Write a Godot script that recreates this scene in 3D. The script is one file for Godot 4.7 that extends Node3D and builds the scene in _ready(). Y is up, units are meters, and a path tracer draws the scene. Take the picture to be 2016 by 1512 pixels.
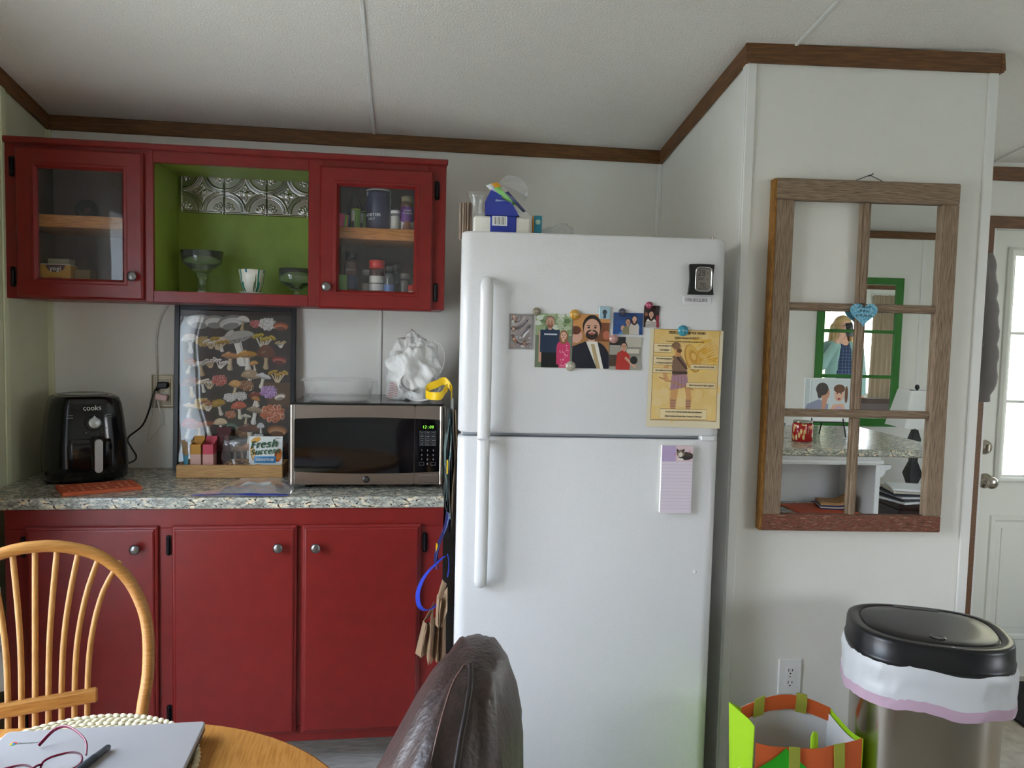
extends Node3D
# A kitchen corner in a mobile home: red hutch, white fridge, partition with an old window sash mirror.
# World: y up, metres, back wall at z = 0, camera looks towards -z. Two other frames are turned a little:
# PA/P() is the partition's frame (x along its face, z towards the room), FA/F() is the fridge's.

const PO := Vector3(.7645, 0, .7812)
const PA := .0885
const FO := Vector3(-.0875, 0, .8522)
const FA := .0739
const CEIL := 2.1948
const SLOPE := .1718
const RIDGE := 2.36

var M := {}
var used := {}
var rng := RandomNumberGenerator.new()

func P(u: float, y: float, z: float) -> Vector3:
	return PO + Basis(Vector3.UP, -PA) * Vector3(u, y, z)

func F(u: float, y: float, z: float) -> Vector3:
	return FO + Basis(Vector3.UP, -FA) * Vector3(u, y, z)

# ------------------------------------------------------------------ mesh builder
class MB:
	var v := PackedVector3Array()
	var uv := PackedVector2Array()
	var g := PackedInt32Array()
	var col := PackedColorArray()
	var cur := Color.WHITE
	var colored := false

	func tint(c: Color) -> MB:
		cur = c.srgb_to_linear()
		colored = true
		return self

	func tri(a: Vector3, b: Vector3, c: Vector3, grp := -1, ua := Vector2.ZERO, ub := Vector2.ZERO, uc := Vector2.ZERO) -> void:
		v.append(a); v.append(b); v.append(c)
		uv.append(ua); uv.append(ub); uv.append(uc)
		g.append(grp)
		col.append(cur)

	func quad(a: Vector3, b: Vector3, c: Vector3, d: Vector3, grp := -1, ua := Vector2(0, 1), ub := Vector2(1, 1), uc := Vector2(1, 0), ud := Vector2(0, 0)) -> void:
		tri(a, b, c, grp, ua, ub, uc)
		tri(a, c, d, grp, ua, uc, ud)

	# turn the primitive that starts at triangle t0 the right way out
	func orient(t0: int) -> void:
		var n := g.size()
		if n <= t0:
			return
		var c := v[t0 * 3]
		var vol := 0.0
		for t in range(t0, n):
			vol += (v[t * 3] - c).dot((v[t * 3 + 1] - c).cross(v[t * 3 + 2] - c))
		if vol > 0.0:
			return
		for t in range(t0, n):
			var x := v[t * 3 + 1]; v[t * 3 + 1] = v[t * 3 + 2]; v[t * 3 + 2] = x
			var y := uv[t * 3 + 1]; uv[t * 3 + 1] = uv[t * 3 + 2]; uv[t * 3 + 2] = y

	# chamfered box; uv is planar over x and y
	func box(c: Vector3, s: Vector3, b := 0.002, xf := Transform3D.IDENTITY) -> MB:
		var t0 := g.size()
		var h := s * .5
		b = minf(b, minf(h.x, minf(h.y, h.z)) * .9)
		var at := func(i: Vector3) -> Vector3: return xf * (c + i)
		var U := func(i: Vector3) -> Vector2: return Vector2(i.x / s.x + .5, .5 - i.y / s.y)
		var Q := func(i: Vector3, j: Vector3, k: Vector3, l: Vector3) -> void:
			quad(at.call(i), at.call(j), at.call(k), at.call(l), -1, U.call(i), U.call(j), U.call(k), U.call(l))
		for s1 in [-1.0, 1.0]:
			var q := [Vector2(-1, -1), Vector2(s1, -s1), Vector2(1, 1), Vector2(-s1, s1)]
			if s1 < 0:
				q = [Vector2(-1, -1), Vector2(-1, 1), Vector2(1, 1), Vector2(1, -1)]
			var X := []
			var Y := []
			var Z := []
			for e in q:
				X.append(Vector3(s1 * h.x, e.x * (h.y - b), e.y * (h.z - b)))
				Y.append(Vector3(e.y * (h.x - b), s1 * h.y, e.x * (h.z - b)))
				Z.append(Vector3(e.x * (h.x - b), e.y * (h.y - b), s1 * h.z))
			Q.call(X[0], X[1], X[2], X[3]); Q.call(Y[0], Y[1], Y[2], Y[3]); Q.call(Z[0], Z[1], Z[2], Z[3])
		if b > 0.0:
			for a in [-1.0, 1.0]:
				for e in [-1.0, 1.0]:
					var m: float = a * e
					var p := [Vector3(h.x - b, a * h.y, e * (h.z - b)), Vector3(h.x - b, a * (h.y - b), e * h.z), Vector3(-h.x + b, a * (h.y - b), e * h.z), Vector3(-h.x + b, a * h.y, e * (h.z - b))]
					var r := [Vector3(a * (h.x - b), h.y - b, e * h.z), Vector3(a * h.x, h.y - b, e * (h.z - b)), Vector3(a * h.x, -h.y + b, e * (h.z - b)), Vector3(a * (h.x - b), -h.y + b, e * h.z)]
					var w := [Vector3(a * h.x, e * (h.y - b), h.z - b), Vector3(a * (h.x - b), e * h.y, h.z - b), Vector3(a * (h.x - b), e * h.y, -h.z + b), Vector3(a * h.x, e * (h.y - b), -h.z + b)]
					for k in [p, r, w]:
						if m > 0:
							Q.call(k[3], k[2], k[1], k[0])
						else:
							Q.call(k[0], k[1], k[2], k[3])
					for d in [-1.0, 1.0]:
						var A := Vector3(a * h.x, e * (h.y - b), d * (h.z - b))
						var B := Vector3(a * (h.x - b), e * h.y, d * (h.z - b))
						var C := Vector3(a * (h.x - b), e * (h.y - b), d * h.z)
						if a * e * d > 0:
							tri(at.call(A), at.call(B), at.call(C), -1, U.call(A), U.call(B), U.call(C))
						else:
							tri(at.call(A), at.call(C), at.call(B), -1, U.call(A), U.call(C), U.call(B))
		orient(t0)
		return self

	# rings of equal length, joined; grp >= 0 is smooth
	func loft(rings: Array, caps := true, grp := 1, closed := true, uvs := false) -> MB:
		var t0 := g.size()
		var m: int = rings[0].size()
		for i in rings.size() - 1:
			var r0: PackedVector3Array = rings[i]
			var r1: PackedVector3Array = rings[i + 1]
			for j in (m if closed else m - 1):
				var k := (j + 1) % m
				var u0 := float(j) / (m if closed else m - 1)
				var u1 := float(j + 1) / (m if closed else m - 1)
				var w0 := 1.0 - float(i) / (rings.size() - 1)
				var w1 := 1.0 - float(i + 1) / (rings.size() - 1)
				quad(r0[j], r0[k], r1[k], r1[j], grp, Vector2(u0, w0), Vector2(u1, w0), Vector2(u1, w1), Vector2(u0, w1))
		if caps and closed:
			for e in [0, rings.size() - 1]:
				var r: PackedVector3Array = rings[e]
				var c := Vector3.ZERO
				for p in r: c += p
				c /= m
				for j in m:
					var k := (j + 1) % m
					if e == 0:
						tri(c, r[k], r[j], grp + 1000 + e if grp >= 0 else -1)
					else:
						tri(c, r[j], r[k], grp + 1000 + e if grp >= 0 else -1)
		if closed:
			orient(t0)
		return self

	# profile of Vector2(radius, y), turned about the y axis
	func lathe(prof: Array, n := 24, xf := Transform3D.IDENTITY, grp := 1, sharp := false) -> MB:
		var rings := []
		for p in prof:
			var r := PackedVector3Array()
			for j in n:
				var a := TAU * j / n
				r.append(xf * Vector3(cos(a) * maxf(p.x, .00001), p.y, sin(a) * maxf(p.x, .00001)))
			rings.append(r)
		if sharp:
			var t0 := g.size()
			for i in rings.size() - 1:
				loft([rings[i], rings[i + 1]], false, grp + i)
			orient_range(t0, rings, xf)
		else:
			loft(rings, false, grp)
		return self

	func orient_range(_t0: int, _r: Array, _x: Transform3D) -> void:
		pass

	# round bar along a path; radii is a number or one for each point
	func tube(pts: Array, radii, n := 8, caps := true, flat := Vector2.ONE, up := Vector3.UP) -> MB:
		var rings := []
		var prev := up
		for i in pts.size():
			var t: Vector3
			if i == 0: t = pts[1] - pts[0]
			elif i == pts.size() - 1: t = pts[i] - pts[i - 1]
			else: t = (pts[i] - pts[i - 1]).normalized() + (pts[i + 1] - pts[i]).normalized()
			t = t.normalized()
			var s := prev - t * prev.dot(t)
			if s.length() < .01:
				s = t.cross(Vector3(.3, .5, .8))
			s = s.normalized()
			prev = s
			var w := t.cross(s)
			var r: float = radii[i] if radii is Array else radii
			var ring := PackedVector3Array()
			for j in n:
				var a := TAU * (j + .5) / n
				ring.append(pts[i] + s * sin(a) * r * flat.y + w * cos(a) * r * flat.x)
			rings.append(ring)
		return loft(rings, caps)

	# polygon in x and y, pushed out along z from z0 to z1
	func prism(poly: PackedVector2Array, z0: float, z1: float, xf := Transform3D.IDENTITY, grp := -1) -> MB:
		var t0 := g.size()
		var idx := Geometry2D.triangulate_polygon(poly)
		var lo := poly[0]
		var hi := poly[0]
		for p in poly:
			lo = lo.min(p); hi = hi.max(p)
		var sz := (hi - lo).max(Vector2(.0001, .0001))
		var U := func(p: Vector2) -> Vector2: return Vector2((p.x - lo.x) / sz.x, 1.0 - (p.y - lo.y) / sz.y)
		# triangulate_polygon gives either turn; put both caps by the polygon's own turn
		var cw := Geometry2D.is_polygon_clockwise(poly)
		for i in range(0, idx.size(), 3):
			var a := poly[idx[i]]
			var b := poly[idx[i + 1]]
			var c := poly[idx[i + 2]]
			if ((b - a).cross(c - a) > 0) == cw:
				var x := b; b = c; c = x
			tri(xf * Vector3(a.x, a.y, z1), xf * Vector3(b.x, b.y, z1), xf * Vector3(c.x, c.y, z1), -1, U.call(a), U.call(b), U.call(c))
			tri(xf * Vector3(a.x, a.y, z0), xf * Vector3(c.x, c.y, z0), xf * Vector3(b.x, b.y, z0), -1, U.call(a), U.call(c), U.call(b))
		for i in poly.size():
			var a := poly[i]
			var b := poly[(i + 1) % poly.size()]
			quad(xf * Vector3(a.x, a.y, z0), xf * Vector3(b.x, b.y, z0), xf * Vector3(b.x, b.y, z1), xf * Vector3(a.x, a.y, z1), grp, U.call(a), U.call(b), U.call(b), U.call(a))
		orient(t0)
		return self

	# an open sheet from a function of u, v in 0..1
	func sheet(nu: int, nv: int, f: Callable, grp := 1) -> MB:
		var grid := []
		for i in nv + 1:
			var row := PackedVector3Array()
			for j in nu + 1:
				row.append(f.call(float(j) / nu, float(i) / nv))
			grid.append(row)
		for i in nv:
			for j in nu:
				var a := Vector2(float(j) / nu, float(i) / nv)
				var d := Vector2(1.0 / nu, 1.0 / nv)
				quad(grid[i][j], grid[i][j + 1], grid[i + 1][j + 1], grid[i + 1][j], grp, a, a + Vector2(d.x, 0), a + d, a + Vector2(0, d.y))
		return self

	# a sheet with a thickness t, closed all round
	func slab(nu: int, nv: int, f: Callable, t: float, grp := 1) -> MB:
		var t0 := g.size()
		var grid := []
		for i in nv + 1:
			var row := PackedVector3Array()
			for j in nu + 1:
				row.append(f.call(float(j) / nu, float(i) / nv))
			grid.append(row)
		var low := []
		for i in nv + 1:
			var row := PackedVector3Array()
			for j in nu + 1:
				var du: Vector3 = grid[i][mini(j + 1, nu)] - grid[i][maxi(j - 1, 0)]
				var dv: Vector3 = grid[mini(i + 1, nv)][j] - grid[maxi(i - 1, 0)][j]
				row.append(grid[i][j] + du.cross(dv).normalized() * t)
			low.append(row)
		for i in nv:
			for j in nu:
				var a := Vector2(float(j) / nu, float(i) / nv)
				var d := Vector2(1.0 / nu, 1.0 / nv)
				quad(grid[i][j], grid[i + 1][j], grid[i + 1][j + 1], grid[i][j + 1], grp, a, a + Vector2(0, d.y), a + d, a + Vector2(d.x, 0))
				quad(low[i][j], low[i][j + 1], low[i + 1][j + 1], low[i + 1][j], grp + 1, a, a + Vector2(d.x, 0), a + d, a + Vector2(0, d.y))
		for j in nu:
			quad(grid[0][j], grid[0][j + 1], low[0][j + 1], low[0][j], grp + 2)
			quad(grid[nv][j + 1], grid[nv][j], low[nv][j], low[nv][j + 1], grp + 3)
		for i in nv:
			quad(grid[i + 1][0], grid[i][0], low[i][0], low[i + 1][0], grp + 4)
			quad(grid[i][nu], grid[i + 1][nu], low[i + 1][nu], low[i][nu], grp + 5)
		orient(t0)
		return self

	func ball(c: Vector3, r: Vector3, n := 12, m := 8, xf := Transform3D.IDENTITY) -> MB:
		var rings := []
		for i in m + 1:
			var b := PI * i / m - PI / 2
			var ring := PackedVector3Array()
			for j in n:
				var a := TAU * j / n
				ring.append(xf * (c + Vector3(cos(a) * maxf(cos(b), .0001) * r.x, sin(b) * r.y, sin(a) * maxf(cos(b), .0001) * r.z)))
			rings.append(ring)
		return loft(rings, false)

	func mesh() -> ArrayMesh:
		var st := SurfaceTool.new()
		st.begin(Mesh.PRIMITIVE_TRIANGLES)
		for t in g.size():
			st.set_smooth_group(g[t] if g[t] >= 0 else -1)
			for k in [0, 2, 1]:
				st.set_uv(uv[t * 3 + k])
				if colored:
					st.set_color(col[t])
				st.add_vertex(v[t * 3 + k])
		st.generate_normals()
		return st.commit()

func mb() -> MB:
	return MB.new()

# ------------------------------------------------------------------ nodes
func numbered(called: String) -> String:
	var n: int = used.get(called, 0)
	used[called] = n + 1
	return called if n == 0 else "%s_%03d" % [called, n]

func thing(called: String, label: String, category: String, at := Vector3.ZERO, turn := 0.0, group := "") -> Node3D:
	var o := Node3D.new()
	o.name = numbered(called)
	add_child(o)
	o.position = at
	o.rotation.y = turn
	tag(o, label, category, group)
	return o

func tag(o: Node3D, label: String, category := "", group := "") -> void:
	o.set_meta("label", label)
	if category: o.set_meta("category", category)
	if group: o.set_meta("group", group)

func inst(called: String, m: Mesh, material: Material, parent: Node = self, at := Vector3.ZERO, rot := Vector3.ZERO) -> MeshInstance3D:
	var o := MeshInstance3D.new()
	o.name = called
	o.mesh = m
	o.material_override = material
	parent.add_child(o, true)
	o.position = at
	o.rotation = rot
	return o

func part(parent: Node, called: String, b, material: Material, at := Vector3.ZERO, rot := Vector3.ZERO) -> MeshInstance3D:
	var m: Mesh = b.mesh() if b is MB else b
	return inst(called, m, material, parent, at, rot)

func solo(called: String, b, material: Material, label: String, category: String, at := Vector3.ZERO, rot := Vector3.ZERO, group := "") -> MeshInstance3D:
	var m: Mesh = b.mesh() if b is MB else b
	var o := inst(numbered(called), m, material, self, at, rot)
	tag(o, label, category, group)
	return o

func struct(called: String, b, material: Material, at := Vector3.ZERO, rot := Vector3.ZERO, parent: Node = self) -> MeshInstance3D:
	var m: Mesh = b.mesh() if b is MB else b
	var o := inst(called, m, material, parent, at, rot)
	if parent == self:
		o.set_meta("kind", "structure")
	return o

# raised lettering: h is the height of a capital, at the middle of the line
func text(parent: Node, called: String, s: String, h: float, material: Material, at: Vector3, rot := Vector3.ZERO, opt := {}) -> MeshInstance3D:
	var tm := TextMesh.new()
	var f := SystemFont.new()
	f.font_names = PackedStringArray([opt.get("font", "Droid Sans")])
	f.font_weight = opt.get("weight", 400)
	tm.font = f
	tm.text = s
	tm.font_size = 48
	tm.pixel_size = h / 48.0 / .72
	tm.depth = opt.get("depth", .0006)
	tm.curve_step = 2.0
	tm.horizontal_alignment = opt.get("align", HORIZONTAL_ALIGNMENT_CENTER)
	var o := inst(called, tm, material, parent, at, rot)
	if opt.has("slant") or opt.has("squeeze"):
		o.transform = Transform3D(o.transform.basis * Basis(Vector3(opt.get("squeeze", 1.0), 0, 0), Vector3(opt.get("slant", 0.0), 1, 0), Vector3(0, 0, 1)), o.position)
	return o

# ------------------------------------------------------------------ textures and materials
func noise(w: int, h: int, freq: float, seed_: int, oct := 4, kind := FastNoiseLite.TYPE_SIMPLEX_SMOOTH) -> Image:
	var n := FastNoiseLite.new()
	n.noise_type = kind
	n.seed = seed_
	n.frequency = freq
	n.fractal_octaves = oct
	return n.get_seamless_image(w, h)

func ramp(im: Image, stops: Array) -> ImageTexture:   # [[t, "#rrggbb"], ...]
	var g := Gradient.new()
	var off := PackedFloat32Array()
	var cols := PackedColorArray()
	for s in stops:
		off.append(s[0]); cols.append(Color(s[1]))
	g.offsets = off
	g.colors = cols
	var lut := PackedByteArray()
	for i in 256:
		var c := g.sample(i / 255.0)
		lut.append(c.r8); lut.append(c.g8); lut.append(c.b8)
	im.convert(Image.FORMAT_L8)
	var src := im.get_data()
	var out := PackedByteArray()
	out.resize(src.size() * 3)
	for i in src.size():
		var k := src[i] * 3
		out[i * 3] = lut[k]; out[i * 3 + 1] = lut[k + 1]; out[i * 3 + 2] = lut[k + 2]
	return ImageTexture.create_from_image(Image.create_from_data(im.get_width(), im.get_height(), false, Image.FORMAT_RGB8, out))

func grey(im: Image) -> ImageTexture:
	im.convert(Image.FORMAT_L8)
	return ImageTexture.create_from_image(im)

func mat(key: String, c: String, rough := .6, o := {}) -> StandardMaterial3D:
	var m := StandardMaterial3D.new()
	m.resource_name = key
	m.albedo_color = Color(c)
	m.roughness = rough
	m.metallic = o.get("metal", 0.0)
	m.metallic_specular = o.get("spec", .5)
	if o.has("tex"): m.albedo_texture = o.tex
	if o.has("tri"):
		m.uv1_triplanar = true
		m.uv1_scale = o.tri
	if o.get("world", false):
		m.uv1_world_triplanar = true
	if o.has("bump"):
		m.heightmap_enabled = true
		m.heightmap_texture = o.bump
		m.heightmap_scale = o.get("bs", .1)
	if o.has("alpha"):
		m.transparency = BaseMaterial3D.TRANSPARENCY_ALPHA
		m.albedo_color.a = o.alpha
	if o.get("refract", 0.0) > 0.0:
		m.refraction_enabled = true
		m.refraction_scale = o.refract
	if o.has("emit"):
		m.emission_enabled = true
		m.emission = Color(o.emit)
		m.emission_energy_multiplier = o.get("power", 1.0)
	if o.has("back"):
		m.backlight_enabled = true
		m.backlight = Color(o.back)
	if o.has("coat"):
		m.clearcoat_enabled = true
		m.clearcoat = o.coat
		m.clearcoat_roughness = o.get("coat_rough", .1)
	if o.has("rim"):
		m.rim_enabled = true
		m.rim = o.rim
	if o.has("aniso"):
		m.anisotropy_enabled = true
		m.anisotropy = o.aniso
	if o.get("vc", false):
		m.vertex_color_use_as_albedo = true
	M[key] = m
	return m

func rr(w: float, h: float, r: float, n := 5) -> PackedVector2Array:   # rounded rectangle round the origin
	var p := PackedVector2Array()
	for q in 4:
		var c := Vector2((w / 2 - r) * (1 if q in [0, 3] else -1), (h / 2 - r) * (1 if q in [0, 1] else -1))
		for i in n + 1:
			var a := PI / 2 * (q + float(i) / n)
			p.append(c + Vector2(cos(a), sin(a)) * r)
	return p

func ring(poly: PackedVector2Array, y: float, k := Vector2.ONE, off := Vector2.ZERO) -> PackedVector3Array:   # polygon laid flat at height y
	var r := PackedVector3Array()
	for p in poly:
		r.append(Vector3(p.x * k.x + off.x, y, p.y * k.y + off.y))
	return r

func bez(pts: Array, n := 24) -> Array:   # smooth line through points
	var c := Curve3D.new()
	for i in pts.size():
		var t: Vector3 = (pts[mini(i + 1, pts.size() - 1)] - pts[maxi(i - 1, 0)]) / 6.0
		c.add_point(pts[i], -t, t)
	var out := []
	var l := c.get_baked_length()
	for i in n + 1:
		out.append(c.sample_baked(l * i / n, true))
	return out

func _ready() -> void:
	rng.seed = 7
	# camera
	var cam := Camera3D.new()
	cam.name = "camera"
	cam.fov = 53.01
	cam.near = .02
	cam.far = 200.0
	add_child(cam)
	cam.transform = Transform3D(Basis.from_euler(Vector3(-.0645, -.1366, .0245)), Vector3(-.2343, 1.4489, 3.0294))
	cam.current = true
	# sky: bright, thinly overcast
	var env := Environment.new()
	var sky := Sky.new()
	var sm := ProceduralSkyMaterial.new()
	sm.sky_top_color = Color("#b0c7e6")
	sm.sky_horizon_color = Color("#edeeef")
	sm.sky_curve = .25
	sm.ground_bottom_color = Color("#8a8678")
	sm.ground_horizon_color = Color("#c9c8c0")
	sm.sun_angle_max = 1.0
	sky.sky_material = sm
	env.background_mode = Environment.BG_SKY
	env.sky = sky
	env.background_energy_multiplier = 6.5
	env.tonemap_mode = Environment.TONE_MAPPER_LINEAR
	env.tonemap_exposure = 2.95
	env.sdfgi_enabled = true
	env.ssao_enabled = true
	env.ssil_enabled = true
	var we := WorldEnvironment.new()
	we.name = "surroundings"
	we.environment = env
	add_child(we)
	materials()
	shell()
	outside()
	hutch()
	fridge()
	partition_things()
	entrance()
	furniture()
	counter_things()
	cabinet_things()
	fridge_things()
	behind_the_camera()

# ------------------------------------------------------------------ materials
func materials() -> void:
	var fine := noise(256, 256, .05, 3, 3)
	var speck := noise(512, 512, .09, 5, 4)
	var soft := noise(512, 512, .012, 9, 5)
	var fineT := grey(fine.duplicate())
	var speckT := grey(speck.duplicate())
	mat("wall", "#ffffff", .55, {"tex": ramp(soft.duplicate(), [[0, "#eeece3"], [.5, "#efede5"], [1, "#f1efe8"]]), "tri": Vector3(1.1, 1.1, 1.1), "bump": fineT, "bs": .02})
	mat("sage", "#ffffff", .55, {"tex": ramp(soft.duplicate(), [[0, "#c9cba9"], [.5, "#cdcfae"], [1, "#d1d2b3"]]), "tri": Vector3(1.1, 1.1, 1.1), "bump": fineT, "bs": .02})
	mat("ceiling", "#f3efe6", .95, {"bump": speckT, "bs": .2, "tri": Vector3(2.6, 2.6, 2.6)})
	mat("batten", "#efeee9", .5)
	mat("sage_batten", "#d6d9b4", .5)
	var grain := noise(512, 512, .02, 21, 5)
	mat("dark_trim", "#ffffff", .5, {"tex": ramp(grain.duplicate(), [[.2, "#5c3b1d"], [.5, "#6c4622"], [.8, "#7c532b"]]), "tri": Vector3(.8, 9, 9)})
	mat("dark_trim_z", "#ffffff", .5, {"tex": ramp(grain.duplicate(), [[.2, "#5c3b1d"], [.5, "#6c4622"], [.8, "#7c532b"]]), "tri": Vector3(9, 9, .8)})
	var redT := ramp(soft.duplicate(), [[0, "#751512"], [.5, "#7a1613"], [1, "#7f1814"]])
	mat("red", "#ffffff", .38, {"tex": redT, "tri": Vector3(2, 2, 2), "bump": fineT, "bs": .012})
	mat("green", "#ffffff", .5, {"tex": ramp(soft.duplicate(), [[0, "#84983a"], [1, "#8da243"]]), "tri": Vector3(2, 2, 2)})
	mat("inside", "#ffffff", .7, {"tex": ramp(grain.duplicate(), [[0, "#523528"], [1, "#624232"]]), "tri": Vector3(6, 1, 6)})
	mat("shelf", "#ffffff", .5, {"tex": ramp(grain.duplicate(), [[.1, "#99602c"], [.5, "#b87a3c"], [.9, "#c98d4d"]]), "tri": Vector3(1.2, 14, 14)})
	mat("black_metal", "#15151a", .35, {"metal": .6})
	mat("pewter", "#8d8b8a", .3, {"metal": 1.0})
	mat("chrome", "#c9c9c9", .14, {"metal": 1.0})
	mat("nickel", "#b6aea2", .25, {"metal": 1.0})
	mat("brushed", "#bdb6ac", .3, {"metal": 1.0, "aniso": .6})
	mat("steel", "#c4bbae", .22, {"metal": 1.0, "aniso": -.7})
	mat("clear", "#f6fbfa", .02, {"alpha": .02, "spec": .35})
	mat("glass", "#f4faf6", .02, {"alpha": .04, "refract": .05})
	mat("mirror", "#f2f5f3", .0, {"metal": 1.0, "spec": .5})
	mat("white_gloss", "#f1f1ef", .18)
	mat("white", "#efefec", .5)
	mat("paper", "#f3f0e8", .8)
	mat("black", "#101012", .4)
	mat("black_gloss", "#08080a", .08)
	mat("ink", "#1b1a1c", .7)
	# fridge enamel with a pebbled skin
	mat("enamel", "#dfdfdf", .22, {"bump": speckT, "bs": .05, "tri": Vector3(5.5, 5.5, 5.5)})
	mat("enamel_smooth", "#e4e4e4", .2)
	# granite patterned laminate
	var ga := noise(1024, 1024, .035, 31, 5)
	ga.convert(Image.FORMAT_L8)
	var gb := noise(1024, 1024, .012, 33, 4)
	gb.convert(Image.FORMAT_L8)
	var gn := FastNoiseLite.new()
	gn.noise_type = FastNoiseLite.TYPE_SIMPLEX_SMOOTH
	gn.fractal_type = FastNoiseLite.FRACTAL_RIDGED
	gn.fractal_octaves = 4
	gn.frequency = .014
	gn.seed = 8
	var gc := gn.get_seamless_image(1024, 1024)
	gc.convert(Image.FORMAT_L8)
	var a := ga.get_data()
	var b := gb.get_data()
	var c := gc.get_data()
	var out := PackedByteArray()
	out.resize(a.size() * 3)
	for i in a.size():
		var base := 178.0 + (a[i] - 128) * .42 + (b[i] - 128) * .55
		var dark := clampf((c[i] - 196.0 + (b[i] - 128) * .35 + (a[i] - 128) * .3) / 30.0, 0.0, 1.0)
		var warm := clampf((b[i] - 140.0) / 60.0, 0.0, 1.0) * .1
		base = clampf(base * (1.0 - dark * .82), 22.0, 226.0)
		out[i * 3] = int(clampf(base * (1.0 + warm), 0, 255)); out[i * 3 + 1] = int(base); out[i * 3 + 2] = int(base * (.93 - warm))
	var gran := ImageTexture.create_from_image(Image.create_from_data(1024, 1024, false, Image.FORMAT_RGB8, out))
	mat("granite", "#ffffff", .22, {"tex": gran, "tri": Vector3(1.5, 2.6, 2.6)})
	# woods
	mat("oak_x", "#ffffff", .35, {"tex": ramp(grain.duplicate(), [[.1, "#a06a30"], [.5, "#b98040"], [.9, "#c9924e"]]), "tri": Vector3(1.0, 16, 16)})
	mat("oak_y", "#ffffff", .35, {"tex": ramp(grain.duplicate(), [[.1, "#a67236"], [.5, "#bd8745"], [.9, "#cf9c58"]]), "tri": Vector3(18, 1.6, 18)})
	mat("bamboo", "#ffffff", .5, {"tex": ramp(grain.duplicate(), [[.1, "#a87b45"], [.5, "#c3955a"], [.9, "#d2a86e"]]), "tri": Vector3(1.2, 30, 30)})
	var old := [[.1, "#5a4838"], [.35, "#8a745f"], [.6, "#9c8670"], [.9, "#b09c85"]]
	var oldg := noise(512, 512, .03, 44, 5)
	mat("old_x", "#ffffff", .85, {"tex": ramp(oldg.duplicate(), old), "tri": Vector3(.9, 26, 26), "bump": grey(oldg.duplicate()), "bs": .08})
	mat("old_y", "#ffffff", .85, {"tex": ramp(oldg.duplicate(), old), "tri": Vector3(26, .9, 26), "bump": grey(oldg.duplicate()), "bs": .08})
	mat("old_side", "#ffffff", .8, {"tex": ramp(oldg.duplicate(), [[.1, "#6b4315"], [.5, "#9a6a2c"], [.9, "#b5863f"]]), "tri": Vector3(15, 1.5, 15)})
	mat("old_red", "#ffffff", .85, {"tex": ramp(oldg.duplicate(), [[.2, "#5a3426"], [.42, "#84604a"], [.58, "#7a3328"], [.8, "#9c8670"]]), "tri": Vector3(1.6, 11, 11), "bump": grey(oldg.duplicate()), "bs": .08})
	mat("plank", "#ffffff", .45, {"tex": ramp(grain.duplicate(), [[.15, "#a09b92"], [.5, "#b6b1a7"], [.85, "#c5c0b6"]]), "tri": Vector3(.9, 9, 9), "world": true})
	mat("plank_b", "#ffffff", .45, {"tex": ramp(grain.duplicate(), [[.15, "#979188"], [.5, "#aaa49a"], [.85, "#b9b3a9"]]), "tri": Vector3(.9, 9, 9), "world": true})
	mat("tile", "#ffffff", .5, {"tex": ramp(soft.duplicate(), [[.1, "#a59985"], [.5, "#b5aa97"], [.9, "#c3b9a7"]]), "tri": Vector3(2.4, 2.4, 2.4), "world": true})
	mat("kick", "#ffffff", .5, {"tex": ramp(grain.duplicate(), [[.15, "#6f6862"], [.85, "#8d857d"]]), "tri": Vector3(.9, 9, 9)})
	mat("old_green", "#2d7a26", .5)
	mat("curtain", "#f4f4f2", .9, {"back": "#c8c8c4"})
	mat("tan_curtain", "#a8967e", .9, {"back": "#5a4f40"})
	mat("siding", "#d9dcdd", .7)
	mat("cream_siding", "#d8c9a0", .7)
	mat("bounce_gravel", "#ffffff", .95, {"tex": ramp(soft.duplicate(), [[0, "#a8a18c"], [.5, "#b8b19d"], [1, "#c6bfac"]]), "tri": Vector3(.6, .6, .6)})  # outside ground: pale gravel colour, lightened to bounce daylight up to the ceiling

# ------------------------------------------------------------------ the room
func pxf(u := 0.0, y := 0.0, z := 0.0) -> Transform3D:
	return Transform3D(Basis(Vector3.UP, -PA), P(u, y, z))

func ceil_at(z: float) -> float:
	return CEIL + SLOPE * z if z < RIDGE else CEIL + SLOPE * (2 * RIDGE - z)

# a wall with openings, in its own frame: x along, y up, z through
func holed(called: String, x0: float, x1: float, h: float, thick: float, holes: Array, m: Material, xf: Transform3D) -> void:
	var xs := [x0, x1]
	for o in holes:
		xs.append(o[0]); xs.append(o[1])
	xs.sort()
	var b := mb()
	for i in xs.size() - 1:
		var mid: float = (xs[i] + xs[i + 1]) / 2
		var ys := [0.0, h]
		for o in holes:
			if mid > o[0] and mid < o[1]:
				ys.append(maxf(o[2], 0.0)); ys.append(o[3])
		ys.sort()
		for k in range(0, ys.size(), 2):
			if ys[k + 1] - ys[k] > .001:
				b.box(Vector3(mid, (ys[k] + ys[k + 1]) / 2, 0), Vector3(xs[i + 1] - xs[i], ys[k + 1] - ys[k], thick), 0)
	var w := inst(called, b.mesh(), m)
	w.transform = xf
	w.set_meta("kind", "structure")

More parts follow.
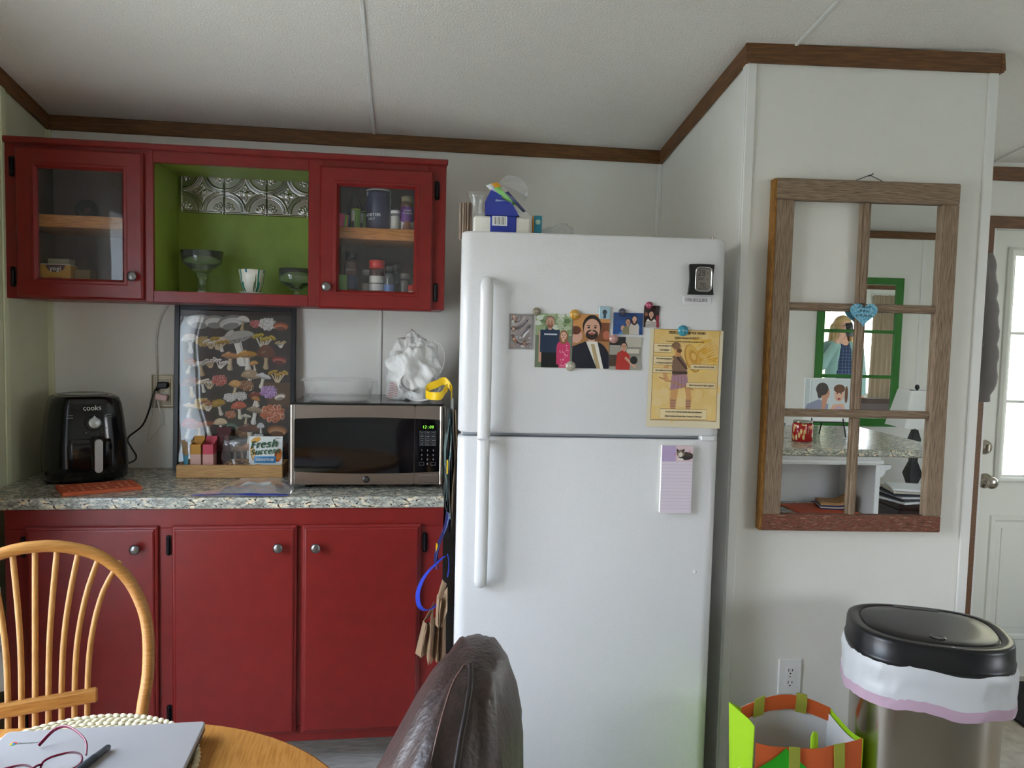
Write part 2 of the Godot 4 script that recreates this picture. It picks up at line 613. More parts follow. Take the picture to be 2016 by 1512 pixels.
func shell() -> void:
	# floor: sub-floor, planks in the kitchen, sheet vinyl by the door
	var fl := struct("floor", mb().box(Vector3(2.2, -.06, 2.2), Vector3(9.4, .1, 6.6), 0), M.kick)
	var pl := mb().box(Vector3.ZERO, Vector3(1.216, .009, .176), .0015).mesh()
	for r in 27:
		for k in 4:
			var x := -1.62 + .61 + k * 1.22 - (r * .41 - floorf(r * .41 / 1.22) * 1.22)
			if x > 2.6: continue
			part(fl, "plank", pl, M.plank if (r * 7 + k * 3) % 5 < 3 else M.plank_b, Vector3(x, -.0055, .1 + r * .18))
	part(fl, "vinyl_sheet", mb().box(Vector3.ZERO, Vector3(3.6, .009, 1.9), .001), M.tile, P(2.62, -.0045, .16), Vector3(0, -PA, 0))
	# walls
	struct("wall_back", mb().box(Vector3(-.38, 1.12, -.06), Vector3(2.62, 2.26, .12), 0), M.wall)
	holed("wall_left", -.12, 4.6, 2.2, .12, [[.97, 2.27, .3, 2.0]], M.sage, Transform3D(Basis(Vector3.UP, -PI / 2), Vector3(-1.59, 0, 0)))
	var gable := PackedVector2Array([Vector2(-.12, 2.2), Vector2(4.6, 2.2), Vector2(4.6, 2.28), Vector2(RIDGE, ceil_at(RIDGE) + .06), Vector2(-.12, 2.24)])
	struct("gable", mb().prism(gable, -.06, .06), M.sage, Vector3.ZERO, Vector3.ZERO, get_node("wall_left"))
	# the closet block whose face is the partition
	var foot := [Vector3(.7645, 0, .7812), P(.772, 0, 0), P(.772, 0, -.95), Vector3(.7634, 0, -.13)]
	var lo := PackedVector3Array()
	var hi := PackedVector3Array()
	for p in foot:
		lo.append(p); hi.append(Vector3(p.x, ceil_at(p.z) + .03, p.z))
	struct("wall_partition", mb().loft([lo, hi], true, -1), M.wall)
	holed("wall_entrance", .74, 5.75, 2.35, .12, [[1.345, 2.215, -.1, 1.945], [3.3, 4.7, .75, 1.95]], M.wall, pxf(0, 0, -.88))
	holed("wall_front", -2.6, 5.75, 2.4, .12, [[3.1, 5.1, .65, 2.0]], M.wall, pxf(0, 0, 3.36))
	struct("wall_right", mb().box(Vector3(0, 1.25, 1.2), Vector3(.12, 2.5, 4.3), 0), M.wall, P(5.7, 0, 0), Vector3(0, -PA, 0))
	# ceiling: two sloping halves with panel joints
	var cb := mb()
	for h in 2:
		var z0 := -.4 if h == 0 else RIDGE
		var z1 := RIDGE if h == 0 else 5.4
		var a := PackedVector3Array([Vector3(-1.75, ceil_at(z0) if h else CEIL - SLOPE * .4, z0), Vector3(7.2, ceil_at(z0) if h else CEIL - SLOPE * .4, z0), Vector3(7.2, ceil_at(z1), z1), Vector3(-1.75, ceil_at(z1), z1)])
		var b := PackedVector3Array()
		for p in a: b.append(p + Vector3(0, .16, 0))
		cb.loft([a, b], true, -1)
	var ce := struct("ceiling", cb, M.ceiling)
	var sl := atan(SLOPE)
	for x in [-.37, .903, 2.16, 3.4, 4.66]:
		part(ce, "batten", mb().box(Vector3(0, -.002, 1.18), Vector3(.012, .005, 2.39), .002), M.batten, Vector3(x, CEIL - .001, 0), Vector3(-sl, 0, 0))
	# dark strips where walls meet the ceiling
	var n := 0
	var strip := func(a: Vector3, b: Vector3, m: Material, h := .05, th := .012) -> void:
		n += 1
		var d := b - a
		var o := struct("trim_%d" % n, mb().box(Vector3(d.length() / 2, -h / 2, 0), Vector3(d.length(), h, th), .0015), m)
		o.transform = Transform3D(Basis.looking_at(d.normalized(), Vector3.UP) * Basis(Vector3.UP, PI / 2), a)
	strip.call(Vector3(-1.53, CEIL, .006), Vector3(.764, CEIL, .006), M.dark_trim, .052)
	strip.call(Vector3(-1.524, CEIL - .002, 0), Vector3(-1.524, ceil_at(RIDGE), RIDGE), M.dark_trim, .052)
	strip.call(Vector3(.757, CEIL - .002, .01), Vector3(.757, ceil_at(.78), .79), M.dark_trim, .054)
	strip.call(P(-.012, 2.333, .006), P(.784, 2.333, .006), M.dark_trim, .058)
	strip.call(P(.778, 2.333, .012), P(.778, 2.2, -.82), M.dark_trim, .055)
	strip.call(P(.772, 2.19, -.813), P(5.64, 2.19, -.813), M.dark_trim, .056)
	strip.call(P(-2.3, 2.272, 3.293), P(5.64, 2.272, 3.293), M.dark_trim, .054)
	# pale strips at joints and corners
	var bat := func(at: Vector3, h: float, w: float, turn: float, m: Material, t := .006) -> void:
		n += 1
		struct("trim_%d" % n, mb().box(Vector3(0, h / 2, 0), Vector3(w, h, t), .002), m, at, Vector3(0, turn, 0))
	bat.call(Vector3(-.337, .9, .003), 1.24, .012, 0, M.batten)
	bat.call(Vector3(-1.524, .9, .01), 1.24, .02, 0, M.sage_batten, .02)
	bat.call(Vector3(-1.527, 0, .318), 2.24, .03, PI / 2, M.sage_batten)
	bat.call(Vector3(.755, 0, .01), 2.14, .018, 0, M.batten, .018)
	bat.call(P(.012, 0, .003), 2.275, .028, -PA, M.batten, .008)
	bat.call(Vector3(.7615, 0, .771), 2.275, .024, PI / 2, M.batten, .008)
	bat.call(P(.758, 0, .003), 2.275, .03, -PA, M.batten, .008)
	bat.call(P(2.502, 0, 3.296), 2.218, .035, -PA, M.batten)
	bat.call(P(.95, 0, 3.296), 2.218, .035, -PA, M.batten)
	window("window_1", Transform3D(Basis(Vector3.UP, PI / 2), Vector3(-1.59, 0, 1.62)), 1.3, .3, 2.0)
	window("window_2", pxf(4.1, 0, 3.36) * Transform3D(Basis(Vector3.UP, PI), Vector3.ZERO), 2.0, .65, 2.0)
	window("window_3", pxf(4.0, 0, -.88), 1.4, .75, 1.95)

# frame, middle bar and two panes; its frame has x along and z into the room
func window(called: String, xf: Transform3D, w: float, y0: float, y1: float) -> void:
	var o := Node3D.new()
	o.name = called
	o.set_meta("kind", "structure")
	add_child(o)
	o.transform = xf
	var h := y1 - y0
	for s in [-1, 1]:
		part(o, "jamb", mb().box(Vector3(s * (w / 2 - .025), (y0 + y1) / 2, 0), Vector3(.05, h, .1), .003), M.white)
		part(o, "casing", mb().box(Vector3(s * (w / 2 + .02), (y0 + y1) / 2, .066), Vector3(.05, h + .09, .012), .002), M.batten)
	for y in [y0 + .025, y1 - .025]:
		part(o, "rail", mb().box(Vector3(0, y, 0), Vector3(w - .1, .05, .1), .003), M.white)
	for y in [y0 - .02, y1 + .02]:
		part(o, "casing", mb().box(Vector3(0, y, .066), Vector3(w - .01, .05, .012), .002), M.batten)
	part(o, "mullion", mb().box(Vector3(0, (y0 + y1) / 2, 0), Vector3(.045, h - .1, .06), .003), M.white)
	for s in [-1, 1]:
		part(o, "pane", mb().box(Vector3(s * (w / 4 - .013), (y0 + y1) / 2, 0), Vector3(w / 2 - .075, h - .1, .004), 0), M.clear)

func outside() -> void:
	struct("ground", mb().box(Vector3(0, -.65, 0), Vector3(80, .1, 80), 0), M.bounce_gravel)
	# neighbours: white lap siding seen past the left window, a cream shed past the living room window
	sided_house("neighbour_house", "white sided neighbouring house seen outside past the left window", Vector3(-4.2, -.6, 12), 0.0, 8.0, 3.6, 4.0, M.siding)
	sided_house("garden_shed", "cream sided shed standing outside the living room window", P(3.7, -.6, -3.6), -PA, 1.7, 3.4, 2.0, M.cream_siding)

func sided_house(called: String, label: String, at: Vector3, turn: float, w: float, h: float, d: float, m: Material) -> void:
	var t := thing(called, label, "building", at, turn)
	part(t, "wall_core", mb().box(Vector3(0, h / 2, 0), Vector3(w - .04, h, d - .04), 0), m)
	var n := int(h / .2)
	for s in [-1, 1]:
		for i in n:
			part(t, "siding_board", mb().box(Vector3.ZERO, Vector3(w, .2, .02), .002), m, Vector3(0, .1 + i * .2, s * (d / 2 - .002)), Vector3(s * .07, 0, 0))
	part(t, "roof", mb().prism(PackedVector2Array([Vector2(-d / 2 - .3, h), Vector2(d / 2 + .3, h), Vector2(0, h + d * .22)]), -w / 2 - .2, w / 2 + .2, Transform3D(Basis(Vector3.UP, PI / 2), Vector3.ZERO)), M.kick)

# ------------------------------------------------------------------ the red hutch
# a rectangular frame swept from a profile of Vector2(inset from the outer edge, z)
func frame(b: MB, c: Vector3, w: float, h: float, prof: Array) -> MB:
	var rings := []
	var pr := prof.duplicate()
	pr.append(prof[0])
	for p in pr:
		var x: float = w / 2 - p.x
		var y: float = h / 2 - p.x
		rings.append(PackedVector3Array([c + Vector3(-x, -y, p.y), c + Vector3(x, -y, p.y), c + Vector3(x, y, p.y), c + Vector3(-x, y, p.y)]))
	return b.loft(rings, false, -1)

func knob_mesh() -> Mesh:   # along +z
	var b := mb()
	b.lathe([Vector2(0, 0), Vector2(.0085, 0), Vector2(.009, .003), Vector2(.006, .006), Vector2(.0055, .012), Vector2(.009, .016), Vector2(.0145, .019), Vector2(.016, .0225), Vector2(.0145, .027), Vector2(.0085, .030), Vector2(0, .031)], 20, Transform3D(Basis(Vector3.RIGHT, PI / 2), Vector3.ZERO))
	return b.mesh()

func hinge_mesh() -> Mesh:
	var b := mb()
	b.prism(rr(.016, .066, .007, 4), 0, .003)
	b.tube([Vector3(0, -.021, .005), Vector3(0, .021, .005)], .0052, 10)
	for s in [-1, 1]:
		b.ball(Vector3(0, s * .024, .005), Vector3(.0045, .005, .0045), 8, 5)
		b.ball(Vector3(0, s * .029, .003), Vector3(.0025, .0025, .0015), 8, 4)
	return b.mesh()

func tin_tile() -> Mesh:   # pressed pattern, 0.152 square, relief along +z
	var n := 84
	var s := .152
	var bump := func(d: float, w: float) -> float: return maxf(0.0, 1.0 - d * d / (w * w))
	var ell := func(p: Vector2, c: Vector2, dir: float, a: float, b: float) -> float:
		var q := (p - c).rotated(-dir)
		return sqrt(q.x * q.x / (a * a) + q.y * q.y / (b * b))
	var hgt := func(u: float, v: float) -> Vector3:
		var p := Vector2(u * 2 - 1, v * 2 - 1)
		var h := 0.0
		var y := p.y * 1.06 + .06
		var q := Vector2(p.x * 1.12, (y - .06) * 1.1 - .04)
		var a := Vector2(absf(q.x), absf(q.y))
		if a.x <= 1.04 and a.y <= 1.04:
			var d := (Vector2(1.03, 1.03) - a).length()
			h = maxf(h, bump.call(d - 1.0, .05) * .9)
			h = maxf(h, bump.call(d - .87, .06))
			h = maxf(h, bump.call(q.length() - .0, .1) * .9)
			h = maxf(h, bump.call(q.length() - .12, .03) * .5)
			for k in 4:
				var e: float = ell.call(q, Vector2(.28, 0).rotated(k * PI / 2), k * PI / 2, .135, .1)
				h = maxf(h, (bump.call(e - .85, .2) * .7 if e > .65 else bump.call(e, .5) * .8))
				var e2: float = ell.call(q, Vector2(.42, 0).rotated(k * PI / 2), k * PI / 2, .08, .05)
				h = maxf(h, bump.call(e2, 1.0) * .6)
			for t in [-.62, 0.0, .62]:
				var c0 := Vector2(.96, .96)
				var dir: float = PI * 1.25 + t
				var e3: float = ell.call(a, c0 + Vector2(.2, 0).rotated(dir), dir, .19, .09)
				h = maxf(h, bump.call(e3 - .8, .25) * .9 if e3 > .5 else bump.call(e3, .45) * .6)
		if absf(p.x) > .955 and p.y > -.86:
			h = maxf(h, bump.call(absf(p.x) - 1.0, .035) * .8)
		if p.y < -.9 and absf(p.x) < .9:
			h = maxf(h, bump.call(p.y + .95, .035) * .9)
		if Vector2(absf(p.x) - 1.0, p.y + .95).length() < .06:
			h = maxf(h, bump.call(Vector2(absf(p.x) - 1.0, p.y + .95).length(), .05))
		return Vector3((u - .5) * s, (v - .5) * s, h * .0068)
	return mb().sheet(n, n, hgt).mesh()

func hutch() -> void:
	var kn := knob_mesh()
	var hg := hinge_mesh()
	# ---- wall cabinet
	var t := thing("wall_cabinet", "red painted wall cabinet with two glass doors and a green open niche", "cabinet")
	var x0 := -1.527
	var x1 := -.108
	var y0 := 1.527
	var y1 := 2.03
	var n0 := -1.072
	var n1 := -.572
	var b := mb()
	b.box(Vector3((x0 + x1) / 2, y1 - .009, .15), Vector3(x1 - x0, .018, .296), .001)
	b.box(Vector3((x0 + x1) / 2, y0 + .009, .15), Vector3(x1 - x0, .018, .296), .001)
	for x in [x0 + .008, x1 - .008]:
		b.box(Vector3(x, (y0 + y1) / 2, .15), Vector3(.016, y1 - y0, .296), .001)
	part(t, "carcass", b, M.red)
	b = mb()
	for r in [[x0, -1.468], [-1.115, n0], [n1, -.52], [-.165, x1]]:
		b.box(Vector3((r[0] + r[1]) / 2, (y0 + y1) / 2, .307), Vector3(r[1] - r[0], y1 - y0, .018), .0015)
	for r in [[-1.468, -1.115, y0, y0 + .04], [n0, n1, y0, y0 + .038], [-.52, -.165, y0, y0 + .04], [-1.468, -1.115, y1 - .045, y1], [n0, n1, y1 - .045, y1], [-.52, -.165, y1 - .045, y1]]:
		b.box(Vector3((r[0] + r[1]) / 2, (r[2] + r[3]) / 2, .307), Vector3(r[1] - r[0], r[3] - r[2], .018), .0015)
	part(t, "face_frame", b, M.red)
	part(t, "crown", mb().box(Vector3((x0 + x1) / 2 + .002, 2.033, .322), Vector3(x1 - x0 + .006, .02, .016), .004).box(Vector3((x0 + x1) / 2 + .002, 2.041, .16), Vector3(x1 - x0 + .006, .006, .33), .001), M.red)
	part(t, "niche_back", mb().box(Vector3((n0 + n1) / 2, 1.78, .012), Vector3(n1 - n0 + .04, .49, .012), .001), M.green)
	b = mb()
	b.box(Vector3(n0 - .009, 1.78, .158), Vector3(.014, .49, .28), .001)
	b.box(Vector3(n1 + .009, 1.78, .158), Vector3(.014, .49, .28), .001)
	b.box(Vector3((n0 + n1) / 2, 2.004, .158), Vector3(n1 - n0, .012, .28), .001)
	b.box(Vector3((n0 + n1) / 2, 1.558, .158), Vector3(n1 - n0, .012, .28), .001)
	part(t, "niche_lining", b, M.green)
	b = mb()
	for r in [[x0 + .017, n0 - .018], [n1 + .018, x1 - .017]]:
		b.box(Vector3((r[0] + r[1]) / 2, 1.78, .01), Vector3(r[1] - r[0], .48, .008), 0)
		b.box(Vector3((r[0] + r[1]) / 2, 1.549, .155), Vector3(r[1] - r[0], .006, .28), 0)
		b.box(Vector3((r[0] + r[1]) / 2, 2.009, .155), Vector3(r[1] - r[0], .006, .28), 0)
		for x in [r[0] + .002, r[1] - .002]:
			b.box(Vector3(x, 1.78, .155), Vector3(.004, .46, .28), 0)
	part(t, "cupboard_lining", b, M.inside)
	for r in [[x0 + .021, n0 - .022], [n1 + .022, x1 - .021]]:
		part(t, "shelf", mb().box(Vector3((r[0] + r[1]) / 2, 1.787, .143), Vector3(r[1] - r[0], .04, .258), .002), M.shelf)
	var prof := [Vector2(0, 0), Vector2(0, .013), Vector2(.006, .019), Vector2(.046, .019), Vector2(.05, .0215), Vector2(.056, .0215), Vector2(.064, .011), Vector2(.064, 0)]
	for d in [[-1.487, -1.1, 1.531, 2.01, -1.127, 1.607, -1.503], [-.533, -.152, 1.522, 2.0, -.508, 1.594, -.139]]:
		var w: float = d[1] - d[0]
		var h: float = d[3] - d[2]
		var dr := part(t, "door", frame(mb(), Vector3.ZERO, w, h, prof), M.red, Vector3((d[0] + d[1]) / 2, (d[2] + d[3]) / 2, .317))
		part(dr, "pane", mb().box(Vector3(0, 0, .006), Vector3(w - .122, h - .122, .003), 0), M.clear)
		part(dr, "knob", kn, M.pewter, Vector3(d[5 - 1] - (d[0] + d[1]) / 2, d[5] - (d[2] + d[3]) / 2, .019))
		for y in [d[3] - .062, d[2] + .065]:
			part(t, "hinge", hg, M.black_metal, Vector3(d[6], y, .3165))
	# pressed tin strip
	var tin := mat("tin", "#bebdb8", .25, {"metal": 1.0})
	var ts := thing("tin_strip", "silver pressed tin tile strip on the back of the green niche", "wall tile", Vector3(-.837, 1.943, .019))
	var tm := tin_tile()
	part(ts, "backing", mb().box(Vector3(.0, 0, .0015), Vector3(.458, .153, .003), .0005), tin)
	for k in 3:
		part(ts, "pressed_tile", tm, tin, Vector3((k - 1) * .152, 0, .0032))
	# ---- base cabinet
	t = thing("base_cabinet", "red painted base cabinet with three slab doors under the granite counter", "cabinet")
	x0 = -1.445
	x1 = -.106
	b = mb()
	b.box(Vector3(x0 + .008, .485, .26), Vector3(.016, .77, .5), .001)
	b.box(Vector3(x1 - .008, .485, .26), Vector3(.016, .77, .5), .001)
	b.box(Vector3((x0 + x1) / 2, .11, .26), Vector3(x1 - x0, .016, .5), .001)
	b.box(Vector3((x0 + x1) / 2, .485, .012), Vector3(x1 - x0, .77, .01), .001)
	part(t, "carcass", b, M.red)
	b = mb()
	b.box(Vector3((x0 + x1) / 2, .845, .512), Vector3(x1 - x0, .06, .02), .0015)
	b.box(Vector3((x0 + x1) / 2, .128, .512), Vector3(x1 - x0, .05, .02), .0015)
	for r in [[x0, -1.365], [-1.01, -.94], [-.59, -.545], [-.19, x1]]:
		b.box(Vector3((r[0] + r[1]) / 2, .485, .512), Vector3(r[1] - r[0], .66, .02), .0015)
	part(t, "face_frame", b, M.red)
	part(t, "toe_kick", mb().box(Vector3((x0 + x1) / 2, .05, .405), Vector3(x1 - x0, .1, .015), .001), M.kick)
	for d in [[-1.381, -.997, -1.056, .758, -1.391], [-.954, -.574, -.628, .757, -.967], [-.557, -.179, -.512, .755, -.166]]:
		var w: float = d[1] - d[0]
		b = mb()
		var rings := []
		for p in [Vector2(0, 0), Vector2(0, .01), Vector2(.003, .0125), Vector2(.0075, .0135), Vector2(.009, .017), Vector2(.013, .019)]:
			var X: float = w / 2 - p.x
			var Y: float = .343 - p.x
			rings.append(PackedVector3Array([Vector3(-X, -Y, p.y), Vector3(X, -Y, p.y), Vector3(X, Y, p.y), Vector3(-X, Y, p.y)]))
		b.loft(rings, true, -1)
		var dr := part(t, "door", b, M.red, Vector3((d[0] + d[1]) / 2, .48, .523))
		part(dr, "knob", kn, M.pewter, Vector3(d[2] - (d[0] + d[1]) / 2, d[3] - .48, .019))
		for y in [.76, .21]:
			part(t, "hinge", hg, M.black_metal, Vector3(d[4], y, .522))
	var ct := mb()
	var poly := PackedVector2Array([Vector2(.001, .876), Vector2(.527, .876), Vector2(.531, .878), Vector2(.533, .883), Vector2(.533, .907), Vector2(.531, .912), Vector2(.526, .914), Vector2(.001, .914)])
	var l := PackedVector3Array()
	var r_ := PackedVector3Array()
	for p in poly:
		l.append(Vector3(-1.528, p.y, p.x)); r_.append(Vector3(-.107, p.y, p.x))
	ct.loft([l, r_], true, -1)
	solo("countertop", ct, M.granite, "grey speckled granite pattern countertop on the red base cabinet", "countertop")

# ------------------------------------------------------------------ the fridge
func footprint(w: float, d: float, r: float) -> PackedVector2Array:   # x 0..w, z -d..0, front corners rounded
	var p := PackedVector2Array([Vector2(.004, -d), Vector2(w - .004, -d), Vector2(w, -d + .004)])
	for i in 9:
		var a := PI / 2 * i / 8
		p.append(Vector2(w - r + cos(a) * r, -r * .75 + sin(a) * r * .75))
	for i in 9:
		var a := PI / 2 * (1 + i / 8.0)
		p.append(Vector2(r + cos(a) * r, -r * .75 + sin(a) * r * .75))
	p.append(Vector2(0, -d + .004))
	return p

func fridge() -> void:
	var t := thing("refrigerator", "white top-freezer refrigerator with pebbled doors and long white handles", "refrigerator", FO, -FA)
	var gasket := mat("gasket", "#a5abb2", .6)
	part(t, "cabinet", mb().box(Vector3(.381, .8815, -.425), Vector3(.742, 1.703, .66), .008), M.enamel)
	part(t, "gasket", mb().box(Vector3(.38, 1.45, -.08), Vector3(.73, .54, .028), .004).box(Vector3(.38, .64, -.08), Vector3(.73, 1.0, .028), .004), gasket)
	part(t, "grille", mb().box(Vector3(.38, .055, -.06), Vector3(.73, .08, .05), .004), M.black)
	var fp := footprint(.76, .066, .034)
	for d in [["freezer_door", 1.167, 1.735], ["fresh_food_door", .1, 1.156]]:
		var rings := []
		for k in [[0, .985], [.002, .993], [.006, 1.0]]:
			rings.append(ring(fp, d[1] + k[0], Vector2(k[1], 1), Vector2(.38 * (1 - k[1]), -(1 - k[1]) * .3)))
		for k in [[.006, 1.0], [.002, .993], [0, .985]]:
			rings.append(ring(fp, d[2] - k[0], Vector2(k[1], 1), Vector2(.38 * (1 - k[1]), -(1 - k[1]) * .3)))
		part(t, d[0], mb().loft(rings, true, 1), M.enamel)
	part(t, "divider", mb().box(Vector3(.38, 1.1615, -.05), Vector3(.735, .008, .05), .001), gasket)
	# handles: broad rounded bars standing off the doors
	for h in [[1.606, 1.158], [.723, 1.15]]:
		var y0: float = h[0]
		var y1: float = h[1]
		var s := signf(y1 - y0)
		var pts := [Vector3(.073, y0 + s * .004, .004), Vector3(.073, y0 + s * .008, .02), Vector3(.073, y0 + s * .022, .034), Vector3(.073, y0 + s * .06, .041), Vector3(.073, (y0 + y1) / 2, .044), Vector3(.073, y1 - s * .05, .042), Vector3(.073, y1 - s * .02, .04), Vector3(.073, y1, .038)]
		var rad := [.011, .0145, .0175, .0185, .0185, .0185, .0185, .018]
		var hb := mb()
		hb.tube(bez(pts, 30), range(31).map(func(i): return lerpf(.012, .0185, minf(1.0, i / 3.0))), 16, true, Vector2(1, .62), Vector3.BACK)
		part(t, "handle", hb, M.enamel_smooth)
	part(t, "handle_bracket", mb().box(Vector3(.073, 1.17, .018), Vector3(.034, .012, .036), .003).box(Vector3(.073, 1.144, .018), Vector3(.034, .012, .036), .003), M.enamel_smooth)
	part(t, "door_hinge", mb().box(Vector3(.724, 1.1615, -.008), Vector3(.042, .013, .03), .002).tube([Vector3(.752, 1.153, -.02), Vector3(.752, 1.17, -.02)], .006, 10), M.enamel_smooth)
	part(t, "top_hinge", mb().box(Vector3(.69, 1.735, -.075), Vector3(.09, .01, .04), .002).tube([Vector3(.73, 1.73, -.04), Vector3(.73, 1.744, -.04)], .007, 10), M.nickel)
	part(t, "plug_button", mb().ball(Vector3(.702, .767, .0), Vector3(.006, .006, .002), 12, 6), M.white)
	var bd := part(t, "badge", mb().box(Vector3(.677, 1.5595, .0008), Vector3(.083, .022, .0016), .0005), mat("badge", "#dcd9dc", .35))
	text(bd, "lettering", "FRIGID", .0085, M.ink, Vector3(.6605, 1.5595, .0018), Vector3.ZERO, {"depth": .0004})
	var tri := mb().prism(PackedVector2Array([Vector2(-.0045, -.0042), Vector2(.0045, -.0042), Vector2(0, .0046)]), 0, .0004)
	var outl := mb()
	for e in [[Vector2(-.0045, -.0042), Vector2(.0045, -.0042)], [Vector2(.0045, -.0042), Vector2(0, .0046)], [Vector2(0, .0046), Vector2(-.0045, -.0042)]]:
		outl.tube([Vector3(e[0].x, e[0].y, .0002), Vector3(e[1].x, e[1].y, .0002)], .0005, 5)
	part(bd, "lettering", outl, M.ink, Vector3(.6845, 1.5595, .0018))
	text(bd, "lettering", "IRE", .0085, M.ink, Vector3(.6985, 1.5595, .0018), Vector3.ZERO, {"depth": .0004})

# ------------------------------------------------------------------ on and by the partition
func partition_things() -> void:
	sash_mirror()
	# heart
	var hp := PackedVector2Array()
	for i in 40:
		var a := TAU * i / 40
		hp.append(Vector2(16 * pow(sin(a), 3), 13 * cos(a) - 5 * cos(2 * a) - 2 * cos(3 * a) - cos(4 * a)) * Vector2(.00262, .0024))
	var hm := mat("heart_blue", "#ffffff", .6, {"tex": ramp(noise(256, 256, .03, 71, 4), [[.1, "#2f8fb5"], [.45, "#6fb6d2"], [.75, "#9fcfe0"]]), "tri": Vector3(14, 14, 14)})
	var ht := thing("heart_plaque", "small blue heart plaque with handwritten words hung on the sash mirror", "plaque", P(.376, 1.539, .0335), -PA)
	part(ht, "heart", mb().prism(hp, 0, .005), hm, Vector3(0, .0, .0))
	for l in [["Put God", .019], ["first in", .006], ["your Heart", -.007]]:
		text(ht, "lettering", l[0], .0075, M.ink, Vector3(0, l[1], .0053), Vector3(0, 0, -.03), {"depth": .0004, "slant": .1})
	# wall outlet
	var ot := thing("wall_outlet", "white duplex wall outlet low on the partition wall", "outlet", P(.217, .391, .0), -PA)
	outlet_parts(ot, .074, .114, M.white)
	trash_can()
	tote_bag()

func outlet_parts(ot: Node3D, w: float, h: float, m: Material) -> void:
	var b := mb()
	var rings := []
	for k in [[0, 0.0], [.003, 0.0], [.0055, .003]]:
		var X: float = w / 2 - k[1]
		var Y: float = h / 2 - k[1]
		rings.append(PackedVector3Array([Vector3(-X, -Y, k[0]), Vector3(X, -Y, k[0]), Vector3(X, Y, k[0]), Vector3(-X, Y, k[0])]))
	part(ot, "cover_plate", b.loft(rings, true, -1), m)
	for s in [-1, 1]:
		var pl := PackedVector2Array()
		for i in 24:
			var a := TAU * i / 24
			pl.append(Vector2(clampf(cos(a) * .0175, -.0165, .0165), clampf(sin(a) * .0175, -.0135, .0135)))
		var f := part(ot, "receptacle", mb().prism(pl, 0, .002), m, Vector3(0, s * .0195, .0055))
		part(f, "slot", mb().box(Vector3(-.006, .003, .0021), Vector3(.0022, .009, .0006), 0), M.ink)
		part(f, "slot", mb().box(Vector3(.006, .003, .0021), Vector3(.0022, .0075, .0006), 0), M.ink)
		part(f, "ground_hole", mb().ball(Vector3(0, -.0075, .0021), Vector3(.0026, .0026, .0006), 10, 4), M.ink)
	part(ot, "screw", mb().ball(Vector3(0, 0, .0056), Vector3(.0028, .0028, .001), 10, 4), M.nickel)

func sash_mirror() -> void:
	var t := thing("sash_mirror", "weathered old six-pane window sash hung as a mirror on the partition", "mirror", P(.374, 0, .0), -PA)
	var L := -.284
	var R := .284
	# outer rails and stiles
	part(t, "top_rail", mb().box(Vector3(0, 1.9035, .019), Vector3(R - L, .063, .03), .003), M.old_x)
	part(t, "bottom_rail", mb().box(Vector3(0, .891, .019), Vector3(R - L, .05, .03), .003), M.old_red)
	part(t, "stile", mb().box(Vector3(L + .0315, 1.394, .019), Vector3(.055, .956, .0295), .003), M.old_y)
	part(t, "stile", mb().box(Vector3(R - .0265, 1.394, .019), Vector3(.053, .956, .0295), .003), M.old_y)
	part(t, "stile_edge", mb().box(Vector3(L - .001, 1.4, .0185), Vector3(.011, 1.066, .031), .002), M.old_side)
	# bars with a stepped section
	var bar := func(b: MB, c: Vector3, s: Vector3, vert: bool) -> MB:
		b.box(c + Vector3(0, 0, -.004), s, .002)
		return b.box(c + Vector3(0, 0, .007), Vector3(s.x * (.5 if vert else 1.0), s.y * (1.0 if vert else .5), .009), .002)
	for r in [[1.5685, 1.8705], [1.2435, 1.5415], [.9175, 1.2175]]:
		part(t, "muntin", bar.call(mb(), Vector3(.0, (r[0] + r[1]) / 2, .02), Vector3(.03, r[1] - r[0], .018), true), M.old_y)
	for y in [1.555, 1.2305]:
		part(t, "cross_bar", bar.call(mb(), Vector3(-.002, y, .02), Vector3(.464, .024, .018), false), M.old_x)
	# panes: the upper left one is missing
	var cols := [[L + .06, -.016], [.016, R - .054]]
	var rows := [[.917, 1.218], [1.243, 1.542], [1.568, 1.871]]
	for c in 2:
		for r in 3:
			if c == 0 and r == 2:
				continue
			part(t, "mirror_pane", mb().box(Vector3((cols[c][0] + cols[c][1]) / 2, (rows[r][0] + rows[r][1]) / 2, .0155), Vector3(cols[c][1] - cols[c][0], rows[r][1] - rows[r][0], .004), 0), M.mirror)
	part(t, "hanging_wire", mb().tube([Vector3(-.043, 1.934, .01), Vector3(.012, 1.957, .008), Vector3(.065, 1.934, .01)], .0011, 6).tube([Vector3(.012, 1.955, .001), Vector3(.018, 1.958, .012), Vector3(.02, 1.962, .014)], .0014, 6), M.black_metal)

func oval(w: float, d: float, n := 56, e := 2.7) -> PackedVector2Array:
	var p := PackedVector2Array()
	for i in n:
		var a := TAU * i / n
		var c := cos(a)
		var s := sin(a)
		p.append(Vector2(signf(c) * pow(absf(c), 2 / e) * w / 2, signf(s) * pow(absf(s), 2 / e) * d / 2 * (1.0 if s > 0 else .86)))
	return p

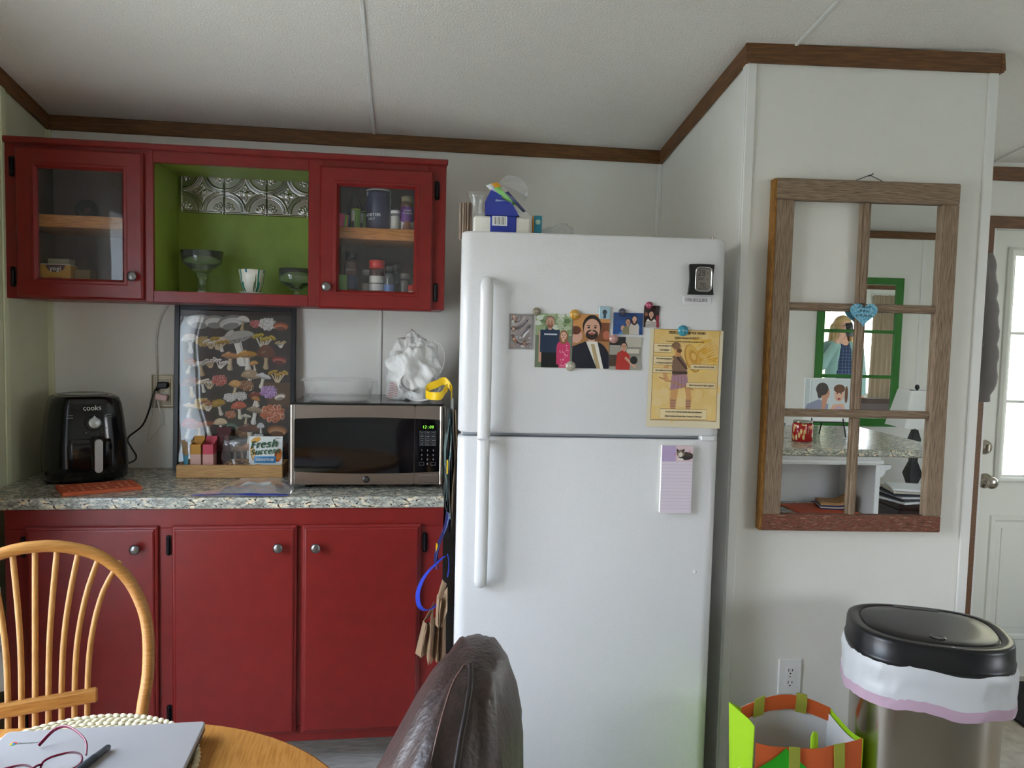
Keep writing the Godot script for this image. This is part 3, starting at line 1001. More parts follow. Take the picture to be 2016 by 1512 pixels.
func trash_can() -> void:
	var t := thing("trash_can", "stainless steel trash can with a black motion-sensor lid", "trash can", P(.472, 0, .292), -PA - .3)
	var o := oval(.4, .35)
	part(t, "body", mb().loft([ring(o, .02, Vector2(.9, .9)), ring(o, .3, Vector2(.92, .92)), ring(o, .6, Vector2(.93, .93))]), M.steel)
	part(t, "base_ring", mb().loft([ring(o, 0, Vector2(.9, .9)), ring(o, .02, Vector2(.915, .915)), ring(o, .03, Vector2(.91, .91))]), M.black)
	var lidm := mat("lid_black", "#17171a", .33)
	part(t, "lid", mb().loft([ring(o, .603, Vector2(.96, .96)), ring(o, .604, Vector2(1.03, 1.03)), ring(o, .619, Vector2(1.035, 1.035)), ring(o, .621, Vector2(1.022, 1.022)), ring(o, .664, Vector2(1.01, 1.01)), ring(o, .671, Vector2(1.0, 1.0)), ring(o, .674, Vector2(.98, .98)), ring(o, .6745, Vector2(.955, .955)), ring(o, .674, Vector2(.86, .86)), ring(o, .668, Vector2(.85, .85))], true, 1), lidm)
	part(t, "lid_flap", mb().loft([ring(o, .6685, Vector2(.835, .835)), ring(o, .6735, Vector2(.832, .832)), ring(o, .6755, Vector2(.815, .815)), ring(o, .6765, Vector2(.6, .6)), ring(o, .6765, Vector2(.3, .3))], true, 1), lidm)
	part(t, "flap_hinge", mb().box(Vector3(0, .6735, -.122), Vector3(.12, .006, .02), .002), lidm)
	part(t, "lens", mb().lathe([Vector2(0, .6775), Vector2(.012, .6775), Vector2(.017, .6785), Vector2(.021, .6772), Vector2(.022, .674)], 24), M.black_gloss, Vector3(0, 0, .105))
	part(t, "sensor_window", mb().box(Vector3(0, .6725, .163), Vector3(.075, .004, .012), .0015), M.black_gloss)
	part(t, "indicator", mb().box(Vector3(.022, .6748, .163), Vector3(.009, .0012, .005), .0004), M.chrome)
	# liner folded over the rim
	var film := mat("liner_film", "#eff1f3", .32, {"back": "#9a9ca0"})
	var pink := mat("liner_band", "#d9b9cd", .4, {"back": "#7a6672"})
	var fn := FastNoiseLite.new()
	fn.seed = 5
	fn.frequency = 5.0
	var skirt := func(y: float, k: float, amp: float) -> PackedVector3Array:
		var q := oval(.4, .35, 112)
		var r := PackedVector3Array()
		for p in q:
			var w := fn.get_noise_3d(p.x * 3, y * 7, p.y * 3) * amp * .7 + fn.get_noise_3d(p.x * 9, y * 3, p.y * 9) * amp * .35
			r.append(Vector3(p.x * (k + w), y + fn.get_noise_2d(p.x * 1.2 + 9, p.y * 1.2) * .016, p.y * (k + w)))
		return r
	part(t, "liner", mb().loft([skirt.call(.618, .99, .01), skirt.call(.606, 1.04, .03), skirt.call(.585, 1.06, .06), skirt.call(.565, 1.05, .07), skirt.call(.545, 1.055, .06), skirt.call(.528, 1.06, .04), skirt.call(.515, 1.06, .03)], false), film)
	part(t, "liner_drawstring", mb().loft([skirt.call(.523, 1.065, .035), skirt.call(.51, 1.068, .03), skirt.call(.494, 1.06, .03)], false), pink)

func tote_bag() -> void:
	var t := thing("tote_bag", "open reusable shopping bag in orange and lime green standing by the trash can", "bag", P(.107, 0, .3), -PA)
	var orange := mat("bag_orange", "#d9642a", .75)
	var lime := mat("bag_lime", "#a6d414", .7)
	var green := mat("bag_green", "#2bb512", .7)
	var strap := mat("bag_strap", "#a6a83a", .8)
	var white := mat("bag_lining", "#e6e6e4", .75)
	var fn := FastNoiseLite.new()
	fn.seed = 12
	fn.frequency = 6.0
	# corners of the rim (u, y, z) and of the foot, in the bag's own frame
	var BL := Vector3(-.115, .388, -.1)
	var BR := Vector3(.145, .39, -.1)
	var FL := Vector3(-.152, .425, .1)
	var FR := Vector3(.15, .395, .085)
	var bl := Vector3(-.13, .004, -.09)
	var br := Vector3(.14, .004, -.09)
	var fl := Vector3(-.15, .004, .09)
	var fr := Vector3(.15, .004, .09)
	var panel := func(a: Vector3, b: Vector3, c: Vector3, d: Vector3, lift: float, out: Vector3) -> Callable:   # a, b rim; d, c foot
		return func(u: float, v: float) -> Vector3:
			var p := a.lerp(b, u).lerp(d.lerp(c, u), v)
			p.y += sin(u * PI) * lift * (1 - v)
			p += out * (sin(u * PI) * .02 * sin(v * PI * .8 + .3) + fn.get_noise_3d(p.x, p.y, p.z) * .012)
			return p
	var back: Callable = panel.call(BL, BR, br, bl, .035, Vector3(0, 0, -1))
	var front: Callable = panel.call(FL + Vector3(.005, -.03, .005), FR, fr, fl, -.018, Vector3(0, 0, 1))
	var sub := func(f: Callable, u0: float, u1: float, v0: float, v1: float, off: Vector3) -> Callable:
		return func(u: float, v: float) -> Vector3: return f.call(lerpf(u0, u1, u), lerpf(v0, v1, v)) + off
	part(t, "back_panel", mb().slab(16, 14, back, .002), white)
	part(t, "back_hem", mb().slab(16, 3, sub.call(back, .0, 1.0, -.005, .1, Vector3(0, 0, .004)), .002), orange)
	part(t, "front_panel", mb().slab(16, 14, front, .002), orange)
	part(t, "side_panel", mb().slab(12, 14, func(u, v):
		var p := BL.lerp(FL, u).lerp(bl.lerp(fl, u), v)
		var pk := maxf(0.0, 1.0 - absf(u - .35) / .35)
		p.x -= pk * .05 * (1 - v * .6)
		p.y += pk * .035 * (1 - v) + (u * .012) * (1 - v)
		return p, .002), lime)
	part(t, "side_panel", mb().slab(12, 14, func(u, v):
		var p := BR.lerp(FR, u).lerp(br.lerp(fr, u), v)
		p.x += sin(u * PI) * .012
		p.y -= sin(u * PI) * .022 * (1 - v)
		return p, .002), lime)
	part(t, "lining", mb().slab(10, 10, func(u, v): return BR.lerp(FR, u).lerp(br.lerp(fr, u), v) + Vector3(-.006 + sin(u * PI) * .01, -.012 - sin(u * PI) * .02 * (1 - v), 0), .001), white)
	part(t, "bottom_panel", mb().box(Vector3(0, .004, 0), Vector3(.28, .004, .18), .001), orange)
	# green chevrons on the front
	var chev := func(pts: Array) -> MB:
		var b := mb()
		var f := func(q: Vector2) -> Vector3: return front.call(q.x, q.y) + Vector3(0, 0, .0032)
		for i in range(1, pts.size() - 1):
			var a0: Vector2 = pts[0]
			var steps := 5
			for s in steps:
				for w in steps - s:
					var A := func(x: int, y: int) -> Vector2: return a0 + (pts[i] - a0) * x / steps + (pts[i + 1] - a0) * y / steps
					b.tri(f.call(A.call(s, w)), f.call(A.call(s + 1, w)), f.call(A.call(s, w + 1)), 1)
					if w < steps - s - 1:
						b.tri(f.call(A.call(s + 1, w)), f.call(A.call(s + 1, w + 1)), f.call(A.call(s, w + 1)), 1)
		return b
	part(t, "green_print", chev.call([Vector2(.27, .0), Vector2(.75, .32), Vector2(.6, .62), Vector2(.02, .62), Vector2(.0, .18)]), green)
	for u in [.3, .72]:
		part(t, "front_strap", mb().slab(3, 10, sub.call(front, u, u + .1, -.012, .7, Vector3(0, 0, .005)), .002), strap)
	for u in [.14, .62]:
		part(t, "back_strap", mb().slab(3, 4, sub.call(back, u, u + .12, -.03, .11, Vector3(0, 0, .008)), .002), strap)
	part(t, "label_loop", mb().tube(bez([front.call(.53, .02) + Vector3(0, -.01, -.006), front.call(.53, .0) + Vector3(0, .03, -.008), front.call(.56, .0) + Vector3(0, .034, -.012), front.call(.57, .0) + Vector3(0, -.01, -.01)], 12), .007, 8, true, Vector2(1, .25), Vector3.BACK), lime)
	text(t, "lettering", "wa", .034, M.white, Vector3(-.162, .26, .045), Vector3(0, -PI / 2 + .25, PI / 2), {"weight": 700, "slant": .2})

# ------------------------------------------------------------------ entrance door, coat, mat
func entrance() -> void:
	var o := Node3D.new()
	o.name = "door_1"
	o.set_meta("kind", "structure")
	add_child(o)
	o.position = P(1.78, 0, -.86)
	o.rotation.y = -PA
	var dm := mat("door_white", "#e4e5da", .45)
	var b := mb()
	for r in [[-.425, -.32, .012, 1.935], [.32, .425, .012, 1.935], [-.32, .32, .012, .9], [-.32, .32, 1.83, 1.935]]:
		b.box(Vector3((r[0] + r[1]) / 2, (r[2] + r[3]) / 2, 0), Vector3(r[1] - r[0], r[3] - r[2], .042), 0)
	part(o, "slab", b, dm)
	var mould := [Vector2(0, 0), Vector2(0, .008), Vector2(.012, .014), Vector2(.022, .013), Vector2(.03, .004), Vector2(.034, .004), Vector2(.034, 0)]
	part(o, "window_moulding", frame(mb(), Vector3(0, 1.365, .021), .7, 1.0, mould), dm)
	part(o, "pane", mb().box(Vector3(0, 1.365, .01), Vector3(.64, .94, .005), 0), M.clear)
	for y in [1.505, 1.215]:
		part(o, "glazing_bar", mb().box(Vector3(0, y, .018), Vector3(.63, .012, .012), .002), dm)
	for x in [-.107, .107]:
		part(o, "glazing_bar", mb().box(Vector3(x, 1.365, .016), Vector3(.012, .92, .01), .002), dm)
	for x in [-.19, .19]:
		part(o, "raised_panel", frame(mb(), Vector3(x, .45, .021), .33, .55, [Vector2(0, 0), Vector2(.006, .006), Vector2(.02, .006), Vector2(.03, 0)]), dm)
		part(o, "raised_panel", mb().box(Vector3(x, .45, .021), Vector3(.22, .44, .006), .003), dm)
	part(o, "deadbolt", mb().lathe([Vector2(0, .018), Vector2(.012, .018), Vector2(.024, .014), Vector2(.03, .006), Vector2(.032, 0)], 24, Transform3D(Basis(Vector3.RIGHT, PI / 2), Vector3.ZERO)).box(Vector3(0, 0, .024), Vector3(.008, .03, .014), .002), M.nickel, Vector3(-.397, 1.017, .021))
	part(o, "door_knob", mb().lathe([Vector2(0, .062), Vector2(.012, .061), Vector2(.023, .056), Vector2(.027, .046), Vector2(.024, .037), Vector2(.014, .03), Vector2(.012, .02), Vector2(.016, .012), Vector2(.03, .007), Vector2(.033, 0)], 24, Transform3D(Basis(Vector3.RIGHT, PI / 2), Vector3.ZERO)), M.nickel, Vector3(-.387, .872, .021))
	part(o, "jamb", mb().box(Vector3(-.43, .97, .0), Vector3(.012, 1.94, .1), .001).box(Vector3(.43, .97, .0), Vector3(.012, 1.94, .1), .001).box(Vector3(0, 1.941, .0), Vector3(.872, .01, .1), .001), M.batten)
	part(o, "casing", mb().box(Vector3(-.46, .97, .048), Vector3(.05, 1.94, .014), .002), M.dark_trim_z)
	part(o, "casing", mb().box(Vector3(.46, .97, .048), Vector3(.05, 1.94, .014), .002), M.dark_trim_z)
	part(o, "casing", mb().box(Vector3(0, 1.963, .048), Vector3(.97, .05, .014), .002), M.dark_trim)
	part(o, "threshold", mb().box(Vector3(0, .006, .02), Vector3(.86, .012, .1), .002), M.nickel)
	# door mat
	var rub := mat("mat_black", "#1b1a1b", .95, {"bump": M.enamel.heightmap_texture, "bs": .3, "tri": Vector3(9, 9, 9)})
	solo("door_mat", mb().box(Vector3(0, .006, 0), Vector3(.8, .011, .4), .004), rub, "black ribbed mat on the floor inside the entrance door", "mat", P(1.72, 0, -.6), Vector3(0, -PA, 0))
	# quilted coat on a hook, on the side of the closet block
	var cg := mat("coat_grey", "#77726f", .6)
	var c := thing("quilted_coat", "grey quilted coat hanging round the corner of the partition by the door", "coat", P(.776, 0, -.16), -PA)
	var rings := []
	for i in 46:
		var f := i / 45.0
		var y := lerpf(1.86, 1.36, f)
		var q := .5 + .5 * absf(sin(f * PI * 8.5))
		var w := lerpf(.05, .2, smoothstep(0.0, .3, f)) * (1.0 - .25 * smoothstep(.8, 1.0, f))
		var d := lerpf(.035, .095, smoothstep(0.0, .45, f)) * (.86 + .14 * q) * (1.0 - .4 * smoothstep(.86, 1.0, f))
		var r := PackedVector3Array()
		for k in 24:
			var a := TAU * k / 24
			r.append(Vector3(.002 + d * .52 + cos(a) * d * .5, y - maxf(0.0, cos(a)) * .01 * sin(f * 9), sin(a) * w * .5))
		rings.append(r)
	part(c, "coat_body", mb().loft(rings), cg)
	var sl := []
	for i in 24:
		var f := i / 23.0
		sl.append(Vector3(.05 + f * .03, lerpf(1.74, 1.27, f), .05 + .02 * sin(f * 3)))
	part(c, "sleeve", mb().tube(sl, range(24).map(func(i): return .036 + .007 * absf(sin(i * .9)) - (.016 if i > 21 else 0.0)), 14), cg)
	part(c, "coat_hook", mb().tube([Vector3(-.002, 1.9, 0), Vector3(.03, 1.89, 0), Vector3(.04, 1.9, 0), Vector3(.042, 1.92, 0)], .004, 8), M.nickel)

# ------------------------------------------------------------------ table, chairs, what lies on the table
func chair(t: Node3D) -> void:   # spindle back hoop chair; the back's plane crosses the floor frame at y = .75
	var at := func(a: float, b: float) -> Vector3: return Vector3(a, .75 + b * cos(.18), -b * sin(.18))
	var half := [Vector2(0, .214), Vector2(.05, .209), Vector2(.118, .184), Vector2(.174, .132), Vector2(.206, .067), Vector2(.22, 0), Vector2(.219, -.093), Vector2(.206, -.175), Vector2(.19, -.31)]
	var pts := []
	for i in range(half.size() - 1, 0, -1):
		pts.append(at.call(-half[i].x, half[i].y))
	for p in half:
		pts.append(at.call(p.x, p.y))
	part(t, "hoop", mb().tube(bez(pts, 60), .0155, 14, true, Vector2(.85, 1.0), Vector3.BACK), M.oak_x)
	for i in 9:
		var k := i - 4
		var top := at.call(k * .0415, .206 - k * k * .0026) as Vector3
		var mid := at.call(k * .0265, .0) as Vector3
		var rail := at.call(k * .0245, -.12) as Vector3
		var low := at.call(k * .0245, -.3) as Vector3
		part(t, "spindle", mb().tube(bez([low, rail, mid, at.call(k * .0325, .1), top], 20), .0062, 10), M.oak_y)
	part(t, "back_rail", mb().box(at.call(0, -.118) + Vector3(0, 0, .006), Vector3(.236, .03, .02), .004), M.oak_x)
	var seat := rr(.45, .42, .12, 8)
	part(t, "seat", mb().loft([ring(seat, .425, Vector2(.9, .9), Vector2(0, .24)), ring(seat, .435, Vector2.ONE, Vector2(0, .24)), ring(seat, .452, Vector2.ONE, Vector2(0, .24)), ring(seat, .458, Vector2(.95, .95), Vector2(0, .24)), ring(seat, .45, Vector2(.6, .6), Vector2(0, .24))]), M.oak_x)
	for sx in [-1, 1]:
		for sz in [-1, 1]:
			part(t, "leg", mb().tube([Vector3(sx * .15, .43, .24 + sz * .14), Vector3(sx * .17, .25, .24 + sz * .16), Vector3(sx * .195, 0, .24 + sz * .19)], [.013, .02, .011], 12), M.oak_y)
		part(t, "stretcher", mb().tube([Vector3(sx * .175, .2, .24 - .165), Vector3(sx * .175, .2, .24 + .165)], .009, 10), M.oak_y)

func furniture() -> void:
	# round table
	var t := thing("dining_table", "golden oak dining table with rounded ends and a seam across", "table", Vector3(-.84, 0, 2.048), 0)
	var tm := mat("table_oak", "#ffffff", .3, {"tex": ramp(noise(512, 512, .02, 61, 5), [[.1, "#ad7030"], [.45, "#c0813c"], [.7, "#c98c47"], [.9, "#b5772f"]]), "tri": Vector3(13, 13, 1.2)})
	for s in [-1, 1]:
		var rings := []
		for k in [[.722, .99], [.728, 1.0], [.742, 1.0], [.748, .995], [.75, .985]]:
			var r := PackedVector3Array()
			var R: float = .412 * k[1]
			r.append(Vector3(s * .0012, k[0], -R))
			for i in 49:
				var a: float = -PI / 2 + PI * i / 48
				r.append(Vector3(s * (cos(a) * R + .16), k[0], sin(a) * R))
			r.append(Vector3(s * .0012, k[0], R))
			rings.append(r)
		part(t, "top_board", mb().loft(rings, true, 1), tm)
	part(t, "apron", mb().loft([ring(rr(.7, .5, .2, 8), .65), ring(rr(.7, .5, .2, 8), .721)]), tm)
	part(t, "pedestal", mb().lathe([Vector2(0, .65), Vector2(.2, .65), Vector2(.2, .63), Vector2(.07, .6), Vector2(.06, .5), Vector2(.1, .36), Vector2(.11, .25), Vector2(.07, .18), Vector2(.09, .12), Vector2(0, .12)], 28), tm)
	for k in 4:
		var d := Vector3(cos(k * PI / 2 + .6), 0, sin(k * PI / 2 + .6))
		part(t, "foot", mb().tube([d * .05 + Vector3(0, .16, 0), d * .2 + Vector3(0, .13, 0), d * .42 + Vector3(0, .035, 0)], [.05, .04, .03], 12), tm)
	# chairs
	var c := thing("dining_chair", "golden oak chair with a hooped spindle back before the red cabinets", "chair", Vector3(-1.0188, 0, 1.2869), .35)
	chair(c)
	var c2 := thing("dining_chair", "oak chair by the fridge with the brown leather jacket over its back", "chair", Vector3(-.108, 0, 2.02), PI / 2)
	chair(c2)
	jacket()
	# woven placemat
	var straw := mat("straw", "#e0d3ae", .9)
	var b := mb()
	for r in range(1, 15):
		var R := r * .0135
		var n := maxi(6, int(TAU * R / .0125))
		for i in n:
			var a := TAU * (i + (r % 2) * .5) / n
			b.ball(Vector3.ZERO, Vector3(.0092, .0042, .0058), 6, 4, Transform3D(Basis(Vector3.UP, -a + PI / 2 + (.45 if r % 2 else -.45)), Vector3(cos(a) * R, .0042, sin(a) * R)))
	solo("placemat", b, straw, "round woven straw placemat under the laptop", "placemat", Vector3(-.745, .7505, 1.81))
	laptop()

func laptop() -> void:
	var t := thing("laptop", "closed grey laptop on the placemat", "laptop", Vector3(-.718, .7592, 1.806), .026)
	var gm := mat("laptop_grey", "#a8a3a0", .45)
	var fp := rr(.312, .215, .008, 4)
	part(t, "base", mb().loft([ring(fp, .001, Vector2(.97, .97)), ring(fp, .004, Vector2.ONE), ring(fp, .0085, Vector2.ONE)]), mat("laptop_base", "#3c3d42", .45))
	var lid := part(t, "lid", mb().loft([ring(fp, .0095, Vector2(.998, .998)), ring(fp, .0145, Vector2.ONE), ring(fp, .0162, Vector2(.996, .996)), ring(fp, .0166, Vector2(.985, .985))]), gm)
	part(t, "rubber_foot", mb().box(Vector3(-.12, .0005, -.08), Vector3(.03, .002, .006), 0), M.black)
	part(t, "rubber_foot", mb().box(Vector3(.12, .0005, -.08), Vector3(.03, .002, .006), 0), M.black)
	text(lid, "lettering", "SAMSUNG", .0105, mat("laptop_letter", "#5c5d61", .3, {"metal": .6}), Vector3(-.122, .0168, .03), Vector3(-PI / 2, 0, 0), {"depth": .0003})
	# round browser mark, four colours
	var cols := ["#d9483b", "#f1bb2b", "#4d9a52"]
	var mk := part(lid, "round_mark", mb().lathe([Vector2(0, .0003), Vector2(.0022, .0003), Vector2(.0024, 0)], 16), mat("mark_blue", "#4d7fd6", .4), Vector3(-.128, .0167, -.066))
	for k in 3:
		var pl := PackedVector2Array()
		for i in 7: pl.append(Vector2(cos(TAU / 3 * (k + i / 6.0)), sin(TAU / 3 * (k + i / 6.0))) * .0055)
		for i in 7: pl.append(Vector2(cos(TAU / 3 * (k + 1 - i / 6.0)), sin(TAU / 3 * (k + 1 - i / 6.0))) * .0029)
		part(lid, "round_mark", mb().prism(pl, 0, .0003, Transform3D(Basis(Vector3.RIGHT, -PI / 2), Vector3.ZERO)), mat("mark_%d" % k, cols[k], .4), Vector3(-.128, .0167, -.066))
	text(lid, "lettering", "Chromebook", .0042, mat("mark_text", "#6d6a60", .5), Vector3(-.106, .0168, -.066), Vector3(-PI / 2, 0, 0), {"depth": .0003})
	# spectacles, upside down on the lid
	var y0 := .7592 + .0167
	var g := thing("eyeglasses", "plum and red framed eyeglasses lying on the laptop", "glasses", Vector3(-.735, y0, 1.815), 0)
	var plum := mat("plum", "#7c1536", .15)
	var rim := func(cx: float, cz: float) -> Array:
		var pts := []
		for i in 29:
			var a := TAU * i / 28
			var q := Vector2(signf(cos(a)) * pow(absf(cos(a)), .75) * .027, signf(sin(a)) * pow(absf(sin(a)), .75) * .016)
			q = q.rotated(-.45)
			pts.append(Vector3(cx + q.x, .006 + .012 * (.5 - .5 * sin(a)), cz + q.y))
		return pts
	part(g, "rim", mb().tube(rim.call(-.005, .015), .0018, 8, false), plum)
	part(g, "rim", mb().tube(rim.call(-.062, .045), .0018, 8, false), plum)
	part(g, "bridge", mb().tube(bez([Vector3(-.029, .014, .02), Vector3(-.034, .016, .026), Vector3(-.04, .014, .034)], 8), .0017, 8), plum)
	part(g, "temple", mb().tube(bez([Vector3(.022, .012, -.006), Vector3(.012, .024, -.028), Vector3(-.025, .03, -.06), Vector3(-.05, .022, -.068), Vector3(-.068, .004, -.055)], 24), .0024, 8, true, Vector2(.6, 1.2)), plum)
	part(g, "temple", mb().tube(bez([Vector3(-.085, .012, .062), Vector3(-.1, .022, .04), Vector3(-.12, .02, -.01), Vector3(-.135, .004, -.03)], 24), .0024, 8, true, Vector2(.6, 1.2)), plum)
	var lens := mat("lens_glass", "#ffffff", .02, {"alpha": .05})
	for c in [Vector3(-.005, .012, .015), Vector3(-.062, .012, .045)]:
		var pl := PackedVector2Array()
		for i in 28:
			var a := TAU * i / 28
			pl.append(Vector2(signf(cos(a)) * pow(absf(cos(a)), .75) * .027, signf(sin(a)) * pow(absf(sin(a)), .75) * .016).rotated(.45))
		part(g, "lens", mb().prism(pl, -.0006, .0006, Transform3D(Basis(Vector3.RIGHT, -PI / 2 + .35), c)), lens)
	var pe := thing("pen", "dark grey pen lying beside the eyeglasses on the laptop", "pen", Vector3(-.7, y0 + .0055, 1.818), 0)
	var pm := mat("pen_grey", "#4c5257", .35)
	part(pe, "barrel", mb().tube([Vector3(-.03, 0, .075), Vector3(-.012, 0, .02)], .0052, 12), pm)
	part(pe, "grip", mb().tube([Vector3(-.012, 0, .02), Vector3(-.002, 0, -.012)], .0056, 12), mat("pen_grip", "#3a4046", .6))
	part(pe, "cap", mb().tube([Vector3(-.002, 0, -.012), Vector3(.007, 0, -.04), Vector3(.008, 0, -.043)], [.0053, .005, .003], 12), pm)

func jacket() -> void:
	var lm := mat("leather", "#ffffff", .42, {"tex": ramp(noise(512, 512, .02, 88, 4), [[.1, "#2c1f1c"], [.5, "#3b2a26"], [.9, "#4c3833"]]), "tri": Vector3(3, 3, 3), "bump": grey(noise(512, 512, .07, 90, 3, FastNoiseLite.TYPE_CELLULAR)), "bs": .12})
	var dark := mat("leather_seam", "#20110f", .5)
	var t := thing("leather_jacket", "dark brown leather jacket draped over the chair back beside the fridge", "jacket", Vector3(-.142, .154, 2.02), 0)
	t.scale = Vector3.ONE * .894
	var fn := FastNoiseLite.new()
	fn.seed = 4
	fn.frequency = 3.0
	# horizontal sections over the chair back: centre x, centre z, half width x, half depth z
	var sec := [[.958, .0, -.01, .008, .03], [.953, .0, -.01, .03, .085], [.94, -.002, -.008, .045, .135], [.915, -.006, -.005, .06, .18], [.88, -.012, 0, .076, .22], [.84, -.02, .0, .092, .245], [.79, -.028, .0, .107, .26], [.73, -.03, .0, .112, .26], [.65, -.02, 0, .108, .26], [.56, -.02, 0, .1, .26], [.5, -.02, 0, .1, .26]]
	var rings := []
	for i in sec.size():
		var s: Array = sec[i]
		var r := PackedVector3Array()
		for k in 64:
			var a := TAU * k / 64
			var x: float = cos(a)
			var z: float = sin(a)
			var w := 1.0 + .13 * fn.get_noise_3d(x * .5, s[0] * 2.0, z * .5) + .04 * fn.get_noise_3d(x * 2.2, s[0] * 1.2, z * 2.2) + .02 * sin(a * 5 + s[0] * 6)
			# turned so that the broad side follows the chair back
			var q := Vector2(signf(x) * pow(absf(x), .85) * s[3], signf(z) * pow(absf(z), .85) * s[4]).rotated(.22) * w
			r.append(Vector3(s[1] + q.x, s[0], s[2] + q.y))
		rings.append(r)
	part(t, "jacket_body", mb().loft(rings), lm)
	# a point on the jacket: i is the section (may lie between two), a the angle
	var on := func(i: float, a: float, out: float) -> Vector3:
		var i0 := clampi(int(i), 0, rings.size() - 2)
		var k := fposmod(a / TAU, 1.0) * 64.0
		var k0 := int(k) % 64
		var p0: Vector3 = rings[i0][k0].lerp(rings[i0][(k0 + 1) % 64], k - floorf(k))
		var p1: Vector3 = rings[i0 + 1][k0].lerp(rings[i0 + 1][(k0 + 1) % 64], k - floorf(k))
		var p := p0.lerp(p1, i - i0)
		return p + (p - Vector3(sec[i0][1], p.y - .03, sec[i0][2])).normalized() * out
	var run := func(list: Array, out: float) -> Array: return bez(list.map(func(e): return on.call(e[0], e[1], out)), 40)
	part(t, "front_edge", mb().tube(run.call([[.1, 1.2], [1.0, 1.25], [2.0, 1.3], [3.0, 1.35], [4.0, 1.36], [5.0, 1.36], [6.0, 1.36]], .002), .0042, 8), dark)
	part(t, "lapel_seam", mb().tube(run.call([[.1, 2.0], [1.0, 1.95], [2.0, 1.85], [3.0, 1.75], [4.0, 1.66]], .001), .0016, 6), mat("leather_piping", "#7a5a52", .5))
	part(t, "lapel", mb().slab(3, 16, func(u, v): return on.call(.3 + v * 4.2, lerpf(1.27 + v * .1, 1.9 - v * .22, u), .003), .002), lm)
	var sl := bez([on.call(4.2, 1.7, -.01), on.call(4.6, 1.75, .022), on.call(5.2, 1.8, .035), on.call(6.0, 1.8, .03), on.call(7.0, 1.8, .03), on.call(8.0, 1.8, .03)], 30)
	part(t, "sleeve", mb().tube(sl, range(31).map(func(i): return (.014 + .024 * minf(1.0, i / 8.0)) * (1.0 + .05 * sin(i * 1.9))), 18), lm)
	part(t, "sleeve_edge", mb().tube(run.call([[4.0, 1.6], [4.4, 1.5], [5.0, 1.45], [6.0, 1.44], [7.0, 1.44]], .008), .0034, 8), dark)

# ------------------------------------------------------------------ printed pictures
class Pic:
	var im: Image
	var w: int
	var h: int

	func _init(w_: int, h_: int, c: String) -> void:
		w = w_; h = h_
		im = Image.create(w, h, false, Image.FORMAT_RGB8)
		im.fill(Color(c))

	func rect(x0: float, y0: float, x1: float, y1: float, c: String) -> void:
		im.fill_rect(Rect2i(int(x0 * w), int(y0 * h), maxi(1, int((x1 - x0) * w)), maxi(1, int((y1 - y0) * h))), Color(c))

	func poly(pts: Array, c: String) -> void:   # points in 0..1
		var col := Color(c)
		var lo := 1e9
		var hi := -1e9
		for p in pts:
			lo = minf(lo, p.y * h); hi = maxf(hi, p.y * h)
		for y in range(maxi(0, int(lo)), mini(h, int(hi) + 1)):
			var xs := []
			var yy := y + .5
			for i in pts.size():
				var a: Vector2 = pts[i] * Vector2(w, h)
				var b: Vector2 = pts[(i + 1) % pts.size()] * Vector2(w, h)
				if (a.y <= yy) != (b.y <= yy):
					xs.append(a.x + (yy - a.y) / (b.y - a.y) * (b.x - a.x))
			xs.sort()
			for k in range(0, xs.size() - 1, 2):
				var x0 := clampi(roundi(xs[k]), 0, w)
				var x1 := clampi(roundi(xs[k + 1]), 0, w)
				if x1 > x0:
					im.fill_rect(Rect2i(x0, y, x1 - x0, 1), col)

	func ell(cx: float, cy: float, rx: float, ry: float, c: String, rot := 0.0, a0 := 0.0, a1 := TAU) -> void:   # radii in parts of the width
		var pts := []
		var asp := float(w) / h
		for i in 25:
			var a := a0 + (a1 - a0) * i / 24
			var q := Vector2(cos(a) * rx, sin(a) * ry).rotated(rot)
			pts.append(Vector2(cx + q.x, cy + q.y * asp))
		poly(pts, c)

	func line(a: Vector2, b: Vector2, t: float, c: String) -> void:
		var asp := float(w) / h
		var d := (b - a) * Vector2(1, 1.0 / asp)
		var n := d.normalized().orthogonal() * t / 2 * Vector2(1, asp)
		poly([a + n, b + n, b - n, a - n], c)

	func tex() -> ImageTexture:
		return ImageTexture.create_from_image(im)

	# head and shoulders; s is the head's half width
	func bust(x: float, y: float, s: float, skin: String, hair: String, shirt: String, long := false, beard := "") -> void:
		var asp := float(w) / h
		ell(x, y + s * 3.6 * asp, s * 2.1, s * 2.2, shirt)
		rect(x - s * 2.1, y + s * 3.6 * asp, x + s * 2.1, minf(1.0, y + s * 9 * asp), shirt)
		if long:
			ell(x, y + s * .5 * asp, s * 1.35, s * 2.2, hair)
		rect(x - s * .4, y + s * .8 * asp, x + s * .4, y + s * 1.9 * asp, skin)
		ell(x, y - s * .25 * asp, s * 1.08, s * 1.3, hair)
		ell(x, y + s * .08 * asp, s * .93, s * 1.2, skin)
		if beard:
			ell(x, y + s * .72 * asp, s * .72, s * .6, beard)
			ell(x, y + s * .5 * asp, s * .42, s * .16, skin)
		ell(x, y + s * .62 * asp, s * .34, s * .12, "#a0524c")
		for k in [-1, 1]:
			ell(x + k * s * .38, y - s * .08 * asp, s * .15, s * .09, "#2d2320")
			line(Vector2(x + k * s * .2, y - s * .3 * asp), Vector2(x + k * s * .6, y - s * .3 * asp), s * .1, hair)
		ell(x, y + s * .25 * asp, s * .14, s * .2, Color(skin).darkened(.12).to_html(false))

func printed(key: String, p: Pic, rough := .4) -> StandardMaterial3D:
	return mat(key, "#ffffff", rough, {"tex": p.tex()})

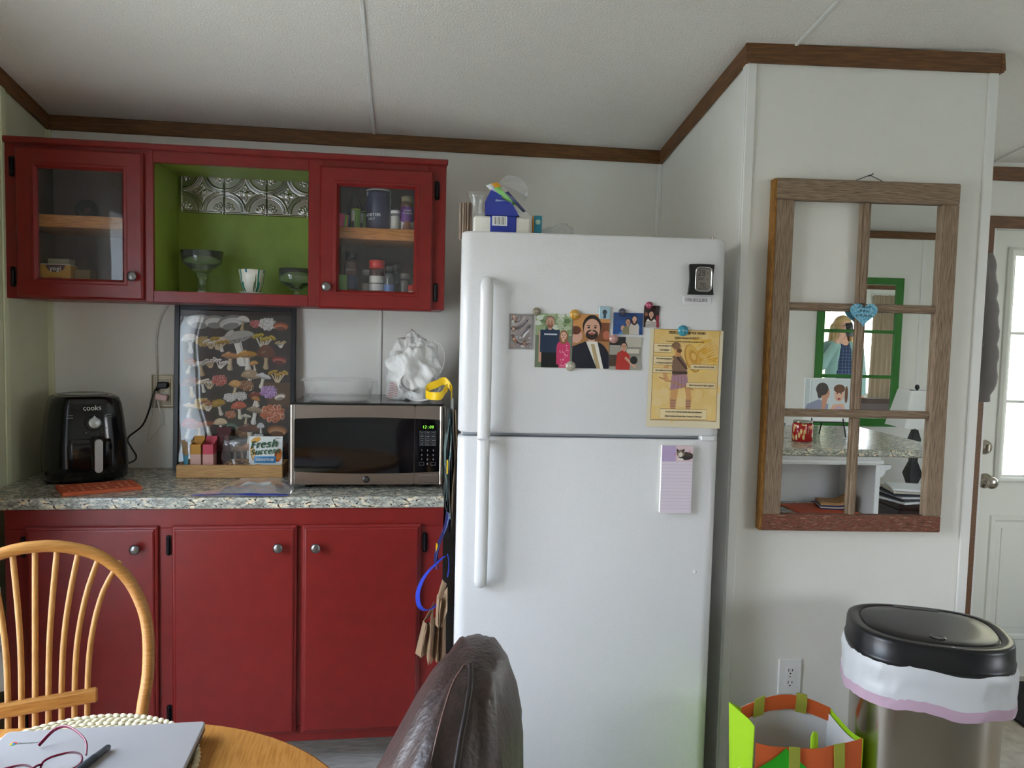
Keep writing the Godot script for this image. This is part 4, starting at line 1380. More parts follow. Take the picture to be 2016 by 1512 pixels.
func mushroom(p: Pic, x: float, y: float, s: float, cap: String, stem: String, kind: int, rot := 0.0) -> void:
	var asp := float(p.w) / p.h
	var q := func(dx: float, dy: float) -> Vector2:
		var v := Vector2(dx * s, dy * s).rotated(rot)
		return Vector2(x + v.x, y + v.y * asp)
	var dk := Color(cap).darkened(.35).to_html(false)
	match kind:
		0, 1, 2:
			var flat: float = [.85, .45, 1.25][kind]
			p.poly([q.call(-.22, 0), q.call(.22, 0), q.call(.2, .9), q.call(.34, 1.5), q.call(.1, 1.65), q.call(-.18, 1.6), q.call(-.3, 1.4), q.call(-.18, .8)], stem)
			p.poly([q.call(.06, .1), q.call(.2, .1), q.call(.2, .9), q.call(.34, 1.5), q.call(.1, 1.6)], Color(stem).darkened(.18).to_html(false))
			var up := []
			for i in 17:
				var a := PI + PI * i / 16
				up.append(q.call(cos(a), sin(a) * flat + .12))
			up.append(q.call(.5, .26)); up.append(q.call(0, .3)); up.append(q.call(-.5, .26))
			p.poly(up, cap)
			p.poly([q.call(-.92, .1), q.call(.92, .1), q.call(.5, .28), q.call(0, .32), q.call(-.5, .28)], dk)
			for k in 5:
				p.line(q.call(-.7 + k * .35, .12), q.call(-.3 + k * .15, .28), s * .035, Color(cap).lightened(.3).to_html(false))
			p.ell(q.call(-.3, -.3).x, q.call(-.3, -.3).y, s * .28, s * .12, Color(cap).lightened(.25).to_html(false), rot - .4)
		3:   # cluster
			for k in 5:
				var c: Vector2 = q.call(-.8 + k * .4, -.2 * sin(k * 2.1))
				p.line(c, q.call(-.1 + k * .06, 1.0), s * .14, stem)
				p.ell(c.x, c.y, s * .36, s * .2, cap, .3 * (k - 2))
				p.ell(c.x, c.y + s * .06, s * .26, s * .07, dk, .3 * (k - 2))
		4:   # ruffled
			for k in 34:
				var a := k * 2.4
				var r := s * sqrt(k / 34.0) * .8
				var c := Color(cap).lightened(.45 if k % 2 else .1)
				p.ell(x + cos(a) * r * 1.1, y + sin(a) * r * asp * .75, s * .22, s * .17, c.to_html(false), a * .7)
				p.ell(x + cos(a) * r * 1.1 + s * .03, y + sin(a) * r * asp * .75, s * .16, s * .11, Color(cap).darkened(.12 * (k % 3)).to_html(false), a * .7)
		5:   # shelf
			for k in 4:
				p.ell(x, y + k * s * .12 * asp, s * (1.0 - k * .12), s * (.5 - k * .08), [dk, cap, Color(cap).lightened(.25).to_html(false), dk][k], rot)

func mushroom_print() -> Pic:
	var p := Pic.new(640, 900, "#2a211e")
	for k in 40:
		p.ell(rng.randf(), rng.randf(), rng.randf_range(.05, .16), rng.randf_range(.03, .1), ["#2f2622", "#241c1a", "#352a25"][k % 3])
	p.poly([Vector2(.72, .46), Vector2(1, .46), Vector2(1, .62), Vector2(.8, .6)], "#5a3d22")
	var pal := ["#e8e3da", "#c9803e", "#a8572d", "#e2c9a2", "#b9912f", "#d8b24a", "#8e4a2e", "#c65a4e", "#d9d2c6", "#9a6b3c", "#efe6d8", "#b5713a"]
	var stems := ["#e8decb", "#d9c49c", "#c9b184", "#f0ebe0"]
	var set_ := [[.17, .07, .1, "#e4dfd6", 5], [.31, .07, .09, "#e9e4db", 5], [.45, .07, .1, "#d9d6d0", 5], [.56, .06, .05, "#ece7de", 0], [.67, .08, .045, "#c65a5a", 4], [.78, .08, .07, "#e6e2da", 4], [.9, .09, .06, "#c8602c", 5], [.5, .17, .14, "#b9b3a8", 1], [.36, .2, .05, "#dccdb6", 0], [.75, .17, .08, "#c7a92e", 3], [.9, .2, .04, "#d5b97a", 3], [.45, .29, .07, "#c98a4e", 1], [.6, .28, .08, "#c28a2c", 1], [.66, .34, .035, "#d49a55", 0], [.77, .28, .07, "#6d3b22", 2], [.89, .31, .06, "#a63e34", 5], [.88, .4, .07, "#c49a2e", 3], [.63, .42, .07, "#b59a78", 0], [.75, .42, .06, "#d7d3d0", 1], [.5, .48, .055, "#d8a45c", 0], [.6, .48, .06, "#8c5228", 4], [.68, .54, .06, "#7e2f26", 1], [.8, .52, .07, "#b07fc0", 4], [.9, .55, .045, "#ecdccb", 5], [.45, .56, .05, "#dcd8d2", 4], [.55, .55, .05, "#cfcac4", 4], [.68, .57, .035, "#c47a3a", 0], [.53, .62, .06, "#c65f44", 0], [.68, .64, .07, "#a58c70", 1], [.46, .67, .045, "#b5653a", 4], [.6, .68, .04, "#d5c9b7", 1], [.84, .66, .1, "#c6683c", 4], [.47, .74, .05, "#4d6a5c", 5], [.57, .78, .06, "#9a6a3e", 4], [.63, .76, .09, "#6f3f2e", 1], [.73, .75, .03, "#d8d5d2", 2], [.88, .77, .08, "#c07c42", 5], [.7, .81, .05, "#ddd7cf", 1], [.4, .8, .06, "#b5753c", 3], [.84, .87, .1, "#a9602e", 5], [.45, .89, .035, "#c66a2e", 1], [.5, .9, .045, "#d9c0a6", 2], [.56, .9, .04, "#d8b08c", 0], [.62, .89, .05, "#c98a5c", 0], [.7, .9, .05, "#c2b4a6", 1]]
	for m in set_:
		mushroom(p, m[0], m[1], m[2] * 1.18, m[3], stems[rng.randi() % 4], m[4], rng.randf_range(-.25, .25))
	for k in 22:   # the paler left half
		var x := .1 + (k % 4) * .085 + rng.randf_range(-.02, .02)
		var y := .2 + (k / 4) * .135 + rng.randf_range(-.02, .02)
		mushroom(p, x, y, rng.randf_range(.055, .082), pal[rng.randi() % pal.size()], stems[rng.randi() % 4], [0, 1, 2, 1, 0, 4, 3][rng.randi() % 7], rng.randf_range(-.3, .3))
	return p

# ------------------------------------------------------------------ on the counter
func counter_things() -> void:
	air_fryer()
	microwave()
	var C := .914
	# pot holder
	var pf := Pic.new(256, 128, "#b5492a")
	for k in 10:
		for j in 3:
			pf.line(Vector2(.05 + k * .1, .1 + j * .3), Vector2(.1 + k * .1, .3 + j * .3), .02, ["#e8b07a", "#d98850"][(k + j) % 2])
	var ph := mb().slab(16, 10, func(u, v): return Vector3(lerpf(-1.328, -1.13, u) + v * .07 - .02, C + .013 + .002 * sin(u * 40) * sin(v * 25) + .01 * maxf(0.0, .5 - u) * maxf(0.0, .5 - v), lerpf(.36, .475, v) - u * .105 + .045), .012)
	solo("pot_holder", ph, printed("pot_holder", pf, .9), "orange patterned pot holder lying before the air fryer", "pot holder")
	# framed mushroom print, leaning on the wall
	var t := thing("framed_poster", "black framed poster of many mushrooms leaning on the wall behind the tray", "poster", Vector3(-.867, C + .308, .045), 0)
	t.rotation.x = -.055
	var bf := mat("frame_black", "#1c1c22", .35)
	var W := .436
	var H := .612
	for s in [-1, 1]:
		part(t, "frame_side", mb().box(Vector3(s * (W / 2 - .009), 0, .0), Vector3(.018, H, .02), .002), bf)
		part(t, "frame_end", mb().box(Vector3(0, s * (H / 2 - .009), 0), Vector3(W - .036, .018, .02), .002), bf)
	part(t, "print", mb().box(Vector3(0, 0, -.003), Vector3(W - .034, H - .034, .002), 0), mat("mushroom_print", "#ffffff", .9, {"tex": mushroom_print().tex(), "spec": .2}))
	part(t, "backing", mb().box(Vector3(0, 0, -.0065), Vector3(W - .03, H - .03, .004), 0), M.black)
	# acrylic glazing, slightly wavy
	var gm := mat("acrylic", "#ffffff", .01, {"alpha": .03, "spec": .5})
	part(t, "glazing", mb().slab(24, 30, func(u, v): return Vector3((u - .5) * (W - .034), (.5 - v) * (H - .034), .0035 + .0009 * sin(u * 9 + sin(v * 5)) + .0004 * sin(v * 14 + u * 4)), .0015), gm)
	# ornate outlet with two plugs
	var op := mat("plate_bronze", "#b5ab92", .4, {"metal": .4})
	var ot := thing("ornate_outlet", "ornate cream and bronze outlet plate with plugs above the counter", "outlet", Vector3(-1.137, 1.204, .0), 0)
	part(ot, "cover_plate", frame(mb(), Vector3.ZERO, .08, .126, [Vector2(0, 0), Vector2(0, .005), Vector2(.004, .006), Vector2(.006, .003), Vector2(.012, .003), Vector2(.014, .006), Vector2(.018, .006), Vector2(.02, .003), Vector2(.039, .003), Vector2(.039, 0)]), op)
	for s in [-1, 1]:
		part(ot, "receptacle", mb().lathe([Vector2(0, .006), Vector2(.016, .006), Vector2(.0172, .004), Vector2(.0172, 0)], 20, Transform3D(Basis(Vector3.RIGHT, PI / 2), Vector3(0, s * .0195, 0))), M.paper)
	part(ot, "screw", mb().ball(Vector3(0, 0, .0045), Vector3(.003, .003, .0015), 10, 4), op)
	var cord := thing("appliance_cord", "black power cord plugged in above the counter by the air fryer", "cord")
	part(cord, "plug", mb().box(Vector3(-1.132, 1.228, .02), Vector3(.036, .024, .028), .004).tube([Vector3(-1.145, 1.222, .022), Vector3(-1.157, 1.208, .022)], [.009, .005], 8), M.black)
	part(cord, "lead", mb().tube(bez([Vector3(-1.156, 1.214, .03), Vector3(-1.164, 1.178, .042), Vector3(-1.174, 1.140, .04), Vector3(-1.203, 1.077, .03), Vector3(-1.253, 1.031, .03), Vector3(-1.243, 0.997, .03), Vector3(-1.225, 0.965, .03), Vector3(-1.231, 0.946, .035), Vector3(-1.262, 0.936, .06)], 50), .0034, 8), M.black)
	var wl := mat("cord_clear", "#d4d3c9", .35)
	var wc := thing("lamp_cord", "thin pale twin cord hanging from the cabinet to the outlet", "cord")
	part(wc, "lead", mb().tube(bez([Vector3(-1.105, 1.530, .03), Vector3(-1.118, 1.52, .012), Vector3(-1.138, 1.489, .008), Vector3(-1.149, 1.451, .008), Vector3(-1.157, 1.394, .008), Vector3(-1.156, 1.262, .01), Vector3(-1.156, 1.19, .012)], 40), .0022, 6, true, Vector2(1.8, 1)), wl)
	part(wc, "lead", mb().tube(bez([Vector3(-1.161, 1.175, .02), Vector3(-1.170, 1.110, .02), Vector3(-1.183, 1.053, .02), Vector3(-1.188, 1.022, .02), Vector3(-1.171, 1.030, .02), Vector3(-1.142, 1.072, .02), Vector3(-1.138, 1.101, .02), Vector3(-1.146, 1.145, .022), Vector3(-1.150, 1.172, .022)], 50), .0024, 6, true, Vector2(1.4, 1)), wl)
	part(wc, "plug", mb().box(Vector3(0, 0, 0), Vector3(.044, .024, .026), .003), mat("plug_pink", "#d9b3ab", .3), Vector3(-1.137, 1.183, .02), Vector3(0, 0, -.18))
	# bamboo tray and what stands in it
	t = thing("bamboo_tray", "low bamboo tray standing before the mushroom poster", "tray", Vector3(-.85, C, .147), 0)
	part(t, "front_board", mb().box(Vector3(0, .024, .063), Vector3(.364, .047, .009), .002), M.bamboo)
	part(t, "back_board", mb().box(Vector3(0, .024, -.063), Vector3(.364, .047, .009), .002), M.bamboo)
	for s in [-1, 1]:
		part(t, "end_board", mb().box(Vector3(s * .1775, .024, 0), Vector3(.009, .047, .117), .002), M.bamboo)
	part(t, "bottom_board", mb().box(Vector3(0, .004, 0), Vector3(.345, .006, .117), .001), M.bamboo)
	var F0 := C + .0075
	var blue := mat("stick_blue", "#2f87bd", .4)
	var gold := mat("stick_gold", "#8a6a34", .4)
	var teal := mat("stick_teal", "#3f8a9a", .4)
	var sp := [[-1.013, .13, -.05, blue], [-1.01, .16, -.03, blue], [-1.003, .185, -.012, teal], [-.998, .13, .004, teal]]
	for i in sp.size():
		var s: Array = sp[i]
		var st := thing("sachet_stick", ["leaning blue drink sachet at the end of the bamboo tray", "upright blue drink sachet, second from the end of the tray", "teal drink sachet between the blue sachets and the tea boxes", "teal drink sachet pressed against the yellow tea box"][i], "sachet", Vector3(s[0], F0, s[1]), 0, "drink sachets in the tray")
		st.rotation.z = -s[2] * 3.2
		part(st, "sachet", mb().loft([ring(rr(.013, .004, .0015, 2), 0), ring(rr(.013, .007, .003, 2), .03), ring(rr(.014, .006, .0025, 2), .07)]), s[3])
		part(st, "torn_end", mb().loft([ring(rr(.014, .006, .0025, 2), .07), ring(rr(.013, .004, .0015, 2), .1), ring(rr(.015, .001, .0004, 2), .118)]), gold)
	for i in 3:
		var d: Array = [["#c9912c", "#d8b0a0", -.974, "yellow and pink tea box with its lid torn open, in the tray"], ["#d0475a", "#dba69c", -.932, "red and pink tea box with open flaps, in the tray"], ["#5a1f22", "#4b2b2c", -.9, "dark maroon tea box behind the red one, in the tray"]][i]
		var bxx := thing("tea_box", d[3], "box", Vector3(d[2], F0, .16 if i < 2 else .102), 0, "tea boxes in the tray")
		var ww := .037 if i < 2 else .05
		var hh := .109 if i < 2 else .135
		var top := mat("tea_top_%d" % i, d[0], .5)
		part(bxx, "carton", mb().box(Vector3(0, .037, 0), Vector3(ww, .074, .05 if i < 2 else .028), .001), mat("tea_low_%d" % i, d[1], .6))
		var bb := mb()
		for e in [[-1, 0], [1, 0]]:
			bb.box(Vector3(e[0] * (ww / 2 - .0006), (.074 + hh) / 2, 0), Vector3(.0012, hh - .074, .05 if i < 2 else .028), 0)
		for e in [-1, 1]:
			bb.box(Vector3(0, (.074 + hh) / 2, e * (.0244 if i < 2 else .0134)), Vector3(ww, hh - .074, .0012), 0)
		part(bxx, "carton_top", bb, top)
		var fl := part(bxx, "flap", mb().box(Vector3(0, .0125, 0), Vector3(ww, .025, .001), 0), top, Vector3(0, hh, -.024 if i < 2 else -.012), Vector3(-.4, 0, 0))
		part(bxx, "flap", mb().box(Vector3(0, .01, 0), Vector3(.001, .02, .04 if i < 2 else .024), 0), top, Vector3(ww / 2, hh, 0), Vector3(0, 0, -.5))
	# bag of nuts
	var nb := thing("nut_bag", "clear plastic bag of mixed nuts slumped in the bamboo tray", "bag", Vector3(-.835, F0, .155), 0)
	var film := mat("film", "#f2f4f4", .06, {"alpha": .05, "spec": .6})
	var fn := FastNoiseLite.new()
	fn.seed = 3
	fn.frequency = 16.0
	var rings := []
	for i in 15:
		var f := i / 14.0
		var r := PackedVector3Array()
		for k in 36:
			var a := TAU * k / 36
			var w := lerpf(.056, .05, smoothstep(.3, 1.0, f))
			var d := lerpf(.042, .006, smoothstep(.25, 1.0, f))
			var q := 1.0 + .22 * fn.get_noise_3d(cos(a) * .09, f * .14, sin(a) * .09)
			r.append(Vector3(cos(a) * w * q, f * .128 + .01 * sin(a * 2) * f, sin(a) * d * q))
		rings.append(r)
	part(nb, "bag_film", mb().loft(rings, false), film)
	var nm := mb()
	var nuts := ["#6b3f20", "#8a5a30", "#a87442", "#54301a", "#c29a68"]
	for i in 170:
		nm.tint(Color(nuts[rng.randi() % 5]))
		var a := rng.randf() * TAU
		var q := sqrt(rng.randf())
		nm.ball(Vector3.ZERO, Vector3(.008, .004, .005) * rng.randf_range(.7, 1.1), 7, 5, Transform3D(Basis.from_euler(Vector3(rng.randf() * 3, rng.randf() * 6, rng.randf() * 3)), Vector3(cos(a) * q * .046, .007 + rng.randf() * .042 * (1 - q * .3), sin(a) * q * .032)))
	var nuo := part(nb, "nuts", nm, mat("nuts", "#ffffff", .6, {"vc": true}))
	nuo.set_meta("kind", "stuff")
	# smoothie pouch
	var sm := Pic.new(256, 256, "#e9ece6")
	sm.ell(.2, .1, .16, .07, "#e0a02e", -.3)
	sm.ell(.12, .45, .08, .2, "#d9922c", -.2)
	sm.ell(.12, .45, .05, .15, "#eec067", -.2)
	sm.ell(.88, .5, .11, .18, "#a8501e", .2)
	sm.ell(.9, .5, .07, .14, "#d07a30", .2)
	sm.rect(.16, .53, .82, .71, "#2a83b5")
	sm.ell(.3, .92, .3, .18, "#d69b55")
	sm.rect(.0, .93, 1, 1, "#c98e4e")
	sm.rect(.78, .045, .95, .06, "#777777")
	var so := thing("smoothie_pouch", "white smoothie pouch with fruit print leaning in the bamboo tray", "pouch", Vector3(-.736, F0, .168), 0)
	so.rotation.x = -.06
	part(so, "pouch", mb().slab(12, 12, func(u, v): return Vector3((u - .5) * .117, (1 - v) * .136, .006 * sin(u * PI) * sin(v * PI * .9 + .2)), .007), printed("pouch_print", sm, .3))
	var gi := mat("pouch_green", "#1f5a35", .5)
	text(so, "lettering", "Fresh", .026, gi, Vector3(-.004, .108, .0085), Vector3(0, 0, .08), {"slant": .3, "weight": 700, "depth": .0004})
	text(so, "lettering", "Success", .02, gi, Vector3(.0, .082, .009), Vector3(0, 0, .08), {"slant": .3, "weight": 700, "depth": .0004})
	text(so, "lettering", "SMOOTHIE", .009, M.white, Vector3(-.001, .052, .0092), Vector3.ZERO, {"weight": 700, "depth": .0004})
	# flat zip bag on the counter edge
	var zb := thing("zip_bag", "flat clear zip bag with a blue zip lying at the counter edge", "bag", Vector3(0, C + .0012, 0), 0)
	var zf := func(u: float, v: float) -> Vector3:
		var a := Vector3(-.895, 0, .535).lerp(Vector3(-.605, 0, .535), u)
		var b := Vector3(-.8, 0, .262).lerp(Vector3(-.66, 0, .262), u)
		b.x += .0
		var p := a.lerp(b, v)
		p.x += .1 * u * sin(v * PI) * .3
		p.y = .003 + .014 * maxf(0.0, sin(v * PI) * sin(u * PI)) + .003 * sin(u * 23 + v * 9) * sin(v * PI) + .012 * maxf(0.0, v - .85) * 6 * .5
		return p
	part(zb, "bag_film", mb().slab(30, 24, zf, .0008), mat("zip_film", "#f4f2f0", .12, {"alpha": .22}))
	part(zb, "zip_strip", mb().slab(30, 2, func(u, v): return zf.call(u, v * .075) + Vector3(0, .0014 + .006 * maxf(0.0, sin(u * PI * 1.6)) * (1 - v), .002), .001), mat("zip_blue", "#2f3f96", .3))
	var pinkm := mat("zip_print", "#c98f80", .6)
	var ringp := []
	for i in 41:
		var a := TAU * i / 40
		ringp.append(zf.call(.55 + cos(a) * .3, .5 + sin(a) * .22) + Vector3(0, .0014, 0))
	part(zb, "printed_ring", mb().tube(ringp, .0022, 6, false, Vector2(1, .15)), pinkm)
	part(zb, "printed_panel", mb().slab(8, 4, func(u, v): return zf.call(.33 + u * .36, .42 + v * .16) + Vector3(0, .0013, 0), .0004), mat("zip_panel", "#d9d6d0", .5))
	# clear bowl on the microwave
	var bowl := mb()
	bowl.lathe([Vector2(0, .0), Vector2(.098, 0), Vector2(.108, .006), Vector2(.119, .06), Vector2(.121, .066), Vector2(.131, .067), Vector2(.131, .0715), Vector2(.119, .0725), Vector2(.1165, .066), Vector2(.1055, .009), Vector2(.096, .0035), Vector2(0, .0035)], 56)
	solo("plastic_bowl", bowl, mat("cloudy_plastic", "#eef0ea", .18, {"alpha": .07}), "round clear plastic bowl on top of the microwave", "bowl", Vector3(-.466, 1.2075, .3))
	grocery_bag()
	hanging_bags()

func air_fryer() -> void:
	var t := thing("air_fryer", "glossy black air fryer with silver dial and handle in the counter corner", "air fryer", Vector3(-1.338, .914, .2), .5)
	var g := mat("fryer_black", "#0b0b0d", .14)
	var fp := rr(1, 1, .33, 8)
	var R := func(y: float, w: float, d: float, z := 0.0) -> PackedVector3Array: return ring(fp, y, Vector2(w, d), Vector2(0, z))
	part(t, "body", mb().loft([R.call(.006, .225, .235), R.call(.012, .25, .26), R.call(.06, .257, .267), R.call(.14, .25, .262), R.call(.22, .232, .248), R.call(.265, .218, .236), R.call(.283, .205, .224), R.call(.291, .18, .2), R.call(.293, .12, .14)]), g)
	part(t, "foot_ring", mb().loft([R.call(0, .19, .2), R.call(.01, .2, .21)]), M.black)
	part(t, "top_vent", mb().lathe([Vector2(.0, .2935), Vector2(.07, .2935), Vector2(.074, .2955), Vector2(.077, .2945), Vector2(.078, .292)], 36), mat("fryer_top", "#8f9488", .2, {"metal": .5}))
	# the drawer front stands a little proud
	part(t, "drawer", mb().loft([R.call(.03, .2, .262, .004), R.call(.034, .21, .272, .004), R.call(.13, .206, .268, .004), R.call(.15, .202, .262, .004), R.call(.153, .19, .25, .004)]), g)
	var sil := mat("fryer_silver", "#b9bdbb", .35, {"metal": .5})
	part(t, "handle", mb().prism(rr(.024, .112, .011, 6), .0, .012, Transform3D(Basis(Vector3.RIGHT, .05), Vector3(.022, .096, .141))), sil)
	part(t, "handle_mount", mb().box(Vector3(.022, .1, .132), Vector3(.05, .12, .026), .01), g)
	var face := Transform3D(Basis(Vector3.RIGHT, -.115), Vector3(.012, .205, .1275))
	var d := part(t, "dial", mb().lathe([Vector2(0, .014), Vector2(.0165, .014), Vector2(.018, .012), Vector2(.018, 0)], 28, face * Transform3D(Basis(Vector3.RIGHT, PI / 2), Vector3(.0, .0, .004))).prism(PackedVector2Array([Vector2(-.008, .014), Vector2(.008, .014), Vector2(0, .024)]), .004, .0178, face), sil)
	part(t, "dial_ring", mb().lathe([Vector2(.02, .007), Vector2(.026, .007), Vector2(.0285, 0), Vector2(.018, 0)], 28, face * Transform3D(Basis(Vector3.RIGHT, PI / 2), Vector3.ZERO)), M.black)
	var lt := mat("fryer_text", "#c9c9c4", .5)
	var tx := text(t, "lettering", "cooks", .0155, lt, Vector3.ZERO, Vector3.ZERO, {"weight": 400, "depth": .001})
	tx.transform = Transform3D(Basis(Vector3.RIGHT, -.19), Vector3(.008, .2545, .1225))
	for s in [[-.058, .232], [-.058, .224], [.056, .232], [.056, .224]]:
		part(t, "scale_mark", mb().box(face * Vector3(s[0] - .012, s[1] - .205, .0035), Vector3(.018, .0025, .002), .0005), mat("fryer_mark", "#77776f", .5))
	for k in 6:
		var a := -PI * .15 - k * PI * .14
		part(t, "scale_mark", mb().ball(face * Vector3(cos(a) * .04, sin(a) * .04, .004), Vector3(.0018, .0018, .0012), 8, 4), M.fryer_mark)

func microwave() -> void:
	var C := .914
	var t := thing("microwave", "stainless steel countertop microwave showing 12:09", "microwave", Vector3(-.359, C, .0), 0)
	var dark := mat("mw_case", "#2a2a2c", .35)
	part(t, "case", mb().box(Vector3(0, .152, .215), Vector3(.502, .264, .37), .006), dark)
	part(t, "top_sheet", mb().box(Vector3(0, .287, .21), Vector3(.506, .008, .38), .003), mat("mw_top", "#3c3b39", .16, {"metal": .6}))
	var ss := mat("mw_steel", "#8f837a", .3, {"metal": 1.0, "aniso": .7})
	# door frame and panel frame round the black glass
	var gl := mat("mw_glass", "#0a0a0c", .04)
	var z := .405
	var prof := [Vector2(0, 0), Vector2(0, .012), Vector2(.003, .016), Vector2(.1, .016)]
	var x0 := -.257
	var xs := .155
	var x1 := .257
	var b := mb()
	var plate := func(poly: PackedVector2Array) -> MB: return mb().prism(poly, 0, .014)
	# steel: upper and lower bands and ends, cut round the curved glass
	var up := PackedVector2Array()
	var dn := PackedVector2Array()
	var gpoly := PackedVector2Array()
	for i in 25:
		var f := i / 24.0
		gpoly.append(Vector2(lerpf(-.238, .244, f), .2385 + .006 * sin(f * PI)))
	for i in 7:
		var a := PI / 2 - PI / 2 * i / 6
		gpoly.append(Vector2(.232 + cos(a) * .012, .2265 + sin(a) * .012))
	for i in 7:
		var a := -PI / 2 * i / 6
		gpoly.append(Vector2(.232 + cos(a) * .012, .072 + sin(a) * .012))
	for i in 25:
		var f := 1.0 - i / 24.0
		gpoly.append(Vector2(lerpf(-.232, .232, f), .06 - .006 * sin(f * PI)))
	for i in 7:
		var a := -PI / 2 - PI / 2 * i / 6
		gpoly.append(Vector2(-.232 + cos(a) * .012, .072 + sin(a) * .012))
	for i in 7:
		var a := PI - PI / 2 * i / 6
		gpoly.append(Vector2(-.232 + cos(a) * .012, .2265 + sin(a) * .012))
	var dp := rr(xs - x0 - .001, .268, .006, 3)
	for i in dp.size(): dp[i] += Vector2((x0 + xs) / 2, .151)
	var cp := rr(x1 - xs - .001, .268, .006, 3)
	for i in cp.size(): cp[i] += Vector2((x1 + xs) / 2, .151)
	var door := part(t, "door", plate.call(dp), ss, Vector3(0, 0, z - .004))
	var panel := part(t, "control_panel", plate.call(cp), ss, Vector3(0, 0, z - .004))
	var clip := func(poly: PackedVector2Array, a: float, e: float) -> PackedVector2Array:
		return Geometry2D.intersect_polygons(poly, PackedVector2Array([Vector2(a, 0), Vector2(e, 0), Vector2(e, .4), Vector2(a, .4)]))[0]
	part(door, "black_glass", mb().prism(clip.call(gpoly, -.3, xs - .001), .0135, .0165), gl)
	part(panel, "black_glass", mb().prism(clip.call(gpoly, xs + .001, .3), .0135, .0165), gl)
	part(door, "window_screen", mb().box(Vector3(-.058, .151, .0168), Vector3(.266, .15, .0006), 0), mat("mw_screen", "#101012", .06))
	var led := mat("clock_digits", "#123a08", .4, {"emit": "#8ee84a", "power": .7})
	text(panel, "clock_display", "12:09", .0095, led, Vector3(.2, .2135, .0168), Vector3.ZERO, {"slant": .12, "depth": .0003, "font": "Droid Sans Mono"})
	var key := mat("mw_key", "#8e8e92", .5)
	for r in 4:
		for c in 3:
			part(panel, "key", frame(mb(), Vector3(.18 + c * .0195, .1945 - r * .013, .0166), .0165, .0105, [Vector2(0, 0), Vector2(0, .0004), Vector2(.0006, .0004), Vector2(.0006, 0)]), key)
			part(panel, "key_mark", mb().box(Vector3(.18 + c * .0195, .1945 - r * .013, .0167), Vector3(.01, .0016, .0003), 0), key)
	for i in 10:
		var n := (i + 1) % 10
		text(panel, "digit", str(n), .0055, mat("mw_digit", "#cfcfd2", .5) if i == 0 else M.mw_digit, Vector3(.18 + (i % 3) * .0195 if i < 9 else .1995, .134 - (i / 3) * .0155, .0168), Vector3.ZERO, {"depth": .0003})
	for s in [-1, 1]:
		part(panel, "key", frame(mb(), Vector3(.1995 + s * .0195, .088, .0166), .0165, .0105, [Vector2(0, 0), Vector2(0, .0004), Vector2(.0006, .0004), Vector2(.0006, 0)]), key)
	part(panel, "open_button", mb().loft([_pad(.205, .036, .074, .03, .0135), _pad(.205, .036, .074, .03, .0165), _pad(.205, .036, .066, .023, .0175)], true, -1), ss)
	# round maker's mark
	var mk := part(door, "maker_mark", mb().lathe([Vector2(0, .0012), Vector2(.0115, .0012), Vector2(.012, 0)], 28, Transform3D(Basis(Vector3.RIGHT, PI / 2), Vector3(-.005, .034, .014))), M.black)
	text(door, "lettering", "GE", .0085, ss, Vector3(-.005, .034, .0153), Vector3.ZERO, {"font": "Droid Serif", "slant": .15, "depth": .0003})
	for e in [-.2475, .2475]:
		part(t, "highlight_end", mb().tube([Vector3(e, .018, z + .002), Vector3(e, .284, z + .002)], .0125, 18, true, Vector2(1, 1), Vector3.BACK), mat("mw_highlight", "#b5aca4", .22, {"metal": 1.0}) if e < 0 else M.mw_highlight)  # rounded ends, steel made paler than the front to paint in their highlights
	for p in [Vector3(-.2, 0, .36), Vector3(.19, 0, .36), Vector3(-.2, 0, .08), Vector3(.19, 0, .08)]:
		part(t, "foot", mb().lathe([Vector2(0, 0), Vector2(.011, 0), Vector2(.013, .004), Vector2(.013, .021), Vector2(0, .021)], 14), M.black, p)

func _pad(x: float, y: float, w: float, h: float, z: float) -> PackedVector3Array:
	var r := PackedVector3Array()
	for p in rr(w, h, .003, 3):
		r.append(Vector3(x + p.x, y + p.y, z))
	return r

func crumple(c: Vector3, r: Vector3, seed_: int, amp: float, n := 56, m := 40) -> MB:
	var fn := FastNoiseLite.new()
	fn.seed = seed_
	fn.frequency = 1.3
	fn.fractal_octaves = 2
	var rings := []
	for i in m + 1:
		var b := PI * i / m - PI / 2
		var ring_ := PackedVector3Array()
		for j in n:
			var a := TAU * j / n
			var d := Vector3(cos(a) * maxf(cos(b), .001), sin(b), sin(a) * maxf(cos(b), .001))
			var k := 1.0 + amp * fn.get_noise_3d(d.x * .8, d.y * .8, d.z * .8) - amp * .5 * absf(fn.get_noise_3d(d.x * 1.9 + 5, d.y * 1.2, d.z * 1.9)) - amp * .2 * absf(fn.get_noise_3d(d.x * 4.5, d.y * 3.0 + 3, d.z * 4.5))
			var p := c + d * r * k
			p.y = maxf(p.y, c.y - r.y * .8)
			ring_.append(p)
		rings.append(ring_)
	return mb().loft(rings, false)

